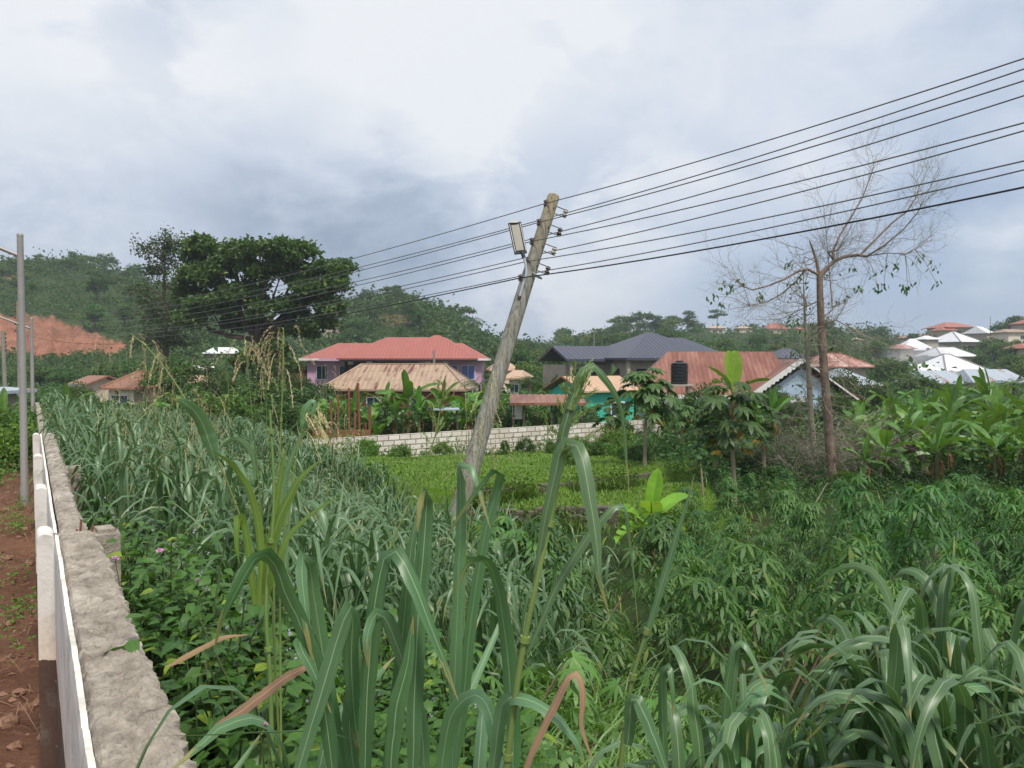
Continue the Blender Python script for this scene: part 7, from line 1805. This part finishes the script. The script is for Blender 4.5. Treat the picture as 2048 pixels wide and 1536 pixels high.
    ok0 = ok; x, d, z = x[ok], d[ok], z[ok]; n = len(x); hh = hh[ok0]; p = np.stack([x, d, z + hh * .4], 1)[:, None] + r.normal(size=(n, 13, 3)) * np.stack([hh * .75, hh * .75, hh * .42], 1)[:, None]
    s = np.repeat(hh, 13) * r.uniform(.35, .75, n * 13)
    cards(mb, p.reshape(-1, 3), s, 1.0, .65, r=r)
    o = mb.build('hillside_bushes', M['hill_leaf2']); tag(o, 'green scrub covering the hills and the far slopes', 'scrub', kind='stuff')
    # closed woodland on the upper slopes
    mb = MB(); n = 3000; px = r.uniform(-140, 2160, n); d = np.where(px < 620, r.uniform(205, 288, n), np.where(px < 1040, r.uniform(160, 240, n), r.uniform(270, 340, n)))
    x = (px - 1024) / F * d; z = ground(x, d); _, py = proj(x, d, z); hh = r.uniform(1.3, 3.2, n)
    ok = ~(quarry(px, py - 4) & (px < 262)) & ~(bare_path(px, py)) & ((px < 1040) | (r.random(n) < .55)) & ~((px < 300) & (d < 225)) & ~((np.hypot((px - 790) / 40, (py - 645) / 18) < 1)) & (np.sin(x * .06 + d * .045) + np.sin(x * .11 - d * .03) > np.where(d > np.where(px < 620, 246, np.where(px < 1040, 195, 318)), -3., -.3))
    for a, b, yr, ye, hd in rects: ok &= ~((d < hd) & (px > a - 8) & (px < b + 8) & (py > yr - 2) & (py - 5.5 / d * F < ye + 2))
    x, d, z, hh = x[ok], d[ok], z[ok], hh[ok]; n = len(x)
    p = np.stack([x, d, z + hh * .8], 1)[:, None] + r.normal(size=(n, 40, 3)) * np.stack([hh * .7, hh * .7, hh * .5], 1)[:, None]
    cards(mb, p.reshape(-1, 3), np.repeat(hh, 40) * r.uniform(.22, .5, n * 40), 1.0, .65, r=r)
    o = mb.build('hill_woodland', M['hill_leaf']); tag(o, 'closed dark woodland on the upper slopes of the hills', 'woodland', kind='stuff')
    # scrub on the flat land between the houses
    mb = MB(); n = 5200; d = r.uniform(38, 105, n); px = r.uniform(-150, 2200, n); x = (px - 1024) / F * d; ok = wall_s(x, d) > 1.5 - 40 * (d > 42)
    for a, b, yr, ye, hd in rects: ok &= ~((d > hd - 1) & (d < hd + 12) & (px > a - 6) & (px < b + 6))
    x, d = x[ok], d[ok]; z = ground(x, d); n = len(x); hh = r.uniform(.4, 1.3, n)
    p = np.stack([x, d, z + hh * .4], 1)[:, None] + r.normal(size=(n, 22, 3)) * np.stack([hh * .6, hh * .6, hh * .35], 1)[:, None]
    cards(mb, p.reshape(-1, 3), np.repeat(hh, 22) * r.uniform(.2, .45, n * 22), 1.0, .62, r=r)
    o = mb.build('scrub', M['bush']); tag(o, 'green scrub on the flat ground between the houses', 'scrub', kind='stuff')
    # undergrowth on the field edges: low leafy plants under the trees
    mb = MB(); n = 2600; d = r.uniform(21.5, 38, n); px = r.uniform(1180, 2150, n); x = (px - 1024) / F * d; ok = x > 4.6; x, d = x[ok], d[ok]; z = ground(x, d); n = len(x); hh = r.uniform(.25, .8, n) * np.interp(d, [21, 24, 28], [.45, .6, 1.])
    p = np.stack([x, d, z + hh * .45], 1)[:, None] + r.normal(size=(n, 26, 3)) * np.stack([hh * .55, hh * .55, hh * .35], 1)[:, None]
    cards(mb, p.reshape(-1, 3), np.repeat(hh, 26) * r.uniform(.18, .34, n * 26), 1.0, .55, r=r)
    o = mb.build('field_undergrowth', M['bush']); tag(o, 'leafy undergrowth below the papayas, dead tree and banana grove', 'undergrowth', kind='stuff')
    mb = MB(); n = 700; d = r.uniform(25, 37, n); fx = np.interp(d, [27.2, 38.5], [505, 1320]); x = (fx + r.normal(size=n) * 14 - 1024) / F * d + r.uniform(-.2, .2, n); x = np.where(x > 5.2, 5.2, x); y = d - r.uniform(.25, 1.0, n); z = ground(x, y); hh = r.uniform(.15, .5, n) * (.5 + (np.sin(x * 1.7) > -.2))
    p = np.stack([x, y, z + hh * .5], 1)[:, None] + r.normal(size=(n, 24, 3)) * np.stack([hh * .6, hh * .4, hh * .4], 1)[:, None]
    cards(mb, p.reshape(-1, 3), r.uniform(.06, .15, n * 24), 1.0, .6, r=r)
    o = mb.build('wall_foot_creepers', M['bush_light']); tag(o, 'bright creepers along the foot of the block wall', 'creepers', kind='stuff')
hill_trees()

# dry grass, stones and clods on the red earth
def red_earth():
    r = np.random.default_rng(71); mb = MB(); n = 9000
    y = r.uniform(4.6, 24, n); s = -r.uniform(.2, 9, n); x = WX0 + WDX * y + s * WL; z = ground(x, y)
    patch = np.sin(x * 1.9 + y * 1.3) + np.sin(y * 2.7 - x) > .1; x, y, z = x[patch], y[patch], z[patch]; n = len(x)
    P, S = arcs(np.stack([x, y, z + .01], 1), r.uniform(0, 6.28, n), np.radians(r.uniform(5, 60, n)), np.radians(r.uniform(-40, 10, n)), r.uniform(.12, .45, n), 6, .5, .2, 0., r.normal(size=n))
    ribbons(mb, P, np.full((n, 6), .006) * wprof(6)[None], S, .1)
    o = mb.build('dry_grass', M['dry']); tag(o, 'withered grass lying on the red earth left of the wall', 'dry grass', kind='stuff')
    mb = MB(); n = 260; y = r.uniform(12, 26, n); s = -r.uniform(.6, 5, n) - (y < 17) * .8; x = WX0 + WDX * y + s * WL; z = ground(x, y); hh = r.uniform(.15, .5, n) * smooth(12, 17, y)
    p = np.stack([x, y, z + hh * .4], 1)[:, None] + r.normal(size=(n, 30, 3)) * np.stack([hh * .5, hh * .5, hh * .35], 1)[:, None]; cards(mb, p.reshape(-1, 3), np.repeat(hh, 30) * r.uniform(.15, .3, n * 30) + .02, .9, .6, r=r)
    o = mb.build('roadside_weeds', M['bush_light']); tag(o, 'green weeds creeping over the red earth around the street lamp feet', 'weeds', kind='stuff')
    gv = MB(); n = 1500; y = r.uniform(4.6, 22, n); s = -r.uniform(.2, 7, n); x = WX0 + WDX * y + s * WL; z = ground(x, y); sz = r.uniform(.012, .04, n)
    u = np.array([(1, 0, 0), (.3, .95, 0), (-.8, .6, 0), (-.8, -.6, 0), (.3, -.95, 0), (0, 0, .8)])
    V = np.stack([x, y, z + .005], 1)[:, None] + (u[None] * (1 + r.normal(size=(n, 6, 1)) * .25)) * sz[:, None, None]; i = np.arange(n)[:, None] * 6
    gv.add(V.reshape(-1, 3), f3=np.concatenate([i + np.array((a, (a + 1) % 5, 5)) for a in range(5)]))
    o = gv.build('gravel', M['stone']); tag(o, 'small stones and clods strewn over the red earth', 'gravel', kind='stuff')
    mb = MB(); n = 26; y = r.uniform(6.5, 15, n); s = -.2 - r.uniform(0, .4, n); x = WX0 + WDX * y + s * WL; z = ground(x, y); p = np.stack([x, y, z + .08], 1)[:, None] + r.normal(size=(n, 20, 3)) * np.array((.09, .12, .06)); cards(mb, p.reshape(-1, 3), r.uniform(.03, .07, n * 20), .9, .6, r=r)
    o = mb.build('wall_foot_weeds', M['bush_light']); tag(o, 'small weeds along the foot of the white wall face', 'weeds', kind='stuff')
    st = [(38, 1390, .055), (15, 1450, .075), (75, 1410, .04), (60, 1130, .06), (20, 1250, .05), (52, 1060, .05), (12, 1120, .07), (88, 1476, .045), (30, 1500, .05)]
    names = ['pale orange stone', 'dull pink stone at the left edge', 'small tan stone nearest the wall', 'tan stone below the lamp foot', 'brown stone half way along the red earth', 'small stone just before the lamp foot', 'brown stone at the left edge in the upper part', 'small dark stone low beside the white pier', 'flat clod at the lower left corner']
    for (px, py, rad), nm in zip(st, names):
        dd = 5.5
        for _ in range(30):
            p = pt(px, py, dd); dd += (p.z - gz(p.x, p.y)) * 1.1
            dd = min(max(dd, 4.), 30.)
        p = pt(px, py, dd); u = []
        bm_ = MB(); th = np.linspace(0, math.pi, 7); ph = np.linspace(0, 2 * math.pi, 10, endpoint=False)
        V = np.array([(math.sin(a) * math.cos(b), math.sin(a) * math.sin(b), math.cos(a) * .7) for a in th for b in ph]) * rad * (1 + r.normal(size=(70, 1)) * .14)
        f = [(i * 10 + j, (i + 1) * 10 + j, (i + 1) * 10 + (j + 1) % 10, i * 10 + (j + 1) % 10) for i in range(6) for j in range(10)]
        bm_.add(V, f); o = bm_.build('stone', M['stone']); o.location = (p.x, p.y, gz(p.x, p.y) + rad * .3); tag(o, nm + ' on the red earth', 'stone', 'stones on the red earth')
red_earth()

# smoke drifting before the white roofs
def smoke():
    c = pt(1842, 722, 150); mb = MB(); th = np.linspace(0, math.pi, 13); ph = np.linspace(0, 2 * math.pi, 24, endpoint=False)
    V = np.array([(math.sin(a) * math.cos(b) * 8.5, math.sin(a) * math.sin(b) * 7, math.cos(a) * 4.6) for a in th for b in ph])
    V[:, 0] -= V[:, 2] * .9
    mb.add(V, [(i * 24 + j, (i + 1) * 24 + j, (i + 1) * 24 + (j + 1) % 24, i * 24 + (j + 1) % 24) for i in range(12) for j in range(24)])
    m = D.materials.new('wood_smoke'); m.use_nodes = True; nt = m.node_tree; nt.nodes.clear(); out = N(nt, 'ShaderNodeOutputMaterial'); v = N(nt, 'ShaderNodeVolumePrincipled')
    tc = N(nt, 'ShaderNodeTexCoord'); mp = N(nt, 'ShaderNodeMapping'); mp.inputs['Scale'].default_value = (1 / 8.5, 1 / 7., 1 / 4.6); nt.links.new(tc.outputs['Object'], mp.inputs[0])
    ln = N(nt, 'ShaderNodeVectorMath', operation='LENGTH'); nt.links.new(mp.outputs[0], ln.inputs[0]); fall = math_(nt, 'SUBTRACT', 1.1, ln.outputs['Value'], clamp=True)
    nz = noise(nt, .28, 5, .6, coord='Object', dist=.8); den = math_(nt, 'MULTIPLY', math_(nt, 'MULTIPLY', fall, fall), math_(nt, 'MAXIMUM', math_(nt, 'MULTIPLY_ADD', nz, 2.4, -.85), 0.))
    nt.links.new(math_(nt, 'MULTIPLY', den, .65), v.inputs['Density']); v.inputs['Color'].default_value = (.93, .95, .98, 1); nt.links.new(v.outputs[0], out.inputs['Volume'])
    o = mb.build('smoke', m, None, True); o.location = c; tag(o, 'thin blue-white smoke drifting before the white roofs', 'smoke', kind='stuff')
smoke()
# prototypes that were never placed
for p in CV + CY + BV + [BIG, YNG, SML] + PV + [q for v in TV.values() for q in v]:
    if p.name not in used:
        for ch in list(p.children): D.objects.remove(ch)
        D.objects.remove(p)
